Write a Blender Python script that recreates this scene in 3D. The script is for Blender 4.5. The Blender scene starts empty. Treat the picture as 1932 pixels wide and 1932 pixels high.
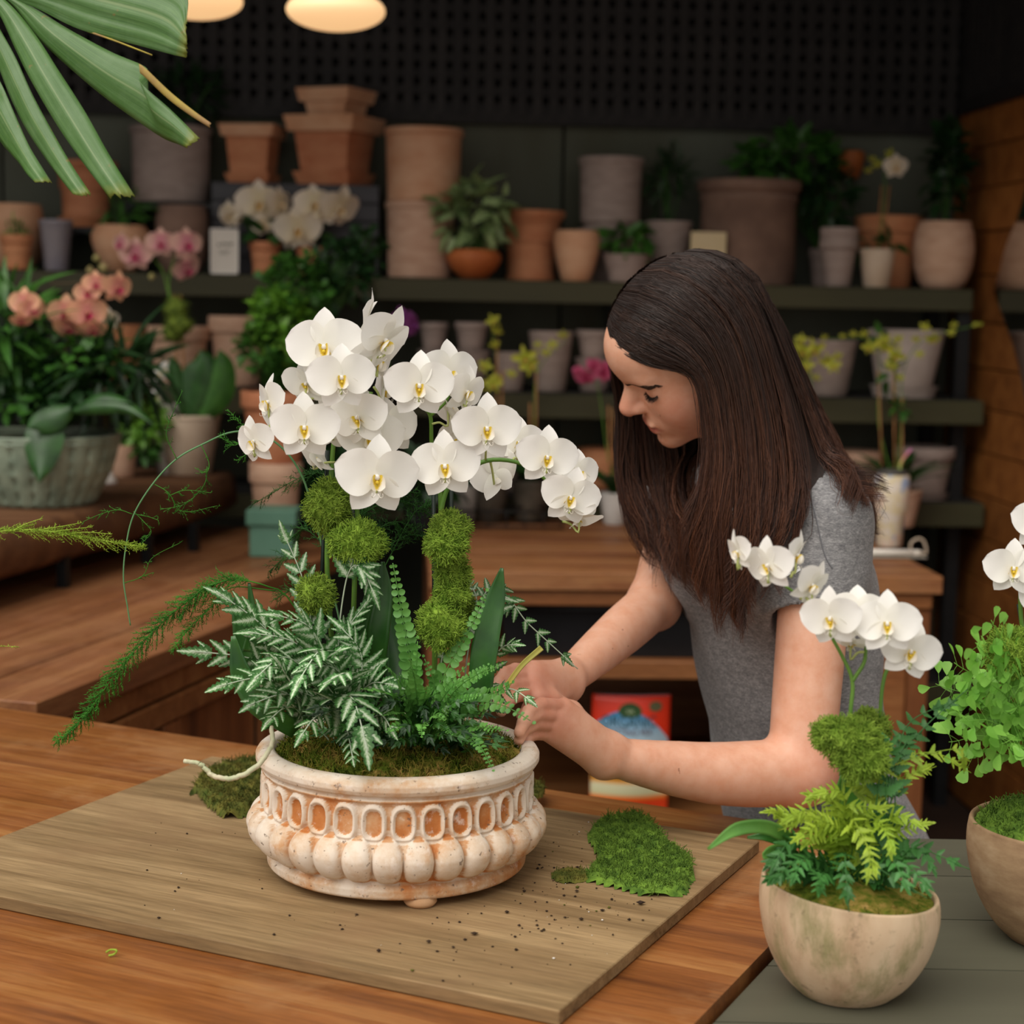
import bpy, math, random
import numpy as np
from mathutils import Vector, Matrix, Euler
rng = random.Random(7)
nr = np.random.RandomState(11)
R_ = math.radians
scene = bpy.context.scene
COL = scene.collection

# ------------------------------------------------------------------ camera
F = 3400.0
CAM = Vector((0, 0, 1.6))
PITCH, ROLL = 6.9, 1.15
CM = Matrix.Rotation(R_(90 - PITCH), 3, 'X') @ Matrix.Rotation(R_(ROLL), 3, 'Z')
cam_d = bpy.data.cameras.new('camera')
cam_d.sensor_width = 36.0
cam_d.lens = F / 1932 * 36
cam_d.clip_start = 0.05
cam_d.clip_end = 60
cam_d.dof.use_dof = True
cam_d.dof.focus_distance = 2.13
cam_d.dof.aperture_fstop = 4.6
cam = bpy.data.objects.new('camera', cam_d)
COL.objects.link(cam)
cam.matrix_world = Matrix.Translation(CAM) @ CM.to_4x4()
scene.camera = cam

# ------------------------------------------------------------------ world, light, exposure
world = bpy.data.worlds.new('overcast_sky')
scene.world = world
world.use_nodes = True
wb = world.node_tree.nodes['Background']
wb.inputs[0].default_value = (1.0, 0.955, 0.90, 1)
wb.inputs[1].default_value = 0.46
sun_d = bpy.data.lights.new('sun', 'SUN')
sun_d.energy = 1.9
sun_d.angle = R_(60)
sun_d.color = (1.0, 0.95, 0.88)
sun = bpy.data.objects.new('sun', sun_d)
COL.objects.link(sun)
sun.rotation_euler = Vector((0.42, 0.55, -0.95)).to_track_quat('-Z', 'Y').to_euler()
scene.view_settings.view_transform = 'Standard'
scene.view_settings.look = 'None'
scene.view_settings.exposure = 0.72
scene.view_settings.gamma = 1
scene.view_settings.use_curve_mapping = False

# ------------------------------------------------------------------ pixel <-> place
def ray(px, py):
    return CM @ Vector(((px - 966) / F, -(py - 966) / F, -1.0))
def at(px, py, Y):
    d = ray(px, py)
    return CAM + d * (Y / d.y)
def onz(px, py, z):
    d = ray(px, py)
    return CAM + d * ((z - CAM.z) / d.z)
def mpp(p):                      # metres per pixel at a place
    return -(CM.transposed() @ (Vector(p) - CAM)).z / F
def pix(p):
    q = CM.transposed() @ (Vector(p) - CAM)
    return (966 - F * q.x / q.z, 966 + F * q.y / q.z)

# ------------------------------------------------------------------ colours and materials
def lin(c):
    if isinstance(c, str):
        c = [int(c[i:i + 2], 16) for i in (0, 2, 4)]
    r = []
    for v in c:
        v = v / 255
        r.append(v / 12.92 if v <= 0.04045 else ((v + 0.055) / 1.055) ** 2.4)
    return (*r, 1)
MATS = {}
class NT:
    def __init__(s, name):
        s.m = bpy.data.materials.new(name); s.m.use_nodes = True
        s.t = s.m.node_tree; s.n = s.t.nodes; s.b = s.n['Principled BSDF']; s.out = s.n['Material Output']
    def add(s, t, **k):
        o = s.n.new(t)
        for a, v in k.items(): setattr(o, a, v)
        return o
    def link(s, a, b): s.t.links.new(a, b)
    def coord(s, kind='Object', scale=(1, 1, 1), rot=(0, 0, 0), loc=(0, 0, 0)):
        c = s.add('ShaderNodeTexCoord'); m = s.add('ShaderNodeMapping')
        m.inputs['Scale'].default_value = scale; m.inputs['Rotation'].default_value = rot
        m.inputs['Location'].default_value = loc
        s.link(c.outputs[kind], m.inputs[0]); return m.outputs[0]
    def noise(s, vec, scale, detail=4, rough=.55, dist=0.0):
        o = s.add('ShaderNodeTexNoise'); s.link(vec, o.inputs['Vector'])
        o.inputs['Scale'].default_value = scale; o.inputs['Detail'].default_value = detail
        o.inputs['Roughness'].default_value = rough; o.inputs['Distortion'].default_value = dist
        return o.outputs[0]
    def ramp(s, fac, stops):
        o = s.add('ShaderNodeValToRGB'); e = o.color_ramp.elements
        while len(e) > 1: e.remove(e[-1])
        for i, (p, c) in enumerate(stops):
            k = e[0] if i == 0 else e.new(p)
            k.position = p; k.color = c if len(c) == 4 else (*c, 1)
        s.link(fac, o.inputs[0]); return o.outputs[0]
    def mix(s, fac, a, b, mode='MIX'):
        o = s.add('ShaderNodeMix', data_type='RGBA', blend_type=mode)
        for v, i in ((fac, 0), (a, 6), (b, 7)):
            if isinstance(v, (int, float, tuple)): o.inputs[i].default_value = v
            else: s.link(v, o.inputs[i])
        return o.outputs[2]
    def math(s, op, a, b=0.0, c=0.0):
        o = s.add('ShaderNodeMath', operation=op)
        for i, v in enumerate((a, b, c)):
            if isinstance(v, (int, float)): o.inputs[i].default_value = v
            else: s.link(v, o.inputs[i])
        return o.outputs[0]
    def sep(s, vec):
        o = s.add('ShaderNodeSeparateXYZ'); s.link(vec, o.inputs[0]); return o.outputs
    def rnd(s):
        return s.add('ShaderNodeObjectInfo').outputs['Random']
    def bump(s, h, strength=.3, dist=.002):
        o = s.add('ShaderNodeBump'); o.inputs['Strength'].default_value = strength
        o.inputs['Distance'].default_value = dist
        s.link(h, o.inputs['Height']); s.link(o.outputs[0], s.b.inputs['Normal'])
    def base(s, c, rough=.6, spec=.4):
        if isinstance(c, tuple): s.b.inputs['Base Color'].default_value = c
        else: s.link(c, s.b.inputs['Base Color'])
        s.b.inputs['Roughness'].default_value = rough
        s.b.inputs['Specular IOR Level'].default_value = spec
    def translucent(s, fac, c, gain=1.0):
        t = s.add('ShaderNodeBsdfTranslucent'); m = s.add('ShaderNodeMixShader')
        if isinstance(c, tuple): t.inputs[0].default_value = c
        else: s.link(c, t.inputs[0])
        m.inputs[0].default_value = fac
        s.link(s.b.outputs[0], m.inputs[1]); s.link(t.outputs[0], m.inputs[2]); s.link(m.outputs[0], s.out.inputs[0])

def pm(name, c1, c2=None, scale=8, rough=.7, bump=0.0, bscale=None, lo=.35, hi=.65, stretch=(1, 1, 1), spec=.35,
       rand=0.0, trans=0.0, metal=0.0, detail=5, dist=.003, kind='Object'):
    if name in MATS: return MATS[name]
    t = NT(name); c1 = lin(c1); c2 = lin(c2) if c2 else c1
    v = t.coord(kind, stretch)
    n = t.noise(v, scale, detail)
    c = t.ramp(n, [(lo, c1), (hi, c2)])
    if rand:
        r = t.rnd()
        h = t.add('ShaderNodeHueSaturation')
        t.link(t.math('MULTIPLY_ADD', r, rand * 2, 1 - rand), h.inputs['Value'])
        t.link(t.math('MULTIPLY_ADD', r, rand * .06, .5 - rand * .03), h.inputs['Hue'])
        t.link(c, h.inputs['Color']); c = h.outputs[0]
    t.base(c, rough, spec); t.b.inputs['Metallic'].default_value = metal
    if bump: t.bump(t.noise(v, bscale or scale * 6, 4), bump, dist)
    if trans: t.translucent(trans, c)
    MATS[name] = t.m
    return t.m

def wood(name, dark, mid, light, along=0, scale=6.0, rough=.5, spec=.4, bump=.25, rand=.12, grain=1.0, worn=None, rot=0.0):
    if name in MATS: return MATS[name]
    t = NT(name)
    sc = [9.0, 9.0, 9.0]; sc[along] = .55
    v0 = t.coord('Object', (1, 1, 1), rot=(0, 0, rot)); mp = t.add('ShaderNodeMapping'); mp.inputs['Scale'].default_value = tuple(sc); t.link(v0, mp.inputs[0]); v = mp.outputs[0]
    r = t.rnd()
    comb = t.add('ShaderNodeCombineXYZ')
    for i in range(3): t.link(t.math('MULTIPLY', r, 37.0 + 11 * i), comb.inputs[i])
    va = t.add('ShaderNodeVectorMath', operation='ADD'); t.link(v, va.inputs[0]); t.link(comb.outputs[0], va.inputs[1]); v = va.outputs[0]
    n1 = t.noise(v, scale * .35, 6, .6, .6)
    n2 = t.noise(v, scale * 2.6, 8, .7)
    f = t.math('ADD', t.math('MULTIPLY', n1, .68), t.math('MULTIPLY', n2, .32 * grain))
    c = t.ramp(f, [(.30, lin(dark)), (.48, lin(mid)), (.66, lin(light))])
    fine = t.ramp(t.noise(v, scale * 8, 3, .6), [(.35, (.62, .62, .62, 1)), (.6, (1, 1, 1, 1))])
    c = t.mix(.55 * grain, c, fine, 'MULTIPLY')
    if rand:
        h = t.add('ShaderNodeHueSaturation'); t.link(t.math('MULTIPLY_ADD', r, rand * 2, 1 - rand), h.inputs['Value'])
        t.link(c, h.inputs['Color']); c = h.outputs[0]
    if worn:
        w = t.coord('Object', (1, 1, 1))
        n3 = t.noise(w, 3.1, 7, .68, .4)
        c = t.mix(t.ramp(n3, [(.50, (0, 0, 0, 1)), (.72, (.75, .75, .75, 1))]), c, lin(worn))
        rr = t.ramp(t.noise(w, 9, 4), [(.3, (rough - .14,) * 3), (.7, (rough + .16,) * 3)])
        t.base(c, rough, spec); t.link(rr, t.b.inputs['Roughness'])
    else:
        t.base(c, rough, spec)
    t.bump(n2, bump, .0012)
    MATS[name] = t.m
    return t.m

# ------------------------------------------------------------------ mesh building
class MB:
    def __init__(s): s.v = []; s.f = []; s.uv = []; s.n = 0
    def add(s, V, Fc, uv=None):
        V = np.asarray(V, float).reshape(-1, 3)
        s.v.append(V); k = s.n
        if isinstance(Fc, np.ndarray): s.f.extend(map(tuple, (Fc + k).tolist()))
        else: s.f.extend([tuple(i + k for i in q) for q in Fc])
        s.uv.append(np.asarray(uv, float).reshape(-1, 2) if uv is not None else np.zeros((len(V), 2)))
        s.n += len(V); return s
    def box(s, lo, hi, M=None, bev=0.0):
        x0, y0, z0 = lo; x1, y1, z1 = hi
        if bev:
            b = bev; P = []
            cx = [(x0, x1), (y0, y1), (z0, z1)]
            import itertools
            V = []; idx = {}
            for sx, sy, sz in itertools.product((0, 1), repeat=3):
                c = [cx[0][sx], cx[1][sy], cx[2][sz]]; sg = [1 if sx == 0 else -1, 1 if sy == 0 else -1, 1 if sz == 0 else -1]
                for a in range(3):
                    p = list(c)
                    for o in range(3):
                        if o != a: p[o] += sg[o] * b
                    idx[(sx, sy, sz, a)] = len(V); V.append(p)
            Fc = []
            for a in range(3):
                o1, o2 = (a + 1) % 3, (a + 2) % 3
                for side in (0, 1):
                    q = []
                    for d1, d2 in ((0, 0), (1, 0), (1, 1), (0, 1)):
                        k = [0, 0, 0]; k[a] = side; k[o1] = d1; k[o2] = d2
                        q.append(idx[(*k, a)])
                    Fc.append(tuple(q if side else q[::-1]))
                for d1 in (0, 1):
                    for d2 in (0, 1):
                        k0 = [0, 0, 0]; k0[o1] = d1; k0[o2] = d2; k1 = list(k0); k1[a] = 1
                        q = [idx[(*k0, o1)], idx[(*k1, o1)], idx[(*k1, o2)], idx[(*k0, o2)]]
                        Fc.append(tuple(q if d1 == d2 else q[::-1]))
            for k in itertools.product((0, 1), repeat=3):
                q = [idx[(*k, 0)], idx[(*k, 1)], idx[(*k, 2)]]
                Fc.append(tuple(q if sum(k) % 2 == 1 else q[::-1]))
        else:
            V = [(x0, y0, z0), (x1, y0, z0), (x1, y1, z0), (x0, y1, z0), (x0, y0, z1), (x1, y0, z1), (x1, y1, z1), (x0, y1, z1)]
            Fc = [(0, 3, 2, 1), (4, 5, 6, 7), (0, 1, 5, 4), (1, 2, 6, 5), (2, 3, 7, 6), (3, 0, 4, 7)]
        V = np.array(V, float)
        if M is not None: V = np.array([M @ Vector(p) for p in V])
        return s.add(V, Fc)
    def prism(s, poly, z0, z1):
        n = len(poly)
        V = [(p[0], p[1], z0) for p in poly] + [(p[0], p[1], z1) for p in poly]
        Fc = [tuple(range(n))[::-1], tuple(range(n, 2 * n))] + [(i, (i + 1) % n, n + (i + 1) % n, n + i) for i in range(n)]
        return s.add(V, Fc)
    def tube(s, pts, r, n=6, cap=True):
        V, Fc = tube(pts, r, n, cap); return s.add(V, Fc)
    def lathe(s, prof, n=48, c=(0, 0, 0), fn=None):
        V, Fc = lathe(prof, n, c); return s.add(V, Fc)
def tube(pts, r, n=6, cap=True):
    P = np.asarray([tuple(p) for p in pts], float); m = len(P)
    rr = np.full(m, r, float) if np.isscalar(r) else np.interp(np.linspace(0, 1, m), np.linspace(0, 1, len(r)), r)
    T = np.gradient(P, axis=0); T /= np.linalg.norm(T, axis=1)[:, None] + 1e-12
    a = np.array([0, 0, 1.0]) if abs(T[0][2]) < .9 else np.array([1.0, 0, 0])
    N = np.cross(T[0], a); N /= np.linalg.norm(N)
    V = []
    ang = np.arange(n) * 2 * math.pi / n
    for i in range(m):
        N = N - T[i] * N.dot(T[i]); N /= np.linalg.norm(N) + 1e-12
        B = np.cross(T[i], N)
        V.append(P[i] + rr[i] * (np.cos(ang)[:, None] * N + np.sin(ang)[:, None] * B))
    V = np.concatenate(V)
    Fc = []
    for i in range(m - 1):
        for j in range(n):
            Fc.append((i * n + j, i * n + (j + 1) % n, (i + 1) * n + (j + 1) % n, (i + 1) * n + j))
    if cap and n > 2: Fc += [tuple(range(n))[::-1], tuple(range((m - 1) * n, m * n))]
    return V, Fc
def hairs(P, r):
    """many three-sided hairs at once: P (n,m,3), r radii along each"""
    P = np.asarray(P, float); n, m, _ = P.shape
    T = np.gradient(P, axis=1); T /= np.linalg.norm(T, axis=2)[..., None] + 1e-9
    N = np.cross(T, (.31, .22, .12)); N /= np.linalg.norm(N, axis=2)[..., None] + 1e-9; Bn = np.cross(T, N)
    rr = np.interp(np.linspace(0, 1, m), np.linspace(0, 1, len(r)), r)[None, :, None]
    V = np.stack([P + rr * (math.cos(a) * N + math.sin(a) * Bn) for a in (0, 2.094, 4.189)], 2)
    idx = np.arange(n * m * 3).reshape(n, m, 3)
    Q = np.concatenate([np.stack([idx[:, :-1, k], idx[:, :-1, (k + 1) % 3], idx[:, 1:, (k + 1) % 3], idx[:, 1:, k]], -1).reshape(-1, 4) for k in range(3)])
    return V.reshape(-1, 3), Q
def lathe(prof, n=48, c=(0, 0, 0)):
    prof = np.asarray(prof, float); m = len(prof)
    a = np.arange(n) * 2 * math.pi / n
    V = np.stack([np.outer(prof[:, 0], np.cos(a)) + c[0], np.outer(prof[:, 0], np.sin(a)) + c[1], np.repeat(prof[:, 1][:, None], n, 1) + c[2]], -1).reshape(-1, 3)
    Fc = [(i * n + j, i * n + (j + 1) % n, (i + 1) * n + (j + 1) % n, (i + 1) * n + j) for i in range(m - 1) for j in range(n)]
    Fc += [tuple(range(n))[::-1], tuple(range((m - 1) * n, m * n))]
    return V, Fc
def spline(pts, n=24):
    P = np.asarray([tuple(p) for p in pts], float)
    if len(P) == 2: return P[0] + (P[1] - P[0]) * np.linspace(0, 1, n)[:, None]
    Q = np.vstack([2 * P[0] - P[1], P, 2 * P[-1] - P[-2]])
    out = []; m = len(P) - 1
    for t in np.linspace(0, m - 1e-9, n):
        i = int(t); u = t - i; p0, p1, p2, p3 = Q[i:i + 4]
        out.append(.5 * (2 * p1 + (p2 - p0) * u + (2 * p0 - 5 * p1 + 4 * p2 - p3) * u * u + (3 * p1 - p0 - 3 * p2 + p3) * u ** 3))
    return np.array(out)

WL = {}                           # world location of every root
def mesh_of(name, V, Fc, uv=None, smooth=True):
    me = bpy.data.meshes.new(name)
    V = np.asarray(V, float).reshape(-1, 3)
    me.from_pydata(V.tolist(), [], Fc)
    if smooth: me.polygons.foreach_set('use_smooth', [True] * len(me.polygons))
    if uv is not None:
        L = me.uv_layers.new(name='UVMap')
        vi = np.empty(len(me.loops), int); me.loops.foreach_get('vertex_index', vi)
        L.data.foreach_set('uv', np.asarray(uv, float)[vi].reshape(-1))
    return me
def obj(name, geo, mat, parent=None, smooth=True, world=True, angle=None):
    """geo: MB, (V,F) or a mesh. Vertices are given in world space when world=True."""
    if isinstance(geo, MB):
        V = np.concatenate(geo.v); Fc = geo.f; uv = np.concatenate(geo.uv)
        if not uv.any(): uv = None
    elif isinstance(geo, tuple):
        V, Fc = geo[0], geo[1]; Fc = Fc.tolist() if isinstance(Fc, np.ndarray) else Fc; uv = geo[2] if len(geo) > 2 else None
    else: V = None; me = geo
    base = WL.get(parent.name, Vector((0, 0, 0))) if parent else Vector((0, 0, 0))
    if V is not None:
        V = np.asarray(V, float)
        if parent and world: V = V - np.array(base)
        if not parent and world:
            lo, hi = V.min(0), V.max(0); org = Vector(((lo[0] + hi[0]) / 2, (lo[1] + hi[1]) / 2, lo[2]))
            V = V - np.array(org)
        me = mesh_of(name, V, Fc, uv, smooth)
    if mat and not me.materials: me.materials.append(mat)
    if smooth and angle is not None:
        me.set_sharp_from_angle(angle=R_(angle))
    o = bpy.data.objects.new(name, me); COL.objects.link(o)
    if parent: o.parent = parent; WL[o.name] = base
    elif V is not None and world: o.location = org; WL[o.name] = org
    return o
def thing(name, label, cat, loc, group=None):
    o = bpy.data.objects.new(name, None); COL.objects.link(o)
    o.empty_display_size = .05
    o.location = loc; WL[o.name] = Vector(loc)
    tag(o, label, cat, group); return o
def tag(o, label, cat, group=None, kind=None):
    o['label'] = label; o['category'] = cat
    if group: o['group'] = group
    if kind: o['kind'] = kind
    return o
def struct(o, label=None):
    o['kind'] = 'structure'
    if label: o['label'] = label
    return o
def frame_to(p, yaw=0, pitch=0, roll=0):
    """rotation whose +Z looks from p back to the camera position's direction, then turned: yaw right, pitch down."""
    z = (CAM - Vector(p)).normalized()
    x = Vector((0, 0, 1)).cross(z).normalized(); y = z.cross(x)
    B = Matrix((x, y, z)).transposed()
    return B @ Matrix.Rotation(R_(roll), 3, 'Z') @ Matrix.Rotation(R_(yaw), 3, 'Y') @ Matrix.Rotation(R_(pitch), 3, 'X')
# ------------------------------------------------------------------ materials of the setting
M_dark = pm('dark_stained_lattice', '2b2725', '1d1a19', 30, .7, rand=.2)
M_backing = pm('black_backing', '1c1816', '141110', 10, .9)
M_panel = pm('green_grey_panel', '4a4a3a', '5c6054', 2.2, .75, bump=.1, stretch=(1, 1, .3))
M_shelf = pm('olive_painted_wood', '454229', '3b3924', 6, .6, rand=.06, stretch=(.2, 1, 1))
M_shelf_top = pm('black_shelf_top', '1d1c1b', '262524', 12, .7)
M_plank = wood('cedar_plank', '6d3d17', '965a26', 'ad6f35', 0, 5, .6, rand=.16, bump=.15)
M_plank2 = wood('brown_counter_wood', '57301a', '845230', 'a47448', 0, 5, .5, rand=.10, worn='8e6442')
M_plank3_ = lambda rot: wood('orange_table_wood', '5a3012', '8c5426', 'ae7a44', 0, 5, .42, spec=.5, rand=.10, worn='a87e54', bump=.15, rot=rot)
M_cab = wood('cabinet_wood', '56301a', '7a4826', '946038', 2, 5, .5, rand=.1)
M_cabx = wood('cabinet_rail_wood', '5e361a', '82502a', '9c6a3e', 0, 5, .5, rand=.1)
M_slab = wood('live_edge_wood', '3b2314', '5f3c22', '7c5534', 0, 4, .7, rand=.05, bump=.6, worn='4a2c17')
M_board_ = lambda rot: wood('weathered_plywood', '4e3c28', '836a48', 'a88d66', 0, 4.2, .75, spec=.25, rand=0, bump=.3, grain=1.15, worn='86694a', rot=rot)
M_greyplank = pm('grey_green_plank', '4d4c3e', '5d5c4c', 5, .55, rand=.07, stretch=(.12, 1, 1), bump=.06, bscale=60)
M_floor = pm('brown_floor', '3d2a1e', '2c1e16', 3, .7)
M_black = pm('black_metal', '17181a', '101112', 20, .5)

# ------------------------------------------------------------------ frames of reference
WA = R_(3.5)
WX = Vector((math.cos(WA), math.sin(WA), 0)); WN = Vector((-math.sin(WA), math.cos(WA), 0)); WO = Vector((0, 5.5, 0))
WM = Matrix(((WX.x, WN.x, 0, WO.x), (WX.y, WN.y, 0, WO.y), (0, 0, 1, 0), (0, 0, 0, 1)))
def atw(px, py, dy=0.0):
    d = ray(px, py); t = (WN.dot(WO) + dy - WN.dot(CAM)) / WN.dot(d); return CAM + d * t
def wl(p): return WM.inverted() @ Vector(p)        # to wall frame
def wbox(lo, hi, bev=0.0): return MB().box(lo, hi, WM, bev)

# ------------------------------------------------------------------ floor, walls, roof
o = struct(obj('floor', MB().box((-4, -2, -.1), (2.6, 6.5, 0)), M_floor, smooth=False), 'dark brown floor of the workshop')
zr = 2.95
struct(obj('shade_roof', MB().box((-4.2, 4.0, zr), (2.9, 6.9, zr + .1)), M_backing, smooth=False), 'unseen dark roof added over the back of the shop to shade it')  # unseen roof, front edge placed to hold skylight off the back wall
struct(obj('wall_left', MB().box((-3.7, 2.2, 0), (-3.6, 6.5, zr)), M_backing, smooth=False), 'dark side wall at the far end')
zt0 = atw(966, 222, .38).z
corner = wl(atw(1806, 300, .42))
wb_ = struct(obj('wall_back', wbox((-3.6, .44, 0), (corner.x + .3, .52, zr)), M_backing, smooth=False), 'dark back wall behind the shelves')
xs = [-3.5, -2.45, -1.62, -.62, wl(atw(1063, 300, .42)).x, corner.x]
for a, b in zip(xs[:-1], xs[1:]):
    obj('panel', wbox((a + .004, .415, .05), (b - .004, .438, zt0 + .03), .003), M_panel, wb_, smooth=False)
tr = thing('wall_trellis', 'black wooden lattice trellis covering the upper back wall', 'trellis', WM @ Vector((0, .39, zt0)))
sp = .0515
mv = MB().box((-.0155, -.006, 0), (.0155, .006, zr - zt0 - .02)); x = -2.6; V = np.concatenate(mv.v)
mev = mesh_of('slat', V, mv.f, smooth=False); mev.materials.append(M_dark)
k = 0
while x < corner.x - .03:
    s = obj('slat', mev, None, tr); s.location = WM.to_3x3() @ Vector((x, -.02, 0)); s.rotation_euler.z = WA
    k += 1; x += sp
mh = MB().box((-2.62, -.006, -.0145), (corner.x - .02, .006, .0145)); meh = mesh_of('crosspiece', np.concatenate(mh.v), mh.f, smooth=False)
meh.materials.append(M_dark)
z = .03
while z < zr - zt0 - .05:
    s = obj('crosspiece', meh, None, tr); s.location = WM.to_3x3() @ Vector((0, -.007, z)); s.rotation_euler.z = WA
    z += sp
mr = MB().box((-2.62, -.022, -.02), (corner.x - .02, .02, .02))
s = obj('bottom_rail', mesh_of('bottom_rail', np.concatenate(mr.v), mr.f, smooth=False), M_dark, tr); s.rotation_euler.z = WA

# right wall: horizontal cedar planks, its own direction
vp = ray(745, 566); RD = Vector((vp.x, vp.y, 0)).normalized()          # pointing away from the camera
RN = Vector((-RD.y, RD.x, 0))                                          # into the room (towards -x)
if RN.x > 0: RN = -RN
RC = WM @ Vector((corner.x, .44, 0))
def atr(px, py):
    d = ray(px, py); t = (RN.dot(RC) - RN.dot(CAM)) / RN.dot(d); return CAM + d * t
RM = Matrix(((-RD.x, RN.x, 0, RC.x), (-RD.y, RN.y, 0, RC.y), (0, 0, 1, 0), (0, 0, 0, 1)))   # x runs towards the camera
wr = struct(obj('wall_right', MB().box((-.1, -.14, 0), (4.0, -.03, zr), RM), M_backing, smooth=False), 'right wall behind the cedar planks')
zs = [atr(1880, q).z for q in (186, 272, 352, 436, 520, 612, 700, 778, 862, 946)]
while zs[-1] > .14: zs.append(zs[-1] - .13)
zs[-1] = .005
for za, zb in zip(zs[:-1], zs[1:]):
    off = rng.uniform(-.003, .003)
    obj('plank', MB().box((-.06, -.03, zb + .004), (3.9, off, za), RM, .003), M_plank, wr, smooth=False)
mtr = MB()
tr2 = thing('wall_trellis', 'black wooden lattice trellis above the cedar planks of the right wall', 'trellis', RM @ Vector((.3, .01, zs[0])))
for i in range(40):
    obj('slat', MB().box((.02 + i * .052, 0, zs[0] + .002), (.046 + i * .052, .012, zr - .02), RM), M_dark, tr2, smooth=False)
for i in range(14):
    obj('crosspiece', MB().box((0, -.012, zs[0] + .04 + i * .052), (2.1, 0, zs[0] + .064 + i * .052), RM), M_dark, tr2, smooth=False)
obj('bottom_rail', MB().box((0, -.012, zs[0] - .02), (2.1, .02, zs[0] + .02), RM), M_dark, tr2, smooth=False)

# wavy mirror on the plank wall
t = NT('mirror_glass'); t.base((.62, .60, .56, 1), .06, .5); t.b.inputs['Metallic'].default_value = 1; MATS['mirror'] = t.m
RMi = RM.inverted()
pp = [RMi @ atr(a, b) for a, b in ((1932, 412), (1910, 465), (1897, 515), (1888, 548), (1902, 592), (1932, 678))]
half = [(p.x, p.z) for p in pp]
zmid = half[3][1]
outl = half + [(half[-1][0] + .12, half[-1][1] - .16), (half[3][0] + .34, zmid - .30), (half[3][0] + .52, half[-1][1] - .14), (half[3][0] + .66, zmid), (half[3][0] + .52, half[0][1] + .14), (half[3][0] + .34, zmid + .28), (half[0][0] + .1, half[0][1] + .13)]
sm = spline([(a, 0, b) for a, b in outl + outl[:1]], 90)[:-1]
def wall_prism(loop, y0, y1):
    n = len(loop); V = [RM @ Vector((a, y0, b)) for a, _, b in loop] + [RM @ Vector((a, y1, b)) for a, _, b in loop]
    return V, [tuple(range(n)), tuple(range(n, 2 * n))[::-1]] + [(i, (i + 1) % n, n + (i + 1) % n, n + i)[::-1] for i in range(n)]
mi = thing('wall_mirror', 'curvy-edged frameless mirror hanging on the cedar plank wall', 'mirror', RM @ Vector((half[3][0] + .33, .0, zmid - .3)))
obj('glass', wall_prism(sm, .012, .02), MATS['mirror'], mi, smooth=False)
ctr = sm.mean(0); big = ctr + (sm - ctr) * 1.02
obj('edge', wall_prism(big, .004, .0119), pm('pale_wood_edge', 'a97f55', '8f6840', 20), mi, smooth=False)

# ------------------------------------------------------------------ shelving
SH = []                                     # (z top, front dy, depth)
su = thing('display_shelving', 'olive painted stepped wall shelving holding clay pots and orchids', 'shelving', WM @ Vector((0, .2, 0)))
for px, py, dy, th, xr, dep in ((966, 528, 0, .068, 1838, .41), (1000, 742, -.07, .075, 1858, .48), (1700, 948, -.07, .075, 1858, .48)):
    z = atw(px, py, dy).z; x1 = wl(atw(xr, py, dy)).x
    b = obj('shelf_board', wbox((-2.7, dy + .021, z - .022), (x1, dy + dep, z), .003), M_shelf_top, su, smooth=False)
    obj('fascia', wbox((-2.7, dy, z - th), (x1, dy + .02, z - .002), .003), M_shelf, b, smooth=False)
    SH.append((z, dy, dep))
zb = .42
b = obj('shelf_board', wbox((-2.7, -.05, zb - .022), (SH[2][1] + wl(atw(1858, 948, -.07)).x + .07, .41, zb), .003), M_shelf_top, su, smooth=False)
obj('fascia', wbox((-2.7, -.07, zb - .07), (wl(atw(1858, 948, -.07)).x, -.05, zb - .002), .003), M_shelf, b, smooth=False)
for px in (1815, 1180, 560, 0, -500):
    x = wl(atw(px, 800, 0)).x
    obj('upright', wbox((x - .02, .03, 0), (x + .02, .07, SH[0][0] - .07)), M_black, su, smooth=False)
    obj('upright', wbox((x - .02, .36, 0), (x + .02, .40, SH[0][0] - .024)), M_black, su, smooth=False)

# ------------------------------------------------------------------ back counter with an open bay
zc = .93
yf = wl(onz(1240, 1082, zc)).y
xL, xR = -.27, wl(onz(1803, 1100, zc)).x
bc = thing('back_counter', 'brown wooden workbench along the back shelves with open bay and panelled end', 'workbench', WM @ Vector((.35, (yf - .1) / 2, 0)))
n = 6; w = (-.09 - yf) / n
for i in range(n):
    obj('top_plank', wbox((xL, yf + i * w + .0012, zc - .045), (xR, yf + (i + 1) * w - .0012, zc - rng.uniform(0, .0015)), .002), M_plank2, bc, smooth=False)
obj('apron', wbox((xL, yf + .012, zc - .085), (xR - .02, yf + .035, zc - .047), .003), M_cabx, bc, smooth=False)
xp = wl(onz(1500, 1100, zc)).x
for x in (xL, xp, xR - .075):
    obj('post', wbox((x, yf + .02, 0), (x + .055, yf + .075, zc - .087), .003), M_cab, bc, smooth=False)
    obj('post', wbox((x, -.17, 0), (x + .055, -.115, zc - .047), .003), M_cab, bc, smooth=False)
zsh = zc - .225
obj('shelf', wbox((xL + .05, yf + .03, zsh - .045), (xp, -.2, zsh), .003), M_cabx, bc, smooth=False)
zs2 = .28
obj('shelf', wbox((xL + .05, yf + .04, zs2 - .04), (xp, -.2, zs2), .003), M_cabx, bc, smooth=False)
obj('back_panel', wbox((xL, -.165, .05), (xR - .06, -.15, zc - .06)), M_cabx, bc, smooth=False)
d = obj('door', wbox((xp + .058, yf + .03, .1), (xR - .078, yf + .045, zc - .09)), M_cab, bc, smooth=False)
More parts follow.
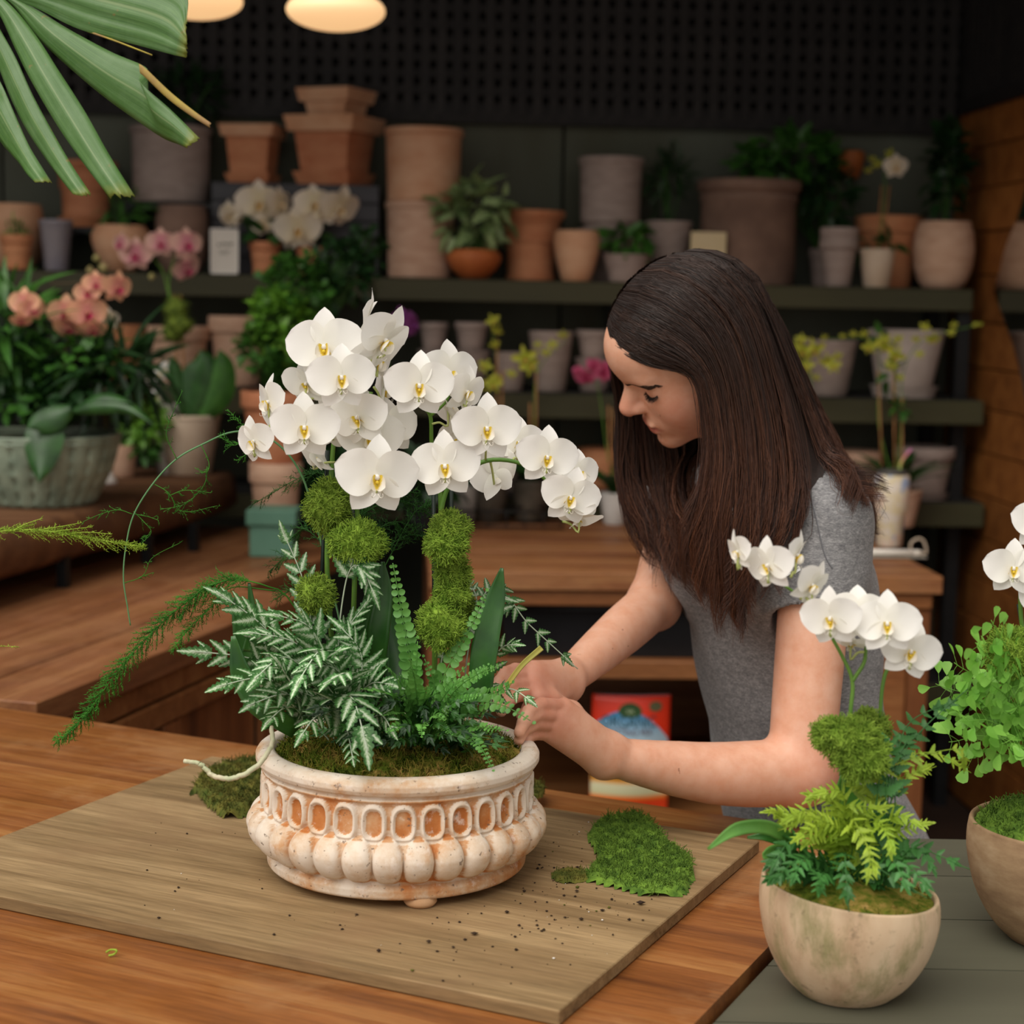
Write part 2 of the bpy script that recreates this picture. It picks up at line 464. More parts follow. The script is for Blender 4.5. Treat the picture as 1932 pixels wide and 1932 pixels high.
for lo, hi in (((xp + .058, yf + .012, .1), (xp + .12, yf + .03, zc - .09)), ((xR - .14, yf + .012, .1), (xR - .078, yf + .03, zc - .09)),
               ((xp + .12, yf + .012, zc - .15), (xR - .14, yf + .03, zc - .09)), ((xp + .12, yf + .012, .1), (xR - .14, yf + .03, .16))):
    obj('door_frame', wbox(lo, hi, .003), M_cabx, d, smooth=False)
obj('side_panel', wbox((xR - .035, yf + .05, .08), (xR - .02, -.12, zc - .05)), M_cab, bc, smooth=False)
for i in range(2):
    q = spline([WM @ Vector((xR - .02, yf + .13, .74 - i * .2)), WM @ Vector((xR + .004, yf + .15, .735 - i * .2)), WM @ Vector((xR + .004, yf + .15, .67 - i * .2)), WM @ Vector((xR - .02, yf + .13, .665 - i * .2))], 14)
    obj('handle', MB().tube(q, .006, 8), pm('chrome', 'b5b1aa', None, 5, .25, metal=1), bc)

# ------------------------------------------------------------------ left counter and the slab shelf on it
zl = .903
A = onz(70, 1325, zl); B = onz(455, 1168, zl)
L1 = Vector((B.x - A.x, B.y - A.y, 0)).normalized(); L2 = Vector((-L1.y, L1.x, 0))     # L2 points left / away
LM = Matrix(((L1.x, L2.x, 0, A.x), (L1.y, L2.y, 0, A.y), (0, 0, 1, 0), (0, 0, 0, 1)))
LMi = LM.inverted()
def lbox(lo, hi, bev=0.0): return MB().box(lo, hi, LM, bev)
Lend = 1.5
la = -math.atan2(L1.y, L1.x); M_plank2b = wood('side_counter_wood', '57301a', '805030', 'a07048', 0, 5, .5, rand=.10, worn='8c6240', rot=la)
lc = thing('side_counter', 'brown wooden cabinet counter running along the left side', 'workbench', LM @ Vector((.5, .45, 0)))
for i in range(6):
    obj('top_plank', lbox((.0, i * .16 + .001, zl - .05), (1.20 if i == 0 else 2.2, (i + 1) * .16 - .001, zl - rng.uniform(0, .0015)), .002), M_plank2b, lc, smooth=False)
obj('apron', lbox((.0, .015, zl - .10), (1.2, .035, zl - .052), .003), M_cabx, lc, smooth=False)
obj('rail', lbox((.0, .01, zl - .155), (1.2, .03, zl - .105), .004), M_cabx, lc, smooth=False)
for t_ in (.0, .50, .98):
    obj('stile', lbox((t_, .012, .05), (t_ + .06, .03, zl - .157), .003), M_cab, lc, smooth=False)
obj('stile', lbox((.57, .02, .05), (.60, .04, zl - .157), .003), M_cab, lc, smooth=False)
for i in range(9):
    obj('louver', lbox((.045, .05, zl - .225 - i * .07), (.495, .058, zl - .163 - i * .07), .002), M_slab, lc, smooth=False)
obj('panel', lbox((.605, .03, zl - .42), (.975, .042, zl - .158), .002), M_cab, lc, smooth=False)
obj('panel', lbox((1.045, .03, .05), (1.2, .042, zl - .158), .002), M_cab, lc, smooth=False)
obj('carcass', lbox((.02, .45, .05), (1.2, .9, zl - .055)), M_backing, lc, smooth=False)
obj('kickboard', lbox((.02, .08, 0), (1.2, .1, .05)), M_backing, lc, smooth=False)

zsl0, zsl1 = .964, 1.072
s0 = LMi @ onz(0, 1098, zsl0); s1 = LMi @ onz(354, 994, zsl0)
sl = thing('slab_shelf', 'thick dark live-edge wooden slab raised on short black legs on the left counter', 'shelf', LM @ Vector((1.0, .5, zl)))
ts = np.linspace(-.9, s1.x + .42, 60)
yfront = np.interp(ts, [-.9, s0.x, s1.x, s1.x + .42], [s0.y - .0, s0.y, s1.y, s1.y + .05]) + nr.normal(0, .004, 60).cumsum() * .25
V = []; prof = [(0.02, zsl0), (-.004, zsl0 + .02), (-.008, zsl0 + .06), (.004, zsl1 - .012), (.018, zsl1), (.62, zsl1), (.62, zsl0)]
for a, y0 in zip(ts, yfront):
    for j, (dy, z) in enumerate(prof):
        jj = nr.normal(0, .003) if 0 < j < 4 else 0
        V.append(LM @ Vector((a, y0 + dy + jj, z)))
m = len(prof); Fc = [(i * m + j, i * m + (j + 1) % m, (i + 1) * m + (j + 1) % m, (i + 1) * m + j) for i in range(len(ts) - 1) for j in range(m)]
Fc += [tuple(range(m))[::-1], tuple(range((len(ts) - 1) * m, len(ts) * m))]
obj('slab', (V, [f[::-1] for f in Fc]), M_slab, sl)
for px, py in ((278, 1062), (366, 1040), (120, 1108)):
    p = LMi @ onz(px, py, zl)
    obj('leg', lbox((p.x - .012, p.y - .012, zl), (p.x + .012, p.y + .012, zsl0 + .012)), M_black, sl, smooth=False)

# ------------------------------------------------------------------ front work table, board, grey table
zt = .90; zbd = .916
a0 = onz(0, 1690, zbd); a1 = onz(1045, 1905, zbd)
E1 = Vector((a1.x - a0.x, a1.y - a0.y, 0)).normalized(); E2 = Vector((-E1.y, E1.x, 0))
TM = Matrix(((E1.x, E2.x, 0, a1.x), (E1.y, E2.y, 0, a1.y), (0, 0, 1, 0), (0, 0, 0, 1))); TMi = TM.inverted()
def tl(px, py, z=zt): return TMi @ onz(px, py, z)
def tbox(lo, hi, bev=0.0): return MB().box(lo, hi, TM, bev)
yb = tl(1000, 1484).y; xr_ = (tl(1445, 1790).x + tl(1312, 1930).x) / 2
ta = -math.atan2(E1.y, E1.x); M_plank3 = M_plank3_(ta); M_board = M_board_(ta)
ft = thing('work_table', 'orange-brown wooden work table in the foreground with worn plank top', 'table', TM @ Vector((-.6, .3, 0)))
ys = [yb]
while ys[-1] > -.75: ys.append(ys[-1] - rng.choice((.132, .138, .145)))
for ya, yc in zip(ys[:-1], ys[1:]):
    obj('top_plank', tbox((-2.05, yc + .0002, zt - .038), (xr_, ya - .0002, zt - rng.uniform(0, .0003))), M_plank3, ft, smooth=False)
obj('apron', tbox((-2.0, yb - .06, zt - .13), (xr_ - .05, yb - .035, zt - .039), .003), M_cabx, ft, smooth=False)
for x in (-1.95, xr_ - .13):
    for y in (-.62, yb - .12):
        obj('leg', tbox((x, y, 0), (x + .07, y + .07, zt - .039), .004), M_cab, ft, smooth=False)
xl_ = (tl(403, 1416, zbd).x + tl(0, 1590, zbd).x) / 2; ybb = (tl(1428, 1598, zbd).y + tl(405, 1416, zbd).y) / 2
xrb = (tl(1428, 1598, zbd).x + 0) / 2
bd = obj('cutting_board', tbox((xl_, 0, zt + .0005), (xrb, ybb, zbd), .0012), M_board, smooth=False)
tag(bd, 'flat grey-brown weathered wooden work board lying under the terracotta planter', 'board')
zg = .888
gy = [onz(1700, q, zg).y for q in (1581, 1651, 1733, 1827, 1935)]
gt = thing('slatted_table', 'grey-green painted slatted table at the right front corner', 'table', (.75, 2.0, 0))
pr0, pr1 = TM @ Vector((xr_ + .007, 1.2, 0)), TM @ Vector((xr_ + .007, -1.2, 0))
def edge_x(y): return pr0.x + (pr1.x - pr0.x) * (y - pr0.y) / (pr1.y - pr0.y)
gy += [gy[-1] - .155, gy[-1] - .31]
for ya, yc in zip(gy[:-1], gy[1:]):
    p = [(edge_x(yc + .0015), yc + .0015), (1.5, yc + .0015), (1.5, ya - .0015), (edge_x(ya - .0015), ya - .0015)]
    obj('slat', MB().prism(p, zg - .028, zg), M_greyplank, gt, smooth=False)
for x, y in ((1.4, 1.45), (1.4, gy[0] - .1), (.9, gy[0] - .1)):
    obj('leg', MB().box((x, y, 0), (x + .06, y + .06, zg - .029)), M_greyplank, gt, smooth=False)

# ------------------------------------------------------------------ pendant lamps
t = NT('warm_lamp_glass'); t.base(lin('e8cfa8'), .35)
t.b.inputs['Emission Color'].default_value = (1.0, .60, .28, 1); t.b.inputs['Emission Strength'].default_value = .50; MATS['lamp'] = t.m
for (x0, x1, yb_), lab in (((285, 458, 37), 'oval glowing opal pendant lamp partly behind the palm leaf'), ((540, 727, 56), 'oval glowing opal pendant lamp above the square clay pots')):
    Y = 4.4; c0 = at((x0 + x1) / 2, yb_ - 36, Y); r = (x1 - x0) / 2 * mpp(c0)
    L = thing('pendant_lamp', lab, 'lamp', c0, 'glowing pendant lamps')
    pr = [(.001, -.62 * r * .62)] + [(r * math.cos(a), r * .40 * math.sin(a)) for a in np.linspace(-1.5, 1.35, 22)]
    pr[0] = (.001, -.40 * r)
    obj('shade', MB().lathe(pr, 48, c0), MATS['lamp'], L)
    obj('cap', MB().lathe([(.03, r * .38), (.03, r * .38 + .03), (.008, r * .38 + .05)], 24, c0), M_black, L)
    obj('cord', MB().tube([c0 + Vector((0, 0, r * .38 + .04)), Vector((c0.x, c0.y, zr))], .003, 6), M_black, L)
# ------------------------------------------------------------------ plant and flower kits
def blade(L, W, prof, ns=9, nt=7, bend=0.0, cup=0.0, ruffle=0.0, fold=0.0, z0=0.0, phase=0.0):
    s = np.linspace(0, 1, ns); t = np.linspace(-1, 1, nt); S, T = np.meshgrid(s, t, indexing='ij')
    Wd = W * np.array([prof(a) for a in s])[:, None]
    X = T * Wd; Y = L * S
    Z = z0 + bend * S ** 2 + cup * T ** 2 * Wd / max(W, 1e-9) + fold * np.abs(T) * Wd / max(W, 1e-9) + ruffle * np.sin(S * 9 + phase + T * 2.5) * T ** 2
    V = np.stack([X, Y, Z], -1).reshape(-1, 3)
    Fc = [(i * nt + j, i * nt + j + 1, (i + 1) * nt + j + 1, (i + 1) * nt + j) for i in range(ns - 1) for j in range(nt - 1)]
    return V, Fc, np.stack([T * .5 + .5, S], -1).reshape(-1, 2)
def rz(V, deg): a = R_(deg); c, s = math.cos(a), math.sin(a); return V @ np.array([[c, s, 0], [-s, c, 0], [0, 0, 1]])
def rx(V, deg): a = R_(deg); c, s = math.cos(a), math.sin(a); return V @ np.array([[1, 0, 0], [0, c, s], [0, -s, c]])
P_PET = lambda s: max(.10, math.sin(math.pi * min(1, (s * .97 + .03)) ** .82) ** .55) if s < .999 else .02
P_SEP = lambda s: max(.16 * (1 - s), math.sin(math.pi * (s * .95 + .05) ** .9) ** .75) if s < .999 else .02
P_LEAF = lambda s: max(.03, math.sin(math.pi * (s * .96 + .04) ** .75) ** .9)
P_STRAP = lambda s: max(.02, min(1, (s + .05) * 6) * (1 - s ** 4) ** .7)
def petal_mat(name, c, edge=None, base=None, trans=.30, rough=.5):
    t = NT(name); v = t.coord('UV'); x, y, _ = t.sep(v)
    vein = t.noise(t.coord('UV', (26, 2.2, 1)), 3.0, 3)
    col = t.mix(t.ramp(vein, [(.42, (0, 0, 0, 1)), (.62, (.10, .10, .10, 1))]), lin(c), lin(edge or c))
    if base: col = t.mix(t.ramp(y, [(.0, (1, 1, 1, 1)), (.45, (.35, .35, .35, 1)), (.9, (0, 0, 0, 1))]), col, lin(base))
    t.base(col, rough, .25); t.translucent(trans, col); return t.m
def lip_mat(name, c, spot, dots):
    t = NT(name); x, y, _ = t.sep(t.coord('UV'))
    n = t.noise(t.coord('UV', (3, 3, 3)), 4, 3)
    f = t.math('ADD', y, t.math('MULTIPLY_ADD', n, .5, -.25))
    col = t.ramp(f, [(.05, lin(dots)), (.16, lin(spot)), (.34, lin(spot)), (.50, lin(c))])
    t.base(col, .45, .3); t.translucent(.2, col); return t.m
class Kit:
    def __init__(s, name, pet, lip, sep=None, slim=1.0):
        sep = sep or pet
        s.pet, s.lip = pet, lip
        s.parts = {}
        mk = lambda nm, g, m: (lambda me: (me.materials.append(m), me)[1])(mesh_of(nm, *g))
        P = []
        for k, (sg, ph) in enumerate(((1, .3), (-1, 1.4))):
            V, Fc, uv = blade(.51, .285 * slim, P_PET, 11, 9, -.07, .035, .012, z0=.012, phase=ph)
            P.append(('petal', (rz(V, -78 * sg), Fc, uv), pet))
        V, Fc, uv = blade(.49, .168 * slim, P_SEP, 10, 7, -.09, .03, .006, z0=-.012); P.append(('sepal', (V, Fc, uv), sep))
        for sg in (1, -1):
            V, Fc, uv = blade(.48, .172 * slim, P_SEP, 10, 7, -.08, .03, .006, z0=-.012, phase=sg); P.append(('sepal', (rz(V, -146 * sg), Fc, uv), sep))
        b = MB()
        V, Fc, uv = blade(.19, .085, lambda q: .62 + .38 * math.sin(math.pi * (q * .8 + .1)) if q < .97 else .35, 9, 7, .05, .035)
        b.add(rx(rz(V, 180), 42) + np.array([0, -.035, .03]), Fc, uv)                       # middle lobe
        for sg in (1, -1):
            V, Fc, uv = blade(.175, .10, P_PET, 8, 7, .05, .03)
            W = rz(V, -112 * sg); W = W @ np.array([[.70, 0, .60 * sg], [0, 1, 0], [-.60 * sg, 0, .70]])
            b.add(W + np.array([.006 * sg, -.035, .030]), Fc, uv)
            c = spline([(.012 * sg, -.185, .13), (.04 * sg, -.225, .15), (.065 * sg, -.21, .18), (.06 * sg, -.17, .18)], 8)
            Vt, Ft = tube(c, [.006, .003], 4); b.add(Vt, Ft, np.full((len(Vt), 2), .9))
        Vt, Ft = lathe([(.003, 0), (.018, .01), (.022, .03), (.012, .045), (.003, .048)], 10)
        b.add(rx(Vt, 20) + np.array([0, -.05, .05]), Ft, np.full((len(Vt), 2), .3))
        P.append(('lip', (np.concatenate(b.v), b.f, np.concatenate(b.uv)), lip))
        s.meshes = [(nm, mk(name + '_' + nm, g, m)) for nm, g, m in P]
        c = MB(); Vt, Ft = lathe([(.004, 0), (.028, .0), (.032, .035), (.034, .065), (.022, .082), (.004, .085)], 12); c.add(rx(Vt, 8) + np.array([0, .004, -.005]), Ft, np.full((len(Vt), 2), .95))
        s.column = mk(name + '_column', (np.concatenate(c.v), c.f, np.concatenate(c.uv)), pet)
        V = []; Fc = []; uv = []; mi = []; k = 0
        for nm, g, m in P + [('c', (np.concatenate(c.v), c.f, np.concatenate(c.uv)), pet)]:
            V.append(g[0]); uv.append(g[2]); Fc += [tuple(i + k for i in f) for f in g[1]]; k += len(g[0])
            mi += [1 if m is lip else (2 if m is sep and sep is not pet else 0)] * len(g[1])
        s.whole = mesh_of(name + '_flower', np.concatenate(V), Fc, np.concatenate(uv))
        for m in (pet, lip, sep): s.whole.materials.append(m)
        s.whole.polygons.foreach_set('material_index', mi)
def flower(parent, p, size, yaw, pitch, roll, kit, split=True):
    Rm = frame_to(p, yaw, pitch, roll)
    M = Matrix.Translation(Vector(p) - WL[parent.name]) @ Rm.to_4x4() @ Matrix.Scale(size, 4)
    o = bpy.data.objects.new('flower', kit.column if split else kit.whole); COL.objects.link(o)
    o.parent = parent; o.matrix_local = M
    if split:
        for nm, me in kit.meshes:
            c = bpy.data.objects.new(nm, me); COL.objects.link(c); c.parent = o
            if nm != 'lip':
                c.rotation_euler = (rng.uniform(-.10, .10), rng.uniform(-.10, .10), rng.uniform(-.06, .06))
    return o
K_white = Kit('white_orchid', petal_mat('white_petal', 'f7f5f1', 'ebe8e0', 'f0eee4'), lip_mat('white_lip', 'f2ede2', 'ecd048', 'd9a850'))
K_cream = Kit('cream_orchid', petal_mat('cream_petal', 'efe3d2', 'e2d2bb', 'e6d6ae'), lip_mat('cream_lip', 'ead9b8', 'd6a52c', 'a9701c'))
K_peach = Kit('peach_orchid', petal_mat('peach_petal', 'e9b58e', 'd98b78', 'd98a86'), lip_mat('crimson_lip', 'c43c66', '9c1030', '7a0a20'))
K_pink = Kit('pink_orchid', petal_mat('pink_petal', 'e3b9a6', 'd2909a', 'd78196'), lip_mat('magenta_lip', 'd0407a', 'a81848', '8a1030'))
K_rose = Kit('rose_orchid', petal_mat('rose_petal', 'd2698a', 'c04b72', 'b5325e'), lip_mat('rose_lip', 'b02058', '8e1038', 'd9b13c'))
K_violet = Kit('violet_orchid', petal_mat('violet_petal', 'b668b4', '9a4a98', '8c3a8a'), lip_mat('violet_lip', 'a04aa0', '7a2a70', 'd9c13c'))
K_lime = Kit('lime_orchid', petal_mat('lime_petal', 'd2cf52', 'b9bf3e', 'a4b82e'), lip_mat('lime_lip', 'e0cf70', 'c07a2c', '9a5a1c'), slim=.52)

def leaf_mat(name, dark, light, rough=.42, trans=.25, spec=.45, rand=.0, vein=None):
    if name in MATS: return MATS[name]
    t = NT(name); x, y, _ = t.sep(t.coord('UV'))
    n = t.noise(t.coord('Object', (1, 1, 1)), 22, 4)
    c = t.ramp(n, [(.3, lin(dark)), (.7, lin(light))])
    if vein:
        d = t.math('ABSOLUTE', t.math('SUBTRACT', x, .5))
        c = t.mix(t.ramp(d, [(.0, (.8, .8, .8, 1)), (.06, (0, 0, 0, 1))]), c, lin(vein))
    if rand:
        h = t.add('ShaderNodeHueSaturation'); t.link(t.math('MULTIPLY_ADD', t.rnd(), rand * 2, 1 - rand), h.inputs['Value']); t.link(c, h.inputs['Color']); c = h.outputs[0]
    t.base(c, rough, spec); t.translucent(trans, t.mix(.5, c, lin(light))); MATS[name] = t.m; return t.m
G_dark = leaf_mat('dark_green_leaf', '173018', '274a22')
G_mid = leaf_mat('mid_green_leaf', '2f5a22', '4a7d2e')
G_fresh = leaf_mat('fresh_green_leaf', '4d7f28', '7cae3c')
G_pale = leaf_mat('pale_variegated_leaf', '5f8246', 'a9bd84', vein='c8d2a8')
G_strap = leaf_mat('orchid_leaf', '1f3f1a', '35602a', .35, .12, .5)
G_stem = leaf_mat('orchid_stem', '4f7a2a', '6b9436', .45, .05)
M_stake = pm('bamboo_stake', 'a9794a', '8f6238', 30, .6)
M_soil = pm('dark_soil', '2a1d14', '3a2a1c', 60, .95, bump=.6)
M_moss = pm('bright_moss', '4a5c1c', '7d9034', 60, .9, rand=.05)

LT = {}
def leaf_template(kind):
    if kind not in LT:
        if kind == 'heart': g = blade(1, .36, lambda s: max(.02, (1 - s) ** .6 * (1.0 if s > .08 else .55)), 6, 5, -.18, .10)
        elif kind == 'oval': g = blade(1, .27, P_LEAF, 6, 3, -.20, .08)
        elif kind == 'narrow': g = blade(1, .07, P_LEAF, 6, 3, -.30, .02)
        elif kind == 'fan': g = blade(1, .50, lambda s: max(.04, (s ** .75) * (1 - (s * .98) ** 7) ** .5), 7, 5, -.08, .05)
        elif kind == 'tiny': g = blade(1, .3, P_LEAF, 3, 3, -.1, .05)
        LT[kind] = g
    return LT[kind]
def scatter(kind, P, D, U, S):
    """place a leaf template many times: positions, growth directions, normals-ish, sizes -> (V,F,uv)"""
    V0, F0, uv0 = leaf_template(kind); n = len(P); m = len(V0)
    P = np.asarray(P, float); D = np.asarray(D, float); U = np.asarray(U, float); S = np.asarray(S, float)
    D = D / (np.linalg.norm(D, axis=1)[:, None] + 1e-9)
    X = np.cross(D, U); X /= np.linalg.norm(X, axis=1)[:, None] + 1e-9
    Z = np.cross(X, D)
    V = P[:, None] + S[:, None, None] * (V0[None, :, 0:1] * X[:, None] + V0[None, :, 1:2] * D[:, None] + V0[None, :, 2:3] * Z[:, None])
    Fa = np.asarray(F0)[None] + (np.arange(n) * m)[:, None, None]
    return V.reshape(-1, 3), [tuple(f) for f in Fa.reshape(-1, 4).tolist()], np.tile(uv0, (n, 1))
def bush(parent, c, rad, n, size, mat, kind='oval', name='foliage', up=.35, jit=.5, root=None, stems=8, seed=0):
    g = np.random.RandomState(seed + n)
    d = g.normal(size=(n, 3)); d[:, 2] = d[:, 2] * .8 + up; d /= np.linalg.norm(d, axis=1)[:, None]
    rr = g.uniform(.35, 1.0, n) ** .6
    P = np.array(c) + d * np.array(rad) * rr[:, None]
    D = d + g.normal(0, jit, (n, 3)) + np.array([0, 0, -.15]); U = d * .3 + np.array([0, -.3, 1]) + g.normal(0, .35, (n, 3))
    S = size * g.uniform(.6, 1.25, n)
    V, Fc, uv = scatter(kind, P - .4 * D * S[:, None] * 0, D, U, S)
    b = MB(); b.add(V, Fc, uv)
    o = obj(name, b, mat, parent); o['kind'] = 'stuff'
    if root is not None and stems:
        b = MB()
        for i in g.choice(n, min(stems, n), replace=False):
            mid = (np.array(root) + P[i]) / 2 + g.normal(0, .01, 3); mid[2] += .02
            b.tube(spline([root, mid, P[i]], 7), .002, 4)
        obj('stems', b, G_mid, parent)['kind'] = 'stuff'
    return o
def mossball(parent, c, rad, n=420, mat=None, seed=0, name='moss_clump', ln=.016, r=.0009):
    g = np.random.RandomState(seed + 5)
    b = MB(); c = np.array(c, float); rad = np.array(rad, float)
    nu, nv = 18, 12
    V = []; a = np.arange(nu) * 2 * math.pi / nu
    for j in range(nv + 1):
        f = math.pi * j / nv
        V.append(np.stack([np.cos(a) * math.sin(f), np.sin(a) * math.sin(f), np.full(nu, math.cos(f))], -1))
    V = np.concatenate(V); ph = g.uniform(0, 6, 6)
    lump = 1 + .12 * np.sin(V[:, 0] * 5 + ph[0]) * np.sin(V[:, 2] * 4 + ph[1]) + .08 * np.sin(V[:, 1] * 9 + ph[2]) * np.sin(V[:, 0] * 8 + ph[3])
    Fc = [(j * nu + i, (j + 1) * nu + i, (j + 1) * nu + (i + 1) % nu, j * nu + (i + 1) % nu) for j in range(nv) for i in range(nu)]
    b.add(c + V * lump[:, None] * rad * .9, Fc)
    d = g.normal(size=(n, 3)); d /= np.linalg.norm(d, axis=1)[:, None]
    lp = 1 + .12 * np.sin(d[:, 0] * 5 + ph[0]) * np.sin(d[:, 2] * 4 + ph[1]) + .08 * np.sin(d[:, 1] * 9 + ph[2]) * np.sin(d[:, 0] * 8 + ph[3])
    p = c + d * lp[:, None] * rad * .87; e = d + g.normal(0, .4, (n, 3)); e /= np.linalg.norm(e, axis=1)[:, None]
    f = e + g.normal(0, .9, (n, 3)); f /= np.linalg.norm(f, axis=1)[:, None]
    b.add(*hairs(np.stack([p, p + e * ln * .5, p + e * ln * .5 + f * ln * .5], 1), [r, r * .6]))
    o = obj(name, b, mat or M_moss, parent); o['kind'] = 'stuff'; return o

# ------------------------------------------------------------------ clay pots
C_grey = pm('grey_clay', 'a5938a', '93827a', 14, .8, rand=.10, bump=.1, stretch=(1, 1, 3))
C_pale = pm('pale_clay', 'd0ab92', 'bd957c', 12, .8, rand=.08, bump=.1, stretch=(1, 1, 3))
C_terra = pm('terracotta_clay', 'c98a62', 'b5714c', 10, .75, rand=.10, bump=.1, stretch=(1, 1, 2.5))
C_sand = pm('sand_clay', 'd4a684', 'c48e6a', 8, .75, rand=.05, bump=.1, stretch=(1, 1, 2))
C_orange = pm('orange_terracotta', 'c2703c', 'ad5c2c', 10, .6, rand=.05)
C_brown = pm('dark_brown_clay', '84695a', '6d5549', 9, .85, rand=.05, bump=.2)
C_cream = pm('cream_clay', 'd8c4ad', 'c6ae94', 9, .8, rand=.04, bump=.08)
PF = {
 'cyl': [(.86, 0), (.90, .02), (.95, .90), (1.0, .915), (1.0, .985), (.985, 1), (.9, 1), (.86, .9)],
 'std': [(.66, 0), (.69, .01), (.90, .76), (.985, .77), (1.0, .79), (1.0, .985), (.98, 1), (.88, 1), (.84, .86)],
 'taper': [(.66, 0), (.69, .015), (.97, .93), (1.0, .94), (1.0, .99), (.98, 1), (.9, 1), (.86, .88)],
 'round': [(.58, 0), (.64, .02), (.80, .12), (.95, .33), (1.0, .58), (.95, .82), (.84, .95), (.86, .985), (.82, 1), (.74, 1), (.72, .9)],
 'ovoid': [(.60, 0), (.64, .02), (.78, .25), (.93, .52), (1.0, .75), (.97, .92), (.90, .985), (.86, 1), (.78, 1), (.76, .9)],
 'bowl': [(.45, 0), (.50, .02), (.86, .38), (1.0, .66), (1.0, .80), (.86, .96), (.83, 1), (.74, 1), (.7, .9)],
 'belly': [(.62, 0), (.70, .03), (.93, .25), (1.0, .5), (.97, .8), (.90, .97), (.87, 1), (.80, 1), (.77, .9)],
 'flare': [(.74, 0), (.76, .03), (.70, .10), (.72, .4), (.76, .70), (.88, .86), (1.0, .93), (1.0, .985), (.97, 1), (.9, 1), (.82, .9)],
 'double': [(.62, 0), (.65, .01), (.86, .62), (.97, .64), (1.0, .66), (.98, .80), (.93, .82), (.96, .84), (.98, .98), (.95, 1), (.86, 1), (.83, .9)],
 'ringed': [(.66, 0), (.74, .01), (.78, .12), (.74, .16), (.84, .5), (.87, .53), (.85, .56), (.90, .74), (.98, .76), (1.0, .80), (1.0, .98), (.97, 1), (.87, 1), (.83, .88)],
 'urn': [(.90, 0), (.93, .02), (.93, .12), (.95, .14), (.93, .78), (.97, .81), (.97, .84), (.93, .87), (1.0, .89), (1.04, .94), (1.02, .99), (.97, 1), (.88, 1), (.85, .9)],
}
def rprof(style, r, h): return [(a * r, b * h) for a, b in PF[style]]
def pot_parts(root, c, r, h, style, mat, soil=None, n=56, saucer=0.0):
    z0 = .0
    if saucer:
        obj('saucer', MB().lathe([(r * .78, 0), (r * .86, saucer * .9), (r * .88, saucer), (r * .83, saucer), (r * .78, saucer * .4), (.01, saucer * .35)], n, c), mat, root, angle=40)
        z0 = saucer * .42
    cc = Vector(c) + Vector((0, 0, z0)); pr = rprof(style, r, h - z0)
    pr = pr + [(pr[-1][0] * .98, (h - z0) * .55 if soil is None else (h - z0) * .8)]
    obj('body', MB().lathe(pr, n, cc), mat, root, angle=40)
    if soil is not None:
        rr = pr[-1][0] * 1.0
        obj('soil', MB().lathe([(rr, (h - z0) * .86), (rr * .6, (h - z0) * .90), (.004, (h - z0) * .91)], 24, cc), soil, root)
def pot(name, label, x0, x1, ytop, dy, zb, style, mat, soil=None, saucer=0.0, group=None, cat='pot', n=56):
    xc = (x0 + x1) / 2
    t = atw(xc, ytop, dy); c = Vector((t.x, t.y, zb)); r = (x1 - x0) / 2 * mpp(t)
    h = max(.03, t.z - zb)
    root = thing(name, label, cat, c, group)
    pot_parts(root, c, r, h, style, mat, soil, n, saucer)
    return root, c, r, h
zA, zB, zC = SH[0][0] + .0005, SH[1][0] + .0005, SH[2][0] + .0005
GA = 'clay pots on the top shelf'
def riser(label, x0, x1, py, dy0, dy1, mat=M_black):
    z = atw((x0 + x1) / 2, py, dy0).z; a = wl(atw(x0, py, dy0)).x; b = wl(atw(x1, py, dy0)).x
    t = thing('display_riser', label, 'riser', WM @ Vector(((a + b) / 2, (dy0 + dy1) / 2, zA)))
    obj('top', wbox((a, dy0, z - .02), (b, dy1, z), .002), mat, t, smooth=False)
    for x in (a, b - .015):
        obj('side', wbox((x, dy0 + .01, zA), (x + .015, dy1, z - .0205)), mat, t, smooth=False)
    return z + .0005
def leafy(root, c, h, rad, n, size, mat, kind, dz=0.0, seed=0, up=.35, dx=0.0):
    return bush(root, (c.x + dx, c.y, c.z + h + rad[2] * .75 + dz), rad, n, size, mat, kind, root=(c.x, c.y, c.z + h * .85), seed=seed, up=up)
# top shelf, left to right
z1 = riser('low black riser under the pot with a saucer', 95, 235, 428, .20, .40)
z2 = riser('black riser holding the large grey cylinder pot', 236, 405, 381, .18, .40)
pot('clay_pot', 'sand coloured wide pot at the left end of the top shelf', -30, 82, 385, .22, zA, 'belly', C_sand, group=GA)
r, c, rr, h = pot('potted_fern', 'small fern in a banded terracotta pot at the left end of the top shelf', 0, 62, 443, .05, zA, 'ringed', C_terra, M_soil, cat='potted plant')
leafy(r, c, h, (.03, .03, .03), 40, .035, G_fresh, 'narrow', seed=1)
pot('clay_pot', 'pale terracotta pot with saucer standing on the low riser beside the palm leaf', 100, 222, 305, .29, z1, 'flare', C_terra, saucer=.03, group=GA)
pot('clay_pot', 'slim bluish grey pot in front of the low riser', 74, 137, 415, .10, zA, 'taper', pm('bluish_grey_clay', '9a9296', '86808a', 12, .8), group=GA)
pot('clay_pot', 'large grey cylinder pot standing on the black riser', 245, 400, 240, .28, z2, 'cyl', C_grey, group=GA)
r, c, rr, h = pot('potted_plant', 'dark feathery plant in a hidden black pot above the large grey cylinder', 318, 392, 230, .30, z2 + .12, 'taper', M_black, M_soil, cat='potted plant')
r['label'] = 'dark feathery fern rising behind the large grey cylinder pot'
leafy(r, c, h, (.11, .03, .09), 150, .085, G_dark, 'narrow', seed=2)
r, c, rr, h = pot('potted_fern', 'sand coloured round bowl with a small green fern below the riser', 173, 283, 425, .08, zA, 'bowl', C_sand, M_soil, cat='potted plant')
leafy(r, c, h, (.07, .05, .06), 60, .07, G_mid, 'narrow', seed=3)
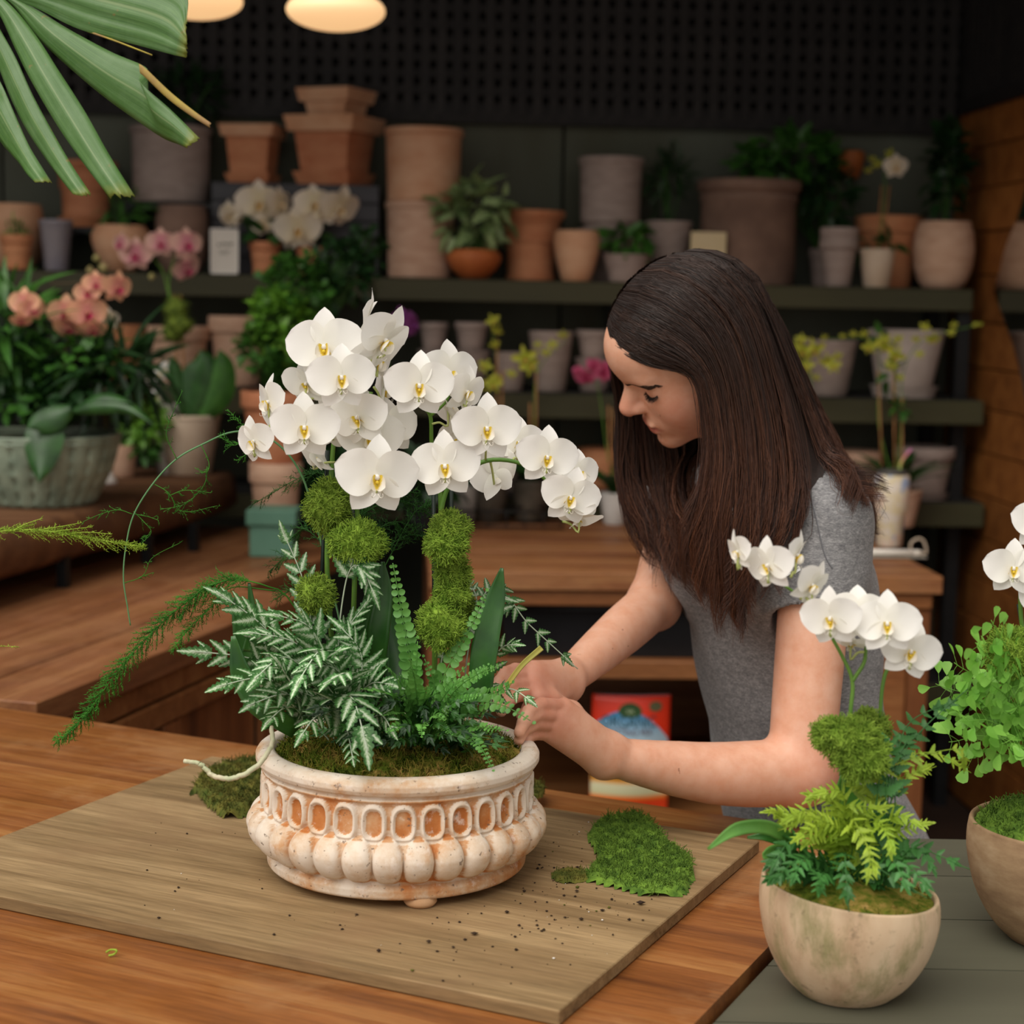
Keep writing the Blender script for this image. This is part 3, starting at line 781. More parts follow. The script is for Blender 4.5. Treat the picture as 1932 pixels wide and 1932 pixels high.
pot('clay_pot', 'brownish round bellied pot under the black riser', 293, 394, 388, .10, zA, 'belly', C_brown, group=GA)
# crate with square pots
zc_t = atw(556, 346, .14).z; a = wl(atw(399, 430, .14)).x; b = wl(atw(714, 430, .14)).x
ct = thing('black_crate', 'charcoal grey wooden crate carrying the square terracotta pots', 'crate', WM @ Vector(((a + b) / 2, .27, zA)))
M_crate = pm('charcoal_wood', '46464a', '3a3a3e', 10, .6, stretch=(.3, 1, 2))
nb = 5; hh = (zc_t - zA) / nb
for i in range(nb):
    obj('front_board', wbox((a, .14, zA + i * hh + .0015), (b, .155, zA + (i + 1) * hh - .0015), .002), M_crate, ct, smooth=False)
obj('top_board', wbox((a, .156, zc_t - .015), (b, .40, zc_t), .002), M_crate, ct, smooth=False)
for x in (a, b - .015): obj('side_board', wbox((x, .156, zA), (x + .015, .40, zc_t - .016)), M_crate, ct, smooth=False)
def square_pot(label, px, ytop, ybot_z, w_top, w_bot, rimh, dy, rot, mat, saucer=0, group='square terracotta pots'):
    t = atw(px, ytop, dy); c = Vector((t.x, t.y, ybot_z)); h = t.z - ybot_z
    root = thing('square_pot', label, 'pot', c, group)
    def ring(w, z): 
        return [c + Matrix.Rotation(rot, 3, 'Z') @ Vector((sx * w / 2, sy * w / 2, z)) for sx, sy in ((-1, -1), (1, -1), (1, 1), (-1, 1))]
    def loft(rings):
        V = [p for q in rings for p in q]; n = len(rings)
        return V, [(i * 4 + j, i * 4 + (j + 1) % 4, (i + 1) * 4 + (j + 1) % 4, (i + 1) * 4 + j) for i in range(n - 1) for j in range(4)] + [(3, 2, 1, 0), tuple(range(4 * n - 4, 4 * n))]
    z0 = 0
    if saucer:
        obj('saucer', loft([ring(w_bot * 1.12, 0), ring(w_bot * 1.3, saucer), ring(w_bot * 1.22, saucer), ring(w_bot * 1.1, saucer * .4)]), mat, root, smooth=False); z0 = saucer * .41
    wr_ = w_bot + (w_top * .9 - w_bot)
    obj('body', loft([ring(w_bot, z0), ring(w_top * .82, h - rimh)]), mat, root, smooth=False)
    obj('rim', loft([ring(w_top * .80, h - rimh), ring(w_top * .96, h - rimh), ring(w_top * 1.06, h), ring(w_top * .86, h), ring(w_top * .8, h - rimh * .9)]), C_sand, root, smooth=False)
    return c, h
zq = zc_t + .0005
square_pot('small square terracotta pot with saucer on the crate', 478, 238, zq, .165, .11, .036, .25, -.14, C_terra, .03)
cq, hq = square_pot('large square terracotta pot with saucer, lower one of the stack on the crate', 632, 222, zq, .225, .15, .048, .245, -.36, C_terra, .04)
square_pot('short square terracotta pot topping the stack on the crate', 635, 170, cq.z + hq + .0005, .175, .125, .04, .245, -.42, C_sand)
# price card
def card(label, x0, x1, y0, y1, dy, zb, mat, name='price_card', th=.004):
    a = wl(atw(x0, y0, dy)).x; b = wl(atw(x1, y0, dy)).x; z = atw(x0, y0, dy).z
    root = thing(name, label, 'sign', WM @ Vector(((a + b) / 2, dy, zb)))
    obj('card', wbox((a, dy, zb), (b, dy + th, z), .001), mat, root, smooth=False)
    return root, a, b, z
M_card = pm('white_card', 'ded7cd', 'd2cabf', 5, .6)
r, a, b, z = card('white printed price card standing left of the cream orchids', 397, 450, 431, 517, .03, zA, M_card)
m = MB()
for i, (u0, u1, v) in enumerate(((.25, .36, .62), (.4, .5, .64), (.52, .62, .63), (.65, .8, .64), (.3, .7, .5), (.3, .62, .44))):
    m.box((a + u0 * (b - a), .0285, zA + v * (z - zA)), (a + u1 * (b - a), .0302, zA + (v + (.05 if i < 4 else .02)) * (z - zA)), WM)
obj('print', m, pm('grey_print', '7c7870', None, 5), r, smooth=False)
frm = MB()
for lo, hi in (((a, zA), (a + .006, z)), ((b - .006, zA), (b, z)), ((a, zA), (b, zA + .006)), ((a, z - .006), (b, z))):
    frm.box((lo[0], .026, lo[1]), (hi[0], .0299, hi[1]), WM)
obj('frame', frm, pm('clear_acrylic', 'e6e0d8', None, 5, .2), r, smooth=False)
# cream orchids on the shelf
def stemtube(parent, pts, r0, r1, mat=None, name='stem', n=20):
    return obj(name, MB().tube(spline(pts, n), [r0, r1], 6), mat or G_stem, parent)
r1_, c1_, rr, h = pot('potted_orchid', 'cream orchid in a ringed terracotta pot right of the price card', 470, 530, 456, .055, zA, 'ringed', C_terra, M_soil, cat='potted orchid')
Y = c1_.y - .04
F1 = [(432, 405, 58, -45, 0, 10), (440, 412, 50, -30, 40, 30), (488, 383, 92, 5, 0, 0), (528, 385, 70, 50, 5, 0), (497, 424, 48, 10, 20, 20)]
stemtube(r1_, [(c1_.x, c1_.y, c1_.z + h * .8), at(512, 430, Y + .03), at(500, 395, Y + .05), at(460, 395, Y + .05), at(435, 408, Y + .03)], .0025, .0015)
for x, y, s, a_, b_, g_ in F1: p = at(x, y, Y); flower(r1_, p, s * mpp(p), a_, b_, g_, K_cream, False)
bush(r1_, (c1_.x, c1_.y, c1_.z + h + .02), (.05, .05, .02), 16, .07, G_strap, 'oval', seed=3)
r1_, c1_, rr, h = pot('potted_orchid', 'cream orchid in a plain terracotta pot behind the feathery fern', 558, 610, 466, .065, zA, 'std', C_terra, M_soil, cat='potted orchid')
F1 = [(562, 432, 96, 0, 10, 5), (592, 385, 80, 15, -5, 0), (640, 392, 92, 35, 20, -10), (610, 398, 60, -10, 0, 0)]
stemtube(r1_, [(c1_.x, c1_.y, c1_.z + h * .8), at(600, 440, Y + .04), at(598, 395, Y + .05), at(620, 375, Y + .05), at(645, 395, Y + .03)], .0025, .0015)
for x, y, s, a_, b_, g_ in F1: p = at(x, y, Y); flower(r1_, p, s * mpp(p), a_, b_, g_, K_cream, False)
bush(r1_, (c1_.x, c1_.y, c1_.z + h + .02), (.05, .05, .02), 16, .07, G_strap, 'oval', seed=5)
# cylinders
r, c, rr, h = pot('clay_pot', 'sand coloured cylinder pot, lower one of the tall stack', 727, 860, 382, .16, zA, 'cyl', C_pale, group=GA)
pot('clay_pot', 'sand coloured cylinder pot, upper one of the tall stack', 725, 875, 244, .16, c.z + h + .0005, 'cyl', C_sand, group=GA)
r, c, rr, h = pot('potted_plant', 'pale green leafy plant in an orange terracotta bowl beside the tall cylinder stack', 843, 946, 471, .07, zA, 'bowl', C_orange, M_soil, cat='potted plant')
leafy(r, c, h, (.125, .08, .115), 120, .062, G_pale, 'heart', dz=.015, seed=9)
pot('clay_pot', 'brown terracotta pot with a flared orange rim behind the orange bowl', 940, 1067, 398, .20, zA, 'flare', C_terra, group=GA)
pot('clay_pot', 'small sand coloured egg-shaped pot in the middle of the top shelf', 1045, 1133, 435, .06, zA, 'ovoid', C_sand, group=GA)
r, c, rr, h = pot('clay_pot', 'wide grey clay pot carrying the grey cylinder with saucer', 1090, 1222, 432, .24, zA, 'taper', C_grey, group=GA)
pot('clay_pot', 'grey cylinder pot with saucer stacked on the wide grey pot', 1092, 1216, 298, .24, c.z + h + .0005, 'cyl', C_grey, saucer=.04, group=GA)
r, c, rr, h = pot('potted_plant', 'small dark plant in a low grey pot behind the head of the woman', 1137, 1228, 480, .05, zA, 'taper', C_grey, M_soil, cat='potted plant')
leafy(r, c, h, (.065, .05, .045), 60, .055, G_mid, 'oval', seed=11)
r, c, rr, h = pot('potted_plant', 'tall dark narrow-leaved plant in a grey pot beside the grey cylinder', 1218, 1306, 418, .20, zA, 'taper', C_grey, M_soil, cat='potted plant')
leafy(r, c, h, (.055, .05, .13), 160, .06, G_dark, 'narrow', seed=12, up=.8)
card('plain cream card behind the head of the woman', 1304, 1371, 437, 500, .05, zA, pm('cream_card', 'd9c7a2', 'cdb98f', 5), 'price_card')
pot('clay_pot', 'large dark brown planter with a thick rolled rim on the top shelf', 1318, 1510, 341, .20, zA, 'urn', C_brown, group=GA)
r, c, rr, h = pot('potted_ivy', 'bushy trailing ivy behind the dark brown planter', 1525, 1585, 470, .30, zA, 'std', C_grey, M_soil, cat='potted plant')
for q, (px, py, rx_, rz_, n_) in enumerate(((1500, 300, .15, .09, 150), (1560, 370, .08, .12, 90), (1430, 310, .07, .05, 50))):
    p = atw(px, py, .22); bush(r, p, (rx_, .07, rz_), n_, .055, G_mid if q != 1 else G_dark, 'heart', root=(c.x, c.y, c.z + h * .8), seed=20 + q)
pot('clay_pot', 'small orange terracotta pot half hidden by the ivy', 1578, 1632, 285, .38, atw(1600, 336, .38).z, 'ovoid', C_orange, group=GA)
pot('clay_pot', 'slim grey pot with double rim under the ivy', 1547, 1621, 430, .06, zA, 'double', C_grey, group=GA)
pot('clay_pot', 'pale terracotta pot with wide rim behind the white orchid pot', 1615, 1742, 408, .24, zA, 'std', C_terra, group=GA)
r, c, rr, h = pot('potted_orchid', 'single white orchid in a pale pot with stained foot on the top shelf', 1622, 1690, 470, .05, zA, 'taper', C_cream, M_soil, cat='potted orchid')
for px in (1664, 1678): obj('stake', MB().tube([(c.x + (px - 1668) * .0012, c.y, c.z + h * .8), at(px, 350, c.y)], .0028, 6), M_stake, r)
stemtube(r, [(c.x, c.y, c.z + h * .8), at(1668, 380, c.y), at(1668, 315, c.y), at(1650, 295, c.y)], .002, .0012)
p = at(1690, 314, c.y - .02); flower(r, p, 50 * mpp(p), 15, 5, 0, K_cream, False)
for x, y in ((1645, 300), (1655, 310), (1678, 290), (1638, 322)): p = at(x, y, c.y); flower(r, p, 22 * mpp(p), rng.uniform(-60, 60), 30, rng.uniform(0, 90), K_lime, False)
bush(r, (c.x + .015, c.y, c.z + h + .012), (.05, .04, .012), 10, .07, G_strap, 'oval', seed=7)
r, c, rr, h = pot('potted_plant', 'dark tall plant in a round bellied clay pot ending the top shelf', 1725, 1841, 418, .10, zA, 'round', C_pale, M_soil, cat='potted plant')
leafy(r, c, h, (.05, .05, .17), 190, .055, G_dark, 'oval', seed=13, up=.6)

# second shelf
GB = 'clay pots on the second shelf'
for lab, x0, x1, yt, dy, st, m_ in (
    ('reddish clay pot at the far left of the second shelf', 190, 282, 612, .18, 'taper', C_terra),
    ('pale pink clay pot behind the moss-wrapped orchid stake', 278, 396, 615, .08, 'std', C_pale),
    ('tall pale clay pot behind the green maidenhair fern', 393, 505, 596, .10, 'std', C_pale),
    ('low grey pot, lower one beside the violet orchid', 788, 850, 660, .12, 'taper', C_grey),
    ('grey pot left of the lime orchid, lower one of a stack', 855, 925, 660, .08, 'taper', C_grey),
    ('short grey clay pot between the lime orchids', 932, 996, 665, .05, 'taper', C_grey),
    ('tall tapered grey clay pot behind the yellow orchid', 998, 1082, 625, .08, 'taper', C_grey),
    ('grey clay pot, lower one beside the forehead of the woman', 1084, 1160, 675, .10, 'taper', C_grey),
    ('grey clay pot right of the hair of the woman', 1515, 1617, 642, .10, 'taper', C_grey)):
    r, c, rr, h = pot('clay_pot', lab, x0, x1, yt, dy, zB, st, m_, group=GB)
    if 'lower one' in lab:
        pot('clay_pot', lab.replace('lower one', 'upper one'), x0 + 3, x1 - 3, yt - 52, dy, c.z + h + .0005, 'std', C_grey, group=GB)
pot('clay_pot', 'large whitish grey tapered pot with saucer on the second shelf', 1638, 1783, 622, .08, zB, 'taper', pm('whitish_clay', 'c4b6ae', 'b0a198', 9, .8), saucer=.035, group=GB)
# third shelf
GC = 'clay pots on the third shelf'
for lab, x0, x1, yt, dy, st, m_ in (
    ('grey clay pot with saucer behind the strap leaves on the third shelf', 1690, 1802, 842, .06, 'std', C_grey),
    ('pale clay pot behind the white hair-side tumbler on the third shelf', 1575, 1665, 850, .10, 'std', C_pale),
    ('brown clay bowl near the cheek of the woman on the third shelf', 1085, 1180, 845, .12, 'belly', C_terra),
    ('grey clay pot in the dark middle of the third shelf', 900, 985, 850, .14, 'std', C_grey)):
    pot('clay_pot', lab.replace('white hair-side tumbler', 'patterned tumbler'), x0, x1, yt, dy, zC, st, m_, saucer=.02 if 'saucer' in lab else 0, group=GC)

# ------------------------------------------------------------------ plants before the shelves
pc_ = onz(520, 1028, zl + .0006); sP = mpp(pc_); hP = at(520, 872, pc_.y).z - pc_.z; dP = wl(pc_).y
pp_ = thing('clay_pot', 'pale pinkish clay pot carrying the lush fern behind the green lidded box', 'pot', pc_); pot_parts(pp_, pc_, 50 * sP, hP, 'std', C_pale, None, 56)
r = thing('potted_fern', 'lush bright maidenhair fern in a terracotta pot stacked on the pale pot', 'potted plant', pc_ + Vector((0, 0, hP + .0005)))
c = pc_ + Vector((0, 0, hP + .0005)); h = at(515, 737, pc_.y).z - c.z; pot_parts(r, c, 66 * sP, h, 'std', C_terra, M_soil, 56)
for q, (px, py, dd, rx_, rz_, n_, m_, ls) in enumerate(((525, 610, -.03, .08, .10, 420, G_fresh, .026), (560, 545, .0, .09, .09, 420, G_mid, .026), (640, 520, .05, .10, .09, 360, G_dark, .028), (490, 660, -.04, .055, .065, 220, G_mid, .024), (560, 690, .0, .08, .065, 300, G_mid, .026), (690, 470, .08, .045, .055, 120, G_dark, .026))):
    p = atw(px, py, dP + dd); bush(r, p, (rx_, .07, rz_), n_, ls, m_, 'fan', root=(c.x, c.y, c.z + h * .85), seed=40 + q, stems=20)
r, c, rr, h = pot('potted_orchid', 'violet orchid in a black nursery pot behind the white orchids', 700, 760, 700, -.12, zC, 'taper', M_black, M_soil, cat='potted orchid')
stemtube(r, [(c.x, c.y, c.z + h * .8), at(735, 660, c.y), at(745, 600, c.y), at(770, 600, c.y)], .0025, .0015)
for x, y, s, a_ in ((760, 608, 62, 30), (778, 612, 52, 60), (700, 652, 55, -20), (735, 640, 48, 0)):
    p = at(x, y, c.y - .03); flower(r, p, s * mpp(p), a_, 5, 10, K_violet, False)

# nursery pots on the back counter
M_clear = pm('clear_nursery_pot', '5a5248', '3d382f', 20, .4)
GT = 'small nursery pots on the back counter'
def counter_pot(name, label, px, py, w, hpx, mat, Ysh=0.0, soil=M_soil, style='taper'):
    c = onz(px, py, (zl if px < 620 else zc) + .0006); r = w / 2 * mpp(c); h = hpx * mpp(c)
    root = thing(name, label, 'potted orchid', c); pot_parts(root, c, r, h, style, mat, soil, 40)
    return root, c, r, h
def lime(root, c, h, stakes, flowers, kit, leaves=8, lsz=.16):
    for (px, y0, y1) in stakes: obj('stake', MB().tube([(c.x + (px - pix(c)[0]) * mpp(c) * .8, c.y, c.z + h * .7), at(px, y1, c.y)], .0032, 6), M_stake, root)
    for grp in flowers:
        pts = [(c.x, c.y, c.z + h * .8)] + [at(x, y, c.y) for x, y in grp[0]]
        stemtube(root, pts, .0022, .0012)
        for x, y, s, a_ in grp[1]:
            p = at(x, y, c.y - .02 + rng.uniform(-.02, .02)); flower(root, p, s * 1.0 * mpp(p), a_, rng.uniform(-15, 35), rng.uniform(-30, 30), kit, False)
    g = np.random.RandomState(int(abs(c.x) * 1000))
    for i in range(leaves):
        a = 2 * math.pi * (i + g.uniform(-.2, .2)) / leaves
        V, Fc, uv = blade(lsz * g.uniform(.7, 1.1), .02, P_STRAP, 9, 3, -lsz * .5, .006)
        V = rx(V, 55); V = rz(V, math.degrees(a)); obj('leaf', (V + np.array(c) + np.array([0, 0, h * .85]), Fc, uv), G_strap, root)
r, c, rr, h = counter_pot('potted_orchid', 'yellow-flowered orchid in a black pot left of the centre of the back counter', 925, 985, 70, 78, M_clear)
lime(r, c, h, [(938, 760, 640), (948, 800, 700)], [([(935, 800), (938, 700), (930, 620)], [(930, 605, 30, 0), (938, 625, 26, 20), (933, 650, 24, -20), (930, 725, 40, 0), (915, 690, 34, -30), (905, 730, 30, 30), (935, 715, 30, 20)])], K_lime)
r, c, rr, h = counter_pot('potted_orchid', 'lime green orchid on tall stakes in a clear pot behind the arching white flowers', 1000, 985, 75, 80, M_clear)
lime(r, c, h, [(1012, 860, 705), (1000, 860, 760)], [([(1008, 800), (1015, 700), (1070, 640)], [(990, 675, 52, 0), (1000, 690, 44, 20), (1030, 665, 22, 0), (1042, 650, 24, 0), (1062, 632, 24, 10), (965, 705, 22, 0), (1015, 650, 18, 0)])], K_lime)
r, c, rr, h = counter_pot('potted_orchid', 'dark rose orchid in a white labelled pot beside the face of the woman', 1160, 988, 62, 60, pm('white_plastic', 'd8d5d0', 'c9c6c0', 5, .4))
lime(r, c, h, [(1148, 880, 765), (1158, 860, 770)], [([(1145, 850), (1130, 740), (1110, 690)], [(1105, 712, 42, -10), (1138, 700, 46, 15), (1120, 690, 34, 0), (1090, 700, 26, -30)])], K_rose, 9, .2)
tray = thing('nursery_tray', 'black wire tray standing behind the small nursery pots', 'tray', onz(960, 990, zc))
tc = onz(955, 996, zc); 
for z in (.006, .05):
    q = [tc + Vector((sx * .16, sy * .06 + .04, z)) for sx, sy in ((-1, -1), (1, -1), (1, 1), (-1, 1), (-1, -1))]
    obj('wire', MB().tube(q, .003, 5), M_black, tray)
for sx in np.linspace(-.16, .16, 7): obj('upright', MB().tube([tc + Vector((sx, -.02, .0)), tc + Vector((sx, -.02, .05))], .002, 5), M_black, tray)
r, c, rr, h = counter_pot('nursery_pot', 'empty black nursery pot with white label at the tray end', 875, 985, 55, 70, pm('white_label_pot', 'c9c4bc', '2a2a2a', 3, .5))
r['category'] = 'pot'
r, c, rr, h = counter_pot('potted_orchid', 'lime yellow orchid with long budded sprays behind the tumbler', 1690, 992, 95, 70, C_pale)
lime(r, c, h, [(1657, 900, 700), (1686, 900, 690), (1702, 900, 750)],
     [([(1658, 800), (1660, 690), (1640, 640), (1560, 640)], [(1640, 655, 34, -20), (1660, 645, 22, 0), (1630, 630, 20, 0), (1555, 637, 16, 0), (1590, 634, 14, 0), (1610, 630, 16, 0)]),
      ([(1688, 800), (1690, 690), (1680, 660)], [(1672, 655, 40, 10), (1690, 670, 44, 20), (1668, 640, 30, -10), (1682, 690, 30, 0), (1694, 640, 24, 0)]),
      ([(1700, 800), (1705, 700), (1745, 640), (1850, 612)], [(1745, 617, 24, 0), (1760, 640, 34, 20), (1795, 627, 18, 0), (1800, 613, 16, 0), (1840, 612, 12, 0), (1850, 612, 10, 0), (1735, 668, 20, 0), (1728, 640, 20, 0), (1698, 712, 18, 0)])], K_lime, 12, .2)
for px_, py_, sd_2 in ((1680, 705, 1), (1700, 770, 2), (1660, 640, 3)): bush(r, at(px_, py_, c.y), (.022, .02, .028), 9, .05, G_mid, 'oval', 'keiki_leaves', seed=70 + sd_2)
r, c, rr, h = counter_pot('potted_orchid', 'lime yellow orchid half hidden behind the hair of the woman', 1540, 990, 80, 60, M_clear)
lime(r, c, h, [(1530, 900, 740)], [([(1535, 800), (1530, 720), (1525, 665)], [(1515, 662, 46, -10), (1535, 660, 50, 10), (1512, 640, 26, 0), (1520, 690, 36, 0), (1560, 680, 36, 20), (1572, 690, 34, 10), (1580, 672, 22, 0), (1540, 712, 20, 0), (1498, 655, 30, -30)])], K_lime, 8, .2)

# tumbler, clipboard, pen and plastic clip on the right of the counter
M_tumb = NT('patterned_tumbler'); v = M_tumb.coord('Object', (1, 1, 1)); n1 = M_tumb.noise(v, 16, 2); n2 = M_tumb.noise(M_tumb.coord('Object', (1, 1, .6), loc=(3, 1, 2)), 22, 2)
cc = M_tumb.ramp(n1, [(.40, lin('ddd3c4')), (.46, lin('d8c9a0')), (.52, lin('ddd3c4')), (.60, lin('e0c2aa')), (.66, lin('ddd3c4'))])
cc = M_tumb.mix(M_tumb.ramp(n2, [(.56, (0, 0, 0, 1)), (.60, (1, 1, 1, 1))]), cc, lin('9fb0cc'))
M_tumb.base(cc, .4); MATS['tumb'] = M_tumb.m
c = onz(1677, 1030, zc + .0045); s_ = mpp(c)
t = thing('tumbler', 'pastel floral tumbler with a bent drinking straw on the back counter', 'tumbler', c)
obj('cup', MB().lathe([(22 * s_, 0), (24 * s_, .004), (27 * s_, 60 * s_), (33 * s_, 72 * s_), (33 * s_, 132 * s_), (31 * s_, 136 * s_), (.004, 136 * s_)], 40, c), MATS['tumb'], t, angle=50)
obj('lid', MB().lathe([(31 * s_, 136 * s_), (29 * s_, 143 * s_), (12 * s_, 146 * s_), (.004, 146 * s_)], 32, c), pm('smoky_lid', '3a3836', '55524e', 9, .3), t)
m_str = NT('rainbow_straw'); _, _, zz = m_str.sep(m_str.coord('Generated')); m_str.base(m_str.ramp(zz, [(0, lin('6fae5c')), (.4, lin('c9b36a')), (.7, lin('c87a80')), (1, lin('b86aa8'))]), .4)
obj('straw', MB().tube(spline([c + Vector((14 * s_, 0, 140 * s_)), c + Vector((15 * s_, 0, 155 * s_)), c + Vector((20 * s_, 0, 166 * s_)), c + Vector((34 * s_, 0, 184 * s_))], 12), .0042, 8), m_str.m, t)
c2 = wl(onz(1690, 1050, zc))
o = obj('clipboard', wbox((c2.x - .10, c2.y - .035, zc + .0006), (c2.x + .075, c2.y + .09, zc + .0042), .001), pm('grey_board', 'a7a196', '8c8578', 9), smooth=False); tag(o, 'grey clipboard lying under the tumbler on the back counter', 'clipboard')
p0 = WM @ Vector((c2.x - .11, c2.y - .0, zc + .012)); p1 = WM @ Vector((c2.x + .045, c2.y - .012, zc + .0125))
pn = thing('marker_pen', 'thick white marker pen lying before the tumbler', 'pen', (p0 + p1) / 2 - Vector((0, 0, .008)))
obj('barrel', MB().tube([p0, p1], .0078, 12), pm('white_pen', 'e6e0d6', None, 5, .35), pn); 
obj('cap', MB().tube([p1, p1 + (p1 - p0).normalized() * .02], [.008, .006], 12), pm('pale_cap', 'd8cfc2', None, 5, .35), pn)
cl = onz(1733, 1046, zc + .001); 
q = spline([cl + Vector((-.02, 0, .004)), cl + Vector((-.022, 0, .028)), cl + Vector((-.006, 0, .042)), cl + Vector((.012, 0, .036)), cl + Vector((.02, 0, .004)), cl + Vector((0, 0, .006)), cl + Vector((-.02, 0, .004))], 40)
o = obj('wire_clip', MB().tube(q, .0032, 6), pm('clear_plastic', 'c9b8a4', 'b7a48e', 9, .15)); tag(o, 'translucent plastic loop clip right of the tumbler', 'clip')

# tub, bag and yellow scoop in the bay below
w0 = wl(onz(940, 1150, zsh)).x; x0 = wl(atw(945, 1160, yf + .06)).x; x1 = wl(atw(1330, 1160, yf + .06)).x
tb = thing('black_tub', 'shallow black plastic tub on the bench shelf behind the arm of the woman', 'tub', WM @ Vector(((x0 + x1) / 2, yf + .25, zsh)))
M_tub = pm('black_plastic', '1b1c1f', '141517', 9, .45)
hz = .126
def frus(x0, x1, y0, y1, z0, z1, ins): 
    V = [(x0 + ins, y0 + ins, z0), (x1 - ins, y0 + ins, z0), (x1 - ins, y1 - ins, z0), (x0 + ins, y1 - ins, z0), (x0, y0, z1), (x1, y0, z1), (x1, y1, z1), (x0, y1, z1)]
    V = [WM @ Vector(p) for p in V]; return V, [(0, 3, 2, 1), (0, 1, 5, 4), (1, 2, 6, 5), (2, 3, 7, 6), (3, 0, 4, 7)]
obj('body', frus(x0, x1, yf + .06, yf + .45, zsh + .0006, zsh + hz, .02), M_tub, tb, smooth=False)
q = [WM @ Vector(p) for p in ((x0, yf + .06, zsh + hz), (x1, yf + .06, zsh + hz), (x1, yf + .45, zsh + hz), (x0, yf + .45, zsh + hz), (x0, yf + .06, zsh + hz))]
obj('rim', MB().tube(q, .008, 8), M_tub, tb)
p = atw(1098, 1113, yf + .075)
o = obj('yellow_scrap', MB().lathe([(.012, 0), (.02, .004), (.016, .012), (.006, .016)], 10, (p.x, p.y, zsh + hz + .008)), pm('yellow_petal_scrap', 'd8c832', 'c9b424', 20, .6)); tag(o, 'small yellow petal lying on the rim of the black tub', 'petal')
# red and blue soil bag with printed front
def bagpt(u, v):                       # u,v in 0..1 on the bag front
    xa = wl(atw(1116, 1400, yf + .10)).x; xb = wl(atw(1263, 1400, yf + .10)).x
    za = atw(1190, 1312, yf + .10).z
    b = .035 * math.sin(math.pi * min(max(u, 0), 1)) * math.sin(math.pi * min(max(v * .9 + .05, 0), 1)) ** .6
    return WM @ Vector((xa + (xb - xa) * u, yf + .10 - b, zs2 + .001 + (za - zs2) * v))
nU, nV = 20, 24
V = [bagpt(i / nU, j / nV) for j in range(nV + 1) for i in range(nU + 1)]
V += [bagpt(i / nU, j / nV) + WN * (.02 + 2 * .04 * math.sin(math.pi * i / nU) * (1 - (j / nV) ** 2)) for j in range(nV + 1) for i in range(nU + 1)]
N0 = (nU + 1) * (nV + 1); q = lambda i, j, k=0: k * N0 + j * (nU + 1) + i
Fc = [(q(i, j), q(i + 1, j), q(i + 1, j + 1), q(i, j + 1)) for j in range(nV) for i in range(nU)] + [(q(i, j, 1), q(i, j + 1, 1), q(i + 1, j + 1, 1), q(i + 1, j, 1)) for j in range(nV) for i in range(nU)]
Fc += [(q(0, j), q(0, j + 1), q(0, j + 1, 1), q(0, j, 1)) for j in range(nV)] + [(q(nU, j + 1), q(nU, j), q(nU, j, 1), q(nU, j + 1, 1)) for j in range(nV)]
Fc += [(q(i, nV), q(i + 1, nV), q(i + 1, nV, 1), q(i, nV, 1)) for i in range(nU)] + [(q(i + 1, 0), q(i, 0), q(i, 0, 1), q(i + 1, 0, 1)) for i in range(nU)]
uvb = [(i / nU, j / nV) for j in range(nV + 1) for i in range(nU + 1)] + [(0, 0)] * N0
t = NT('printed_soil_bag'); x, y, _ = t.sep(t.coord('UV'))
arc = t.math('SUBTRACT', t.math('SUBTRACT', y, .50), t.math('SUBTRACT', .39, t.math('MULTIPLY', t.math('POWER', t.math('ABSOLUTE', t.math('SUBTRACT', x, .42)), 2.0), .75)))
sky = t.math('LESS_THAN', arc, 0.0)
inx = t.math('LESS_THAN', t.math('ABSOLUTE', t.math('SUBTRACT', x, .5)), .475)
blue = t.ramp(y, [(.45, lin('c8d3d8')), (.70, lin('9fbccd')), (.86, lin('2f7fae'))])
col = t.mix(t.math('MULTIPLY', sky, inx), lin('d8341a'), blue)
low = t.ramp(y, [(.17, lin('d8401c')), (.20, lin('e07a28')), (.23, lin('c9c69a')), (.30, lin('d5d2ae')), (.33, lin('d9922c')), (.38, lin('3c2a1c'))]); low_m = t.math('LESS_THAN', y, .42)
col = t.mix(low_m, col, low)
t.base(col, .35, .5); MATS['bag'] = t.m
bg = thing('soil_bag', 'red and blue printed organic soil bag in the lower bay of the bench', 'bag', WM @ Vector((wl(atw(1190, 1400, yf + .1)).x, yf + .12, zs2)))
obj('bag', (V, Fc, uvb), MATS['bag'], bg)
def text_on(parent, txt, fn, u, v, size, mat, off=.0012, name='lettering'):
    cu = bpy.data.curves.new('t', 'FONT'); cu.body = txt; cu.align_x = 'CENTER'; cu.align_y = 'CENTER'; cu.size = 1; cu.resolution_u = 3
    to = bpy.data.objects.new('t', cu); COL.objects.link(to)
    dg = bpy.context.evaluated_depsgraph_get(); me = bpy.data.meshes.new_from_object(to.evaluated_get(dg))
    V = np.array([v_.co for v_ in me.vertices]); Fc = [tuple(p.vertices) for p in me.polygons]
    bpy.data.objects.remove(to); bpy.data.curves.remove(cu); bpy.data.meshes.remove(me)
    W = [fn(u + p[0] * size, v + p[1] * size * .8, off) for p in V]
    return obj(name, (W, Fc), mat, parent, smooth=False)
bfn = lambda u, v, off: bagpt(u, v) - WN * off
text_on(bg, 'ORGANIC', bfn, .46, .80, .155, pm('dark_green_ink', '123c40', None, 5))
text_on(bg, 'POTTING MIX', bfn, .46, .72, .095, pm('maroon_ink', '5a2a34', None, 5))
text_on(bg, 'SOIL', bfn, .47, .885, .05, pm('pale_ink', 'b9c9a0', None, 5), .004)
n = 24
obj('emblem', ([bfn(  .47 + .15 * math.cos(a) , .88 + .04 * math.sin(a) + .03 * max(0, math.sin(a)), .002) for a in np.linspace(0, 2 * math.pi, n, endpoint=False)], [tuple(range(n))]), pm('green_ink', '2c4a24', None, 5), bg, smooth=False)
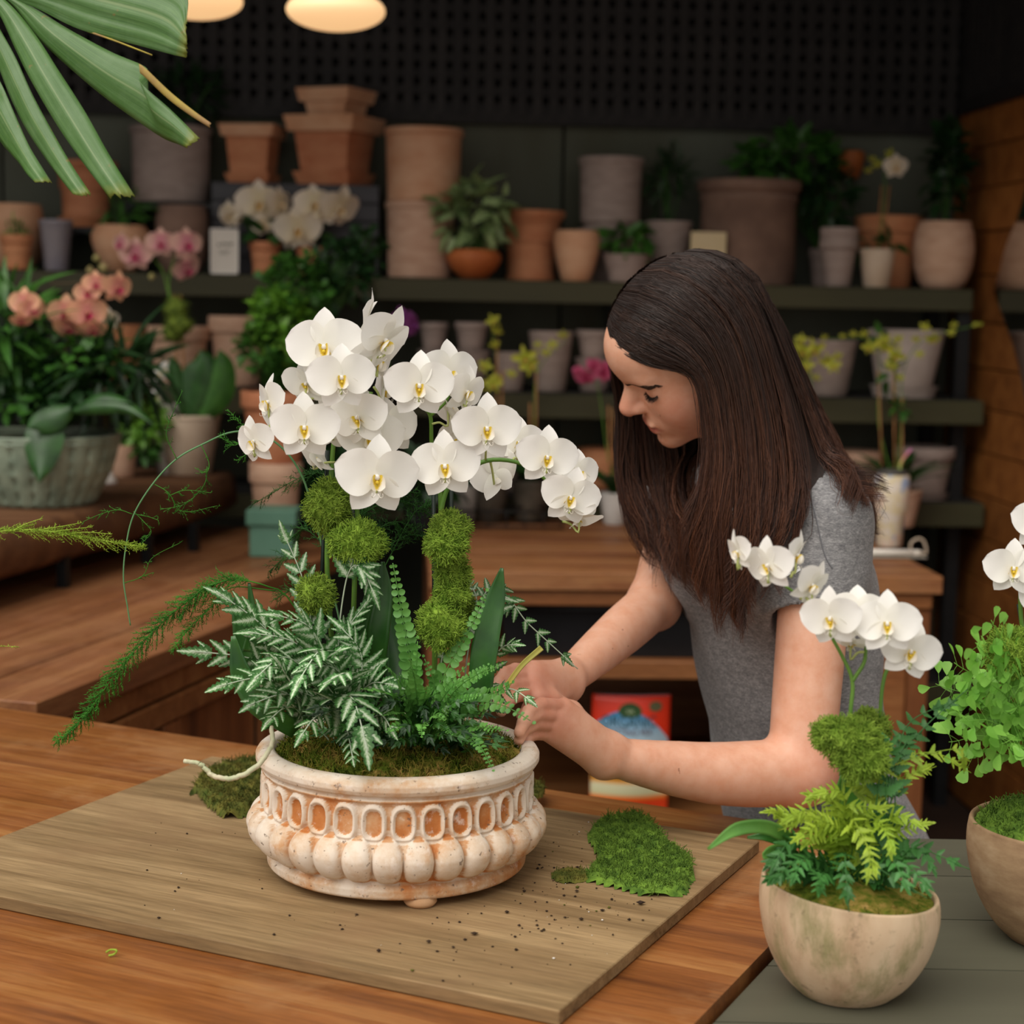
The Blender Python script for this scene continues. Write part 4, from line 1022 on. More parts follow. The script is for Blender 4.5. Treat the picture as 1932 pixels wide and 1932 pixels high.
obj('seal', ([bfn(  .80 + .085 * math.cos(a), .92 + .04 * math.sin(a), .002) for a in np.linspace(0, 2 * math.pi, n, endpoint=False)], [tuple(range(n))]), pm('olive_ink', '5c5a3c', None, 5), bg, smooth=False)

# green lidded box on the left counter
c = onz(512, 1052, zl + .0006); s_ = mpp(c)
gb = thing('lidded_box', 'sea-green lidded box standing on the end of the left counter', 'box', c)
M_gb = pm('sea_green_paint', '5d8672', '527a67', 9, .6)
obj('body', MB().box((-42 * s_, -.0, 0), (40 * s_, .11, 60 * s_), Matrix.Translation(c), .003), M_gb, gb, smooth=False)
obj('lid', MB().box((-48 * s_, -.008, 60 * s_ + .0005), (47 * s_, .118, 90 * s_), Matrix.Translation(c), .003), M_gb, gb, smooth=False)

# ------------------------------------------------------------------ on the slab
def slab_at(px, py): return onz(px, py, zsl1 + .0006)
# ribbed celadon bowl
c = slab_at(78, 948); s_ = mpp(c); r = 148 * s_; h = 132 * s_
t = NT('celadon_glaze'); n = t.noise(t.coord('Object', (1, 1, 1)), 25, 5); t.base(t.ramp(n, [(.3, lin('6f7f6e')), (.7, lin('9aa893'))]), .3, .55); MATS['celadon'] = t.m
bw = thing('ribbed_bowl', 'large ribbed grey-green glazed bowl planted with peach orchids on the slab', 'planter', c)
pr = np.array([(.60, 0), (.66, .02), (.78, .25), (.90, .55), (.97, .85), (1.0, .96), (1.0, 1.0), (.95, 1.0), (.92, .9), (.90, .8)]); pr = spline([(a, 0, b) for a, b in pr], 60)[:, [0, 2]]
nT = 288; a = np.arange(nT) * 2 * math.pi / nT; V = []
for q, (pr_, pz) in enumerate(pr):
    inner = q > 46
    rib = 0 if inner or pz > .93 else .055 * (np.abs(np.cos(a * 12)) ** .35 - .75)
    dots = 0
    if not inner and pz < .92: dots = .04 * np.clip(np.cos(a * 12) * 0 + (np.abs(np.sin(a * 12)) ** 8) * max(0, math.sin(pz * 30)) ** 3, 0, 1)
    R0 = (pr_ + rib + dots) * r; V.append(np.stack([R0 * np.cos(a) + c.x, R0 * np.sin(a) + c.y, np.full(nT, pz * h + c.z)], -1))
V = np.concatenate(V); Fc = [(i * nT + j, i * nT + (j + 1) % nT, (i + 1) * nT + (j + 1) % nT, (i + 1) * nT + j) for i in range(len(pr) - 1) for j in range(nT)] + [tuple(range(nT))[::-1]]
obj('body', (V, Fc), MATS['celadon'], bw)
obj('soil', MB().lathe([(r * .90, h * .86), (r * .5, h * .93), (.004, h * .95)], 30, c), pm('brown_moss', '3a3014', '564a1e', 50, .95, bump=.6), bw)
ctr_ = (c.x, c.y, c.z + h * .9)
for q, (px, py, rx_, rz_, n_, m_, kd, ls) in enumerate(((30, 700, .12, .10, 160, G_dark, 'oval', .05), (120, 680, .16, .08, 220, G_mid, 'tiny', .045), (220, 700, .10, .06, 120, G_dark, 'narrow', .12), (20, 640, .05, .12, 80, G_mid, 'narrow', .15), (150, 750, .16, .06, 160, G_dark, 'oval', .055), (60, 760, .12, .05, 100, G_mid, 'tiny', .05))):
    bush(bw, at(px, py, c.y - .02), (rx_, .10, rz_), n_, ls, m_, kd, root=ctr_, seed=60 + q, stems=14)
for pts, w in (([(100, 790), (85, 820), (80, 870), (75, 910)], 36), ([(135, 770), (100, 790), (70, 800), (52, 808)], 24), ([(140, 775), (190, 765), (240, 770), (290, 800)], 16), ([(150, 770), (200, 755), (250, 760)], 14)):
    P = spline([at(x, y, c.y - .16 - .02 * i) for i, (x, y) in enumerate(pts)], 12); V = []; W = w * s_
    for i, p in enumerate(P):
        f = P_LEAF(i / 11); tdir = Vector(P[min(i + 1, 11)] - P[max(i - 1, 0)]).normalized(); sd = tdir.cross(Vector((0, -1, .3))).normalized()
        for k in (-1, -.5, 0, .5, 1): V.append(Vector(p) + sd * W * f * k + Vector((0, -.012 * (1 - k * k), 0)))
    obj('leaf', (V, [(i * 5 + j, i * 5 + j + 1, (i + 1) * 5 + j + 1, (i + 1) * 5 + j) for i in range(11) for j in range(4)], [((k + 1) / 2 * 1.0, i / 11) for i in range(12) for k in (-1, -.5, 0, .5, 1)]), G_strap, bw)
for pts in ([(110, 780), (120, 680), (125, 620), (60, 575)], [(120, 780), (150, 660), (185, 545), (95, 535)]):
    stemtube(bw, [at(x, y, c.y - .05) for x, y in pts], .003, .0018, pm('brown_stem', '4a3a24', None, 5))
for x, y, s, ya, pi_, ro in ((45, 572, 64, -20, 0, 0), (60, 582, 56, 20, 10, 10), (125, 592, 78, -12, 5, 0), (165, 590, 80, 10, 5, 5), (130, 618, 60, 0, 40, 0), (175, 622, 56, 10, 45, 0), (222, 542, 66, 35, 5, -8), (180, 535, 52, 5, 0, 0), (165, 552, 56, -10, 0, 10), (40, 605, 44, 0, 50, 0)):
    p = at(x, y, c.y - (.15 if x < 100 else .08)); flower(bw, p, s * mpp(p), ya, pi_, ro, K_peach, False)
p = at(203, 606, c.y + .02); flower(bw, p, 56 * mpp(p), 30, 10, 0, K_cream, False)
# beige pot with pink orchid
c = slab_at(355, 893); s_ = mpp(c)
pk = thing('potted_orchid', 'pink orchid in a smooth cream pot with moss-wrapped stake on the slab', 'potted orchid', c)
pot_parts(pk, c, 62 * s_, 112 * s_, 'taper', C_cream, M_moss, 56); hC = 112 * s_
for px in (329, 341): obj('stake', MB().tube([(c.x + (px - 345) * s_, c.y, c.z + hC * .8), at(px, 556, c.y)], .0035, 6), M_stake, pk)
for x, y, rx_, rz_, sd in ((332, 582, 22, 22, 1), (338, 612, 26, 22, 2), (326, 628, 20, 18, 3)): mossball(pk, at(x, y, c.y - .01), (rx_ * s_, rx_ * s_, rz_ * s_), 160, None, sd)
stemtube(pk, [at(333, 640, c.y), at(318, 555, c.y), at(300, 500, c.y), at(250, 468, c.y)], .003, .0015); stemtube(pk, [at(336, 600, c.y), at(318, 540, c.y), at(335, 470, c.y), at(352, 455, c.y)], .003, .0015)
for x, y, s, ya, pi_, ro in ((256, 480, 68, -10, 5, 0), (303, 458, 60, 0, 0, 0), (352, 460, 66, 20, 0, 0), (352, 507, 62, 25, 35, 20), (228, 460, 48, -50, 0, 0)):
    p = at(x, y, c.y - .03); flower(pk, p, s * mpp(p), ya, pi_, ro, K_pink, False)
for x, y, s in ((182, 487, 14), (195, 505, 18), (170, 510, 14), (286, 522, 12)):
    p = at(x, y, c.y - .03); obj('bud', MB().lathe([(.001, -.6 * s * s_), (.5 * s * s_, -.2 * s * s_), (.5 * s * s_, .2 * s * s_), (.001, .6 * s * s_)], 12, p), pm('bud_skin', 'b59a72', '8c8f4c', 20), pk)
for pts, w, m_ in (([(360, 790), (372, 740), (385, 690), (380, 660)], 40, G_strap), ([(380, 790), (410, 740), (420, 690), (415, 660)], 30, G_mid), ([(350, 790), (365, 800), (372, 815)], 30, G_mid), ([(345, 780), (330, 700), (322, 670)], 14, G_strap)):
    P = spline([at(x, y, c.y - .05) for x, y in pts], 12); V = []; W = w * s_
    for i, p in enumerate(P):
        f = P_LEAF(i / 11); tdir = Vector(P[min(i + 1, 11)] - P[max(i - 1, 0)]).normalized(); sd = tdir.cross(Vector((0, -1, 0))).normalized()
        for k in (-1, -.5, 0, .5, 1): V.append(Vector(p) + sd * W * f * k + Vector((0, -.015 * (1 - k * k), 0)))
    obj('leaf', (V, [(i * 5 + j, i * 5 + j + 1, (i + 1) * 5 + j + 1, (i + 1) * 5 + j) for i in range(11) for j in range(4)], [((k + 1) / 2, i / 11) for i in range(12) for k in (-1, -.5, 0, .5, 1)]), m_, pk)
# white flowers, pale pot and bush between
c = slab_at(318, 893); s_ = mpp(c)
wf = thing('potted_orchid', 'small white orchid in a white pot between ribbed bowl and cream pot', 'potted orchid', c)
pot_parts(wf, c, 30 * s_, 130 * s_, 'taper', pm('white_glaze', 'd9d2c9', 'cbc3b8', 6, .4), M_soil, 40)
for x, y, s in ((300, 705, 34), (312, 698, 36), (278, 712, 28), (296, 750, 34), (325, 690, 26)): p = at(x, y, c.y - .03); flower(wf, p, s * mpp(p), rng.uniform(-30, 30), 0, rng.uniform(-40, 40), K_white, False)
stemtube(wf, [(c.x, c.y, c.z + 100 * s_), at(305, 720, c.y), at(280, 715, c.y)], .002, .001)
c = slab_at(232, 899); s_ = mpp(c)
bs = thing('potted_plant', 'low light green plant in a pale pot behind the ribbed bowl', 'potted plant', c)
pot_parts(bs, c, 28 * s_, 60 * s_, 'taper', C_pale, M_soil, 40)
bush(bs, at(272, 800, c.y + .02), (.06, .05, .08), 190, .032, G_fresh, 'oval', root=(c.x, c.y, c.z + .07), seed=77); bush(bs, at(262, 850, c.y + .02), (.05, .05, .03), 90, .03, G_mid, 'oval', seed=78)
c = slab_at(203, 912); s_ = mpp(c)
o = obj('white_dish', MB().lathe([(18 * s_, 0), (18 * s_, 4 * s_), (11 * s_, 16 * s_), (9 * s_, 22 * s_), (.003, 22 * s_)], 32, c), pm('white_ceramic', 'e2ddd6', 'd6d0c8', 6, .35)); tag(o, 'small upturned white ceramic dish beside the ribbed bowl', 'dish')
# extra greenery low behind the main arrangement
for lab, px, py, rad, n_, m_, kd, sz, sd in (('dark leafy plant in a black pot on the counter left of centre', 640, 1005, (.12, .08, .08), 160, G_dark, 'oval', .07, 91), ('small dark plant in a black pot behind the white arching flowers', 800, 1003, (.10, .06, .07), 120, G_dark, 'oval', .06, 92)):
    r, c, rr, h = counter_pot('potted_plant', lab, px, py, 90, 60, M_black); r['category'] = 'potted plant'
    bush(r, (c.x, c.y, c.z + h + .05), rad, n_, sz, m_, kd, root=(c.x, c.y, c.z + h * .8), seed=sd)
# ------------------------------------------------------------------ the terracotta planter
PCY = 2.09
pcx = at(749, 1600, PCY).x
zf = zbd + .011
pt = thing('terracotta_planter', 'round terracotta planter with oval band and bulging lobes on the board', 'planter', (pcx, PCY, zbd + .0006))
PK = .1672 / .1660
HP = .170
KZ = .82
t = NT('limewashed_terracotta'); v = t.coord('Object'); mx, mz, _ = t.sep(t.coord('UV'))
n1 = t.noise(v, 26, 7, .65); n2 = t.noise(v, 9, 5, .6); n3 = t.noise(v, 150, 3, .6)
msk = t.math('ADD', t.math('MULTIPLY', mx, .62), t.math('ADD', t.math('MULTIPLY_ADD', n1, 1.1, -.56), t.math('MULTIPLY_ADD', n2, 1.2, -.60)))
col = t.ramp(msk, [(.0, lin('ddd0c0')), (.18, lin('d2bca4')), (.34, lin('c79c74')), (.55, lin('ba7844')), (.8, lin('a8602e'))])
col = t.mix(t.ramp(n3, [(.30, (.8, .8, .8, 1)), (.36, (0, 0, 0, 1))]), col, lin('6e5a4c'))
col = t.mix(t.ramp(t.noise(v, 55, 5, .7), [(.56, (0, 0, 0, 1)), (.68, (.55, .55, .55, 1))]), col, lin('e9ded4'))
t.base(col, .85, .2); t.bump(t.math('ADD', t.math('MULTIPLY', n1, .5), t.math('MULTIPLY', n3, .5)), .35, .0015); MATS['urn'] = t.m
NL = 30; nT = 720
zz = np.concatenate([np.linspace(0, .026, 14), np.linspace(.028, .136, 80), np.linspace(.1365, HP, 30)])
base_r = lambda z: np.interp(z, [0, .003, .014, .019, .024, .030, .060, .088, .096, .132, .137, .1385, .1415, .143, .146, .149, .155, .162, .167, .170],
                             [.1495, .1525, .1535, .150, .1465, .1475, .152, .1535, .1545, .1535, .1565, .1595, .1595, .1565, .1575, .1635, .1665, .1665, .164, .160])
th = np.arange(nT) * 2 * math.pi / nT
u = ((th * NL / (2 * math.pi)) % 1) * 2 - 1                       # -1..1 inside each lobe
uo = (((th * NL / (2 * math.pi)) + .5) % 1) * 2 - 1               # ovals sit over the joints
V = []; UV = []
for z in zz:
    r = np.full(nT, base_r(z)); m = np.zeros(nT) + .18
    if .024 < z < .092:
        top = .092 - .012 * (1 - np.abs(u)) * 0 + .004
        e = np.sin(np.pi * np.clip((z - .024) / (.092 - .024), 0, 1)) ** .8
        w_ = abs((z - .0545) / .0345); cap = np.sqrt(np.clip(1 - np.abs(u) ** 2.8 - w_ ** 2.4, 0, 1))
        bul = .011 * e + .0145 * cap; r = r + bul
        m = np.where(cap < .42, .46, .17) + .22 * (e < .35)
    if .080 < z < .140:
        ex = uo / .86; ez = (z - .1085) / .0270
        sup = (np.abs(ex) ** 2.6 + np.abs(ez) ** 2.6) ** (1 / 2.6)
        ring = np.exp(-((sup - .84) / .15) ** 2) * .0050
        ins = np.clip((.80 - sup) / .2, 0, 1) * .0012
        plate = np.clip((1.06 - sup) / .12, 0, 1) * .0022
        w = np.clip((z - .080) / .008, 0, 1)
        r = np.maximum(r, base_r(max(z, .090)) + (ring + plate) * w) - ins
        m = np.where(sup < .66, .85, np.where(sup < 1.02, .05, np.where(z > .1, .6, m)))
    if z < .022: m = m * 0 + .45
    if z > .145: m = m * 0 + .20
    V.append(np.stack([pcx + PK * r * np.cos(th), PCY + PK * r * np.sin(th), np.full(nT, zf + z * KZ)], -1)); UV.append(np.stack([m, np.full(nT, z)], -1))
for r, z in ((.157, .1715), (.150, .172), (.1455, .170), (.144, .160), (.143, .12), (.13, .03)):
    V.append(np.stack([pcx + PK * r * np.cos(th), PCY + PK * r * np.sin(th), np.full(nT, zf + z * KZ)], -1)); UV.append(np.full((nT, 2), .12))
nr_ = len(V); Fc = [(i * nT + j, i * nT + (j + 1) % nT, (i + 1) * nT + (j + 1) % nT, (i + 1) * nT + j) for i in range(nr_ - 1) for j in range(nT)] + [tuple(range(nT))[::-1], tuple(range((nr_ - 1) * nT, nr_ * nT))]
obj('body', (np.concatenate(V), Fc, np.concatenate(UV)), MATS['urn'], pt)
for a in (-75, 45, 165):
    obj('foot', MB().lathe([(.016, 0), (.019, .004), (.018, .0115), (.01, .012)], 20, (pcx + .135 * math.cos(R_(a)), PCY + .135 * math.sin(R_(a)), zbd + .0006)), pm('foot_clay', 'c9a27c', 'b98d64', 30, .8), pt)
# moss bed
t = NT('brown_green_moss'); n = t.noise(t.coord('Object'), 38, 6, .75); t.base(t.ramp(n, [(.30, lin('2e3410')), (.44, lin('55661c')), (.54, lin('7d7430')), (.64, lin('a4864a')), (.75, lin('bfa066'))]), .95, .1); M_bed = t.m
g = np.random.RandomState(3); b = MB()
zr0 = zf + HP * KZ + .006
rr = np.linspace(.001, .1435 * PK, 14); a = np.arange(60) * 2 * math.pi / 60; V = []
for r in rr[::-1]: V.append(np.stack([pcx + r * np.cos(a), PCY + r * np.sin(a), zr0 - .014 + .024 * (1 - (r / .145) ** 2) + g.normal(0, .0022, 60)], -1))
b.add(np.concatenate(V), [(i * 60 + j, i * 60 + (j + 1) % 60, (i + 1) * 60 + (j + 1) % 60, (i + 1) * 60 + j) for i in range(13) for j in range(60)])
def tufts(b, P, Nn, ln, r, g, bend=.8):
    n = len(P); e = np.asarray(Nn) + g.normal(0, .6, (n, 3)); e /= np.linalg.norm(e, axis=1)[:, None]; f = e + g.normal(0, bend, (n, 3)); f /= np.linalg.norm(f, axis=1)[:, None]
    L = ln * g.uniform(.5, 1.2, (n, 1)); b.add(*hairs(np.stack([P, P + e * L * .5, P + e * L * .5 + f * L * .5], 1), [r, r * .5]))
rad = .142 * np.sqrt(g.uniform(.2, 1, 4200)); an = g.uniform(0, 2 * math.pi, 4200)
P = np.stack([pcx + rad * np.cos(an), PCY + rad * np.sin(an), zr0 - .014 + .024 * (1 - (rad / .145) ** 2)], -1)
tufts(b, P, np.tile([0, 0, 1.0], (4200, 1)), .012, .0010, g)
mb_ = obj('moss_bed', b, M_bed, pt); mb_['kind'] = 'stuff'; mb_['label'] = 'brown and green moss filling the planter'

# ------------------------------------------------------------------ frond builders
def path_frame(P, i, U):
    n = len(P); T = P[min(i + 1, n - 1)] - P[max(i - 1, 0)]; T = T / (np.linalg.norm(T) + 1e-9)
    X = np.cross(T, U); X /= np.linalg.norm(X) + 1e-9; return T, X, np.cross(X, T)
def put(b, g, o, D, U, s):
    V0, F0, uv0 = g; D = D / (np.linalg.norm(D) + 1e-9); X = np.cross(D, U); X /= np.linalg.norm(X) + 1e-9; Z = np.cross(X, D)
    b.add(o + s * (V0[:, 0:1] * X + V0[:, 1:2] * D + V0[:, 2:3] * Z), F0, uv0)
def lobed(nl, W, bend=-.12, cup=.05, ph=0.0):
    return blade(1, W, lambda s: max(.03, (1 - s) ** .55 * min(1, .25 + s * 5) * (.62 + .38 * abs(math.sin(math.pi * (s * nl + .5 + ph)))) if s < .995 else .0), 6 * nl, 5, bend, cup)
PINNA = [lobed(5, .33, ph=p) for p in (0, .2, .35)] + [lobed(6, .27, -.2, .05)]
def pteris(parent, pts, frac, npair, plen, mat, g, U=None, name='frond', stem_r=.0011, ang=52, tset=PINNA, stemmat=None, taper=.55):
    P = spline(pts, 40); n = len(P); b = MB()
    U = np.array(U if U is not None else (0, -.75, .65)) + g.normal(0, .18, 3)
    V, Fc = tube(P, [stem_r, stem_r * .6], 5); b.add(V, Fc, np.full((len(V), 2), .5))
    for k in range(npair):
        s = frac + (1 - frac) * (k / npair) ** .95; i = min(n - 2, int(s * (n - 1)))
        T, X, Z = path_frame(P, i, U); L = plen * (1 - taper * k / npair) * g.uniform(.85, 1.1)
        for sg in (1, -1):
            a = R_(ang + g.uniform(-8, 8) - 14 * k / npair)
            D = T * math.cos(a) + X * sg * math.sin(a) - Z * g.uniform(-.05, .22)
            put(b, tset[g.randint(len(tset))], P[i], D, Z + g.normal(0, .15, 3), L)
    T, X, Z = path_frame(P, n - 1 - int(n * (1 - frac) * .18), U); put(b, tset[-1], P[n - 1 - int(n * (1 - frac) * .18)], T, Z, plen * .8)
    return obj(name, b, mat, parent)
ROUND = blade(1, .52, lambda s: max(.1, math.sin(math.pi * (s * .93 + .05)) ** .5), 6, 5, -.1, .10)
def button(parent, pts, lsize, mat, g, sp=None, start=.12, U=None, name='frond'):
    P0 = spline(pts, 60); L = np.linalg.norm(np.diff(P0, axis=0), axis=1).sum()
    n = max(8, int(L * (1 - start) / (sp or lsize * .62))); b = MB()
    V, Fc = tube(P0[::2], [.0011, .0005], 5); b.add(V, Fc, np.full((len(V), 2), .5))
    U = np.array(U if U is not None else (0, -.8, .6)) + g.normal(0, .15, 3)
    for k in range(n):
        s = start + (1 - start) * k / n; i = min(58, int(s * 59)); T, X, Z = path_frame(P0, i, U)
        sz = lsize * min(1, .55 + s * 1.6) * (1 - .75 * max(0, (s - .55) / .45)) * g.uniform(.85, 1.1)
        for sg in (1, -1):
            D = T * .22 + X * sg + Z * g.uniform(-.1, .3); put(b, ROUND, P0[i] + X * sg * .0006, D, Z + g.normal(0, .2, 3), sz)
    put(b, ROUND, P0[-1], P0[-1] - P0[-4], U, lsize * .35)
    return obj(name, b, mat, parent)
def feather(parent, pts, bl, mat, g, dens=1.0, needle=.0055, r=.0009, start=.05, flat=.6, fwd=.9, name='frond', w=.0005):
    """asparagus-fern spray: a wiry stem, side twigs and fine needles"""
    P0 = spline(pts, 60); L = np.linalg.norm(np.diff(P0, axis=0), axis=1).sum(); b = MB()
    V, Fc = tube(P0[::2], [r, r * .5], 5); b.add(V, Fc)
    nb = max(3, int(L / .0075 * dens)); tri = []; 
    for k in range(nb):
        s = start + (1 - start) * (k + g.uniform(0, 1)) / nb; i = min(58, int(s * 59)); T, X, Z = path_frame(P0, i, np.array([0, -.8, .6]))
        a = g.uniform(0, 2 * math.pi); D = T * fwd + X * math.cos(a) + Z * math.sin(a) * flat; D /= np.linalg.norm(D)
        l = bl * g.uniform(.5, 1.15) * min(1, .4 + (1 - s) * 2.2); q = P0[i] + D * l + np.array([0, 0, -.12 * l])
        tri.append((P0[i], q, .0005)); m = max(3, int(l / .0017))
        for j in range(m):
            o = P0[i] + (q - P0[i]) * (j + .5) / m; d = D * .8 + g.normal(0, .75, 3); d /= np.linalg.norm(d); tri.append((o, o + d * needle * g.uniform(.6, 1.2), w))
    A = np.array([x[0] for x in tri]); B = np.array([x[1] for x in tri]); W = np.array([x[2] for x in tri])[:, None]
    d = B - A; s1 = np.cross(d, [0.05, -1, .1]); s1 /= np.linalg.norm(s1, axis=1)[:, None] + 1e-9; s2 = np.cross(d, s1); s2 /= np.linalg.norm(s2, axis=1)[:, None] + 1e-9
    V = np.stack([A + s1 * W, A - s1 * W * .5 + s2 * W * .86, A - s1 * W * .5 - s2 * W * .86, B], 1).reshape(-1, 3); k = np.arange(len(A)) * 4
    b.add(V, [(i, i + 1, i + 3) for i in k] + [(i + 1, i + 2, i + 3) for i in k] + [(i + 2, i, i + 3) for i in k])
    return obj(name, b, mat, parent)
def strap(parent, pts, widths, mat, name='leaf', face=(0, -1, .15), curl=.25, n=22):
    """pts: (px,py,Y); widths in pixels along the leaf"""
    P = spline([at(*p) for p in pts], n); W = np.interp(np.linspace(0, 1, n), np.linspace(0, 1, len(widths)), widths); V = []; uv = []
    for i, p in enumerate(P):
        T = P[min(i + 1, n - 1)] - P[max(i - 1, 0)]; T /= np.linalg.norm(T) + 1e-9; X = np.cross(T, face); X /= np.linalg.norm(X); Z = np.cross(X, T); w = W[i] / 2 * mpp(p)
        for k in np.linspace(-1, 1, 7): V.append(p + X * w * k + Z * w * curl * (k * k - .3)); uv.append(((k + 1) / 2, i / (n - 1)))
    Fq = [(i * 7 + j, i * 7 + j + 1, (i + 1) * 7 + j + 1, (i + 1) * 7 + j) for i in range(n - 1) for j in range(6)]
    o = obj(name, (V, Fq, uv), mat, parent)
    md = o.modifiers.new('thick', 'SOLIDIFY'); md.thickness = .0012; return o

# variegated fern material: pale midribs on green lobes
t = NT('silver_fern_leaf'); x, y, _ = t.sep(t.coord('UV')); d = t.math('ABSOLUTE', t.math('SUBTRACT', x, .5)); n = t.noise(t.coord('Object'), 420, 3, .7)
dd = t.math('ADD', d, t.math('MULTIPLY_ADD', n, .34, -.17))
dd = t.math('ADD', dd, t.math('MULTIPLY', t.math('SINE', t.math('SUBTRACT', t.math('MULTIPLY', y, 62.0), t.math('MULTIPLY', d, 26.0))), .05))
c = t.ramp(dd, [(.02, lin('cbd9c0')), (.13, lin('a3bd92')), (.25, lin('4c7c40')), (.5, lin('2f5f28'))]); 
h = t.add('ShaderNodeHueSaturation'); t.link(t.math('MULTIPLY_ADD', t.rnd(), .5, .72), h.inputs['Value']); t.link(c, h.inputs['Color'])
t.base(h.outputs[0], .5, .35); t.translucent(.22, h.outputs[0]); G_silver = t.m
G_button = leaf_mat('button_fern_leaf', '4a8838', '74ac52', .45, .28, .4, rand=.28)
G_aspar = leaf_mat('asparagus_needle', '2f6a20', '4a8a2c', .6, .2, .2, rand=.15)
G_aspar_d = leaf_mat('dark_asparagus_needle', '24481c', '376a28', .6, .15, .2)
G_lime = leaf_mat('lime_needle', '98b83c', 'b4cc50', .6, .3, .2)
G_tall = leaf_mat('upright_orchid_leaf', '1f4a1c', '3a6c28', .32, .12, .5)
M_bstake = pm('black_green_stake', '14201a', '1a2a20', 20, .4)
M_reindeer = pm('reindeer_moss', '5a7a1a', '93b040', 90, .95, rand=.12)

g = np.random.RandomState(21)
zrim = zf + HP * KZ - .005
root0 = np.array([pcx - .05, PCY - .03, zrim])
def pxs(lst, Y0, Y1, base=None):
    n = len(lst); return ([base] if base is not None else []) + [at(x, y, Y0 + (Y1 - Y0) * (i / max(1, n - 1))) for i, (x, y) in enumerate(lst)]
sf = thing('silver_fern', 'silvery variegated brake fern spreading over the left of the planter', 'fern', root0)
SF = [([(600, 1240), (576, 1107), (528, 989)], 2.08, .42, 5, 44), ([(640, 1250), (652, 1100), (678, 1068), (711, 1132)], 2.02, .55, 5, 40), ([(560, 1270), (500, 1185), (408, 1115)], 2.00, .40, 5, 54),
      ([(560, 1300), (480, 1245), (360, 1228)], 1.98, .38, 5, 56), ([(560, 1325), (500, 1280), (408, 1295)], 1.95, .35, 5, 50), ([(590, 1345), (540, 1310), (465, 1332)], 1.92, .35, 5, 48),
      ([(620, 1300), (590, 1190), (516, 1158)], 1.98, .45, 5, 46), ([(670, 1360), (630, 1325), (665, 1318), (694, 1418)], 1.88, .35, 6, 74), ([(640, 1300), (610, 1225), (558, 1292)], 1.93, .45, 5, 48),
      ([(650, 1280), (650, 1200), (692, 1135)], 2.06, .45, 5, 42), ([(610, 1290), (560, 1215), (468, 1192)], 2.0, .45, 5, 44), ([(640, 1330), (600, 1265), (643, 1222)], 1.97, .4, 5, 44),
      ([(670, 1330), (700, 1290), (742, 1292)], 1.98, .35, 5, 44), ([(655, 1370), (660, 1400), (668, 1444)], 1.90, .3, 5, 34), ([(580, 1350), (540, 1335), (500, 1366)], 1.93, .35, 4, 40),
      ([(680, 1300), (680, 1230), (640, 1180)], 2.03, .45, 5, 40), ([(620, 1330), (560, 1300), (520, 1240)], 1.95, .4, 5, 44), ([(640, 1360), (600, 1350), (560, 1400)], 1.90, .35, 4, 40),
      ([(600, 1300), (540, 1240), (480, 1280)], 1.95, .45, 5, 44), ([(660, 1330), (660, 1270), (610, 1290)], 1.92, .4, 5, 46), ([(690, 1370), (720, 1350), (745, 1390)], 1.9, .35, 4, 36), ([(660, 1310), (630, 1260), (575, 1260)], 1.95, .4, 5, 42)]
for pts, Y1, fr, np_, pl in SF:
    pteris(sf, pxs(pts, 2.05, Y1, root0 + g.normal(0, .008, 3)), fr, np_ + 2, pl * .00085, G_silver, g, ang=46, taper=.62)
rt_r = np.array([pcx + .075, PCY + .02, zrim]); sd_ = thing('silver_fern', 'darker silvery fern reaching past the hand at the right of the planter', 'fern', rt_r)
for pts, Y1, fr, np_, pl in (([(900, 1280), (945, 1130), (1000, 1180), (1090, 1262)], 2.12, .45, 8, 34), ([(900, 1250), (915, 1120), (960, 1112)], 2.14, .45, 6, 30), ([(920, 1340), (960, 1300), (1012, 1330)], 2.0, .4, 5, 30), ([(880, 1250), (900, 1140), (880, 1090)], 2.16, .5, 6, 30), ([(900, 1330), (940, 1230), (975, 1215)], 2.06, .45, 6, 30), ([(830, 1300), (850, 1180), (890, 1140)], 2.15, .5, 5, 30)):
    pteris(sd_, pxs(pts, 2.10, Y1, rt_r), fr, np_, pl * .00078, G_silver, g)
root1 = np.array([pcx + .03, PCY - .05, zrim])
bf = thing('button_fern', 'button fern with rows of round leaflets at the right front of the planter', 'fern', root1)
BF = [([(790, 1380), (775, 1250), (757, 1150), (740, 1056)], 2.02, 17), ([(800, 1380), (840, 1270), (885, 1190), (918, 1116)], 2.03, 16), ([(790, 1380), (785, 1300), (788, 1205)], 1.98, 15), ([(800, 1390), (870, 1332), (940, 1328), (1005, 1362)], 1.92, 17),
      ([(800, 1400), (850, 1378), (900, 1402), (930, 1452)], 1.9, 13), ([(780, 1390), (750, 1325), (720, 1305), (685, 1300)], 1.92, 15), ([(810, 1390), (870, 1322), (930, 1308), (966, 1288)], 1.98, 15), ([(820, 1390), (890, 1372), (956, 1378)], 1.92, 13),
      ([(770, 1400), (750, 1350), (735, 1290)], 1.95, 13), ([(800, 1390), (830, 1310), (882, 1255)], 2.0, 14), ([(800, 1380), (820, 1300), (800, 1240)], 2.02, 13), ([(790, 1400), (760, 1370), (730, 1380)], 1.9, 13), ([(800, 1395), (830, 1370), (845, 1330)], 1.92, 13)]
for k in range(34):
    x = 800 + g.uniform(-100, 150); y = 1340 + g.uniform(-105, 55); BF.append(([(795, 1395), ((795 + x) / 2, (1395 + y) / 2 - 25), (x, y)], g.uniform(1.92, 2.02), g.uniform(10, 14)))
for pts, Y1, ls in BF: button(bf, pxs(pts, 2.03, Y1, root1 + g.normal(0, .006, 3)), ls * .00076, G_button, g)
low = thing('dark_fern', 'fine dark green fern sprigs low behind the button fern', 'fern', root1 + np.array([.05, .02, 0]))
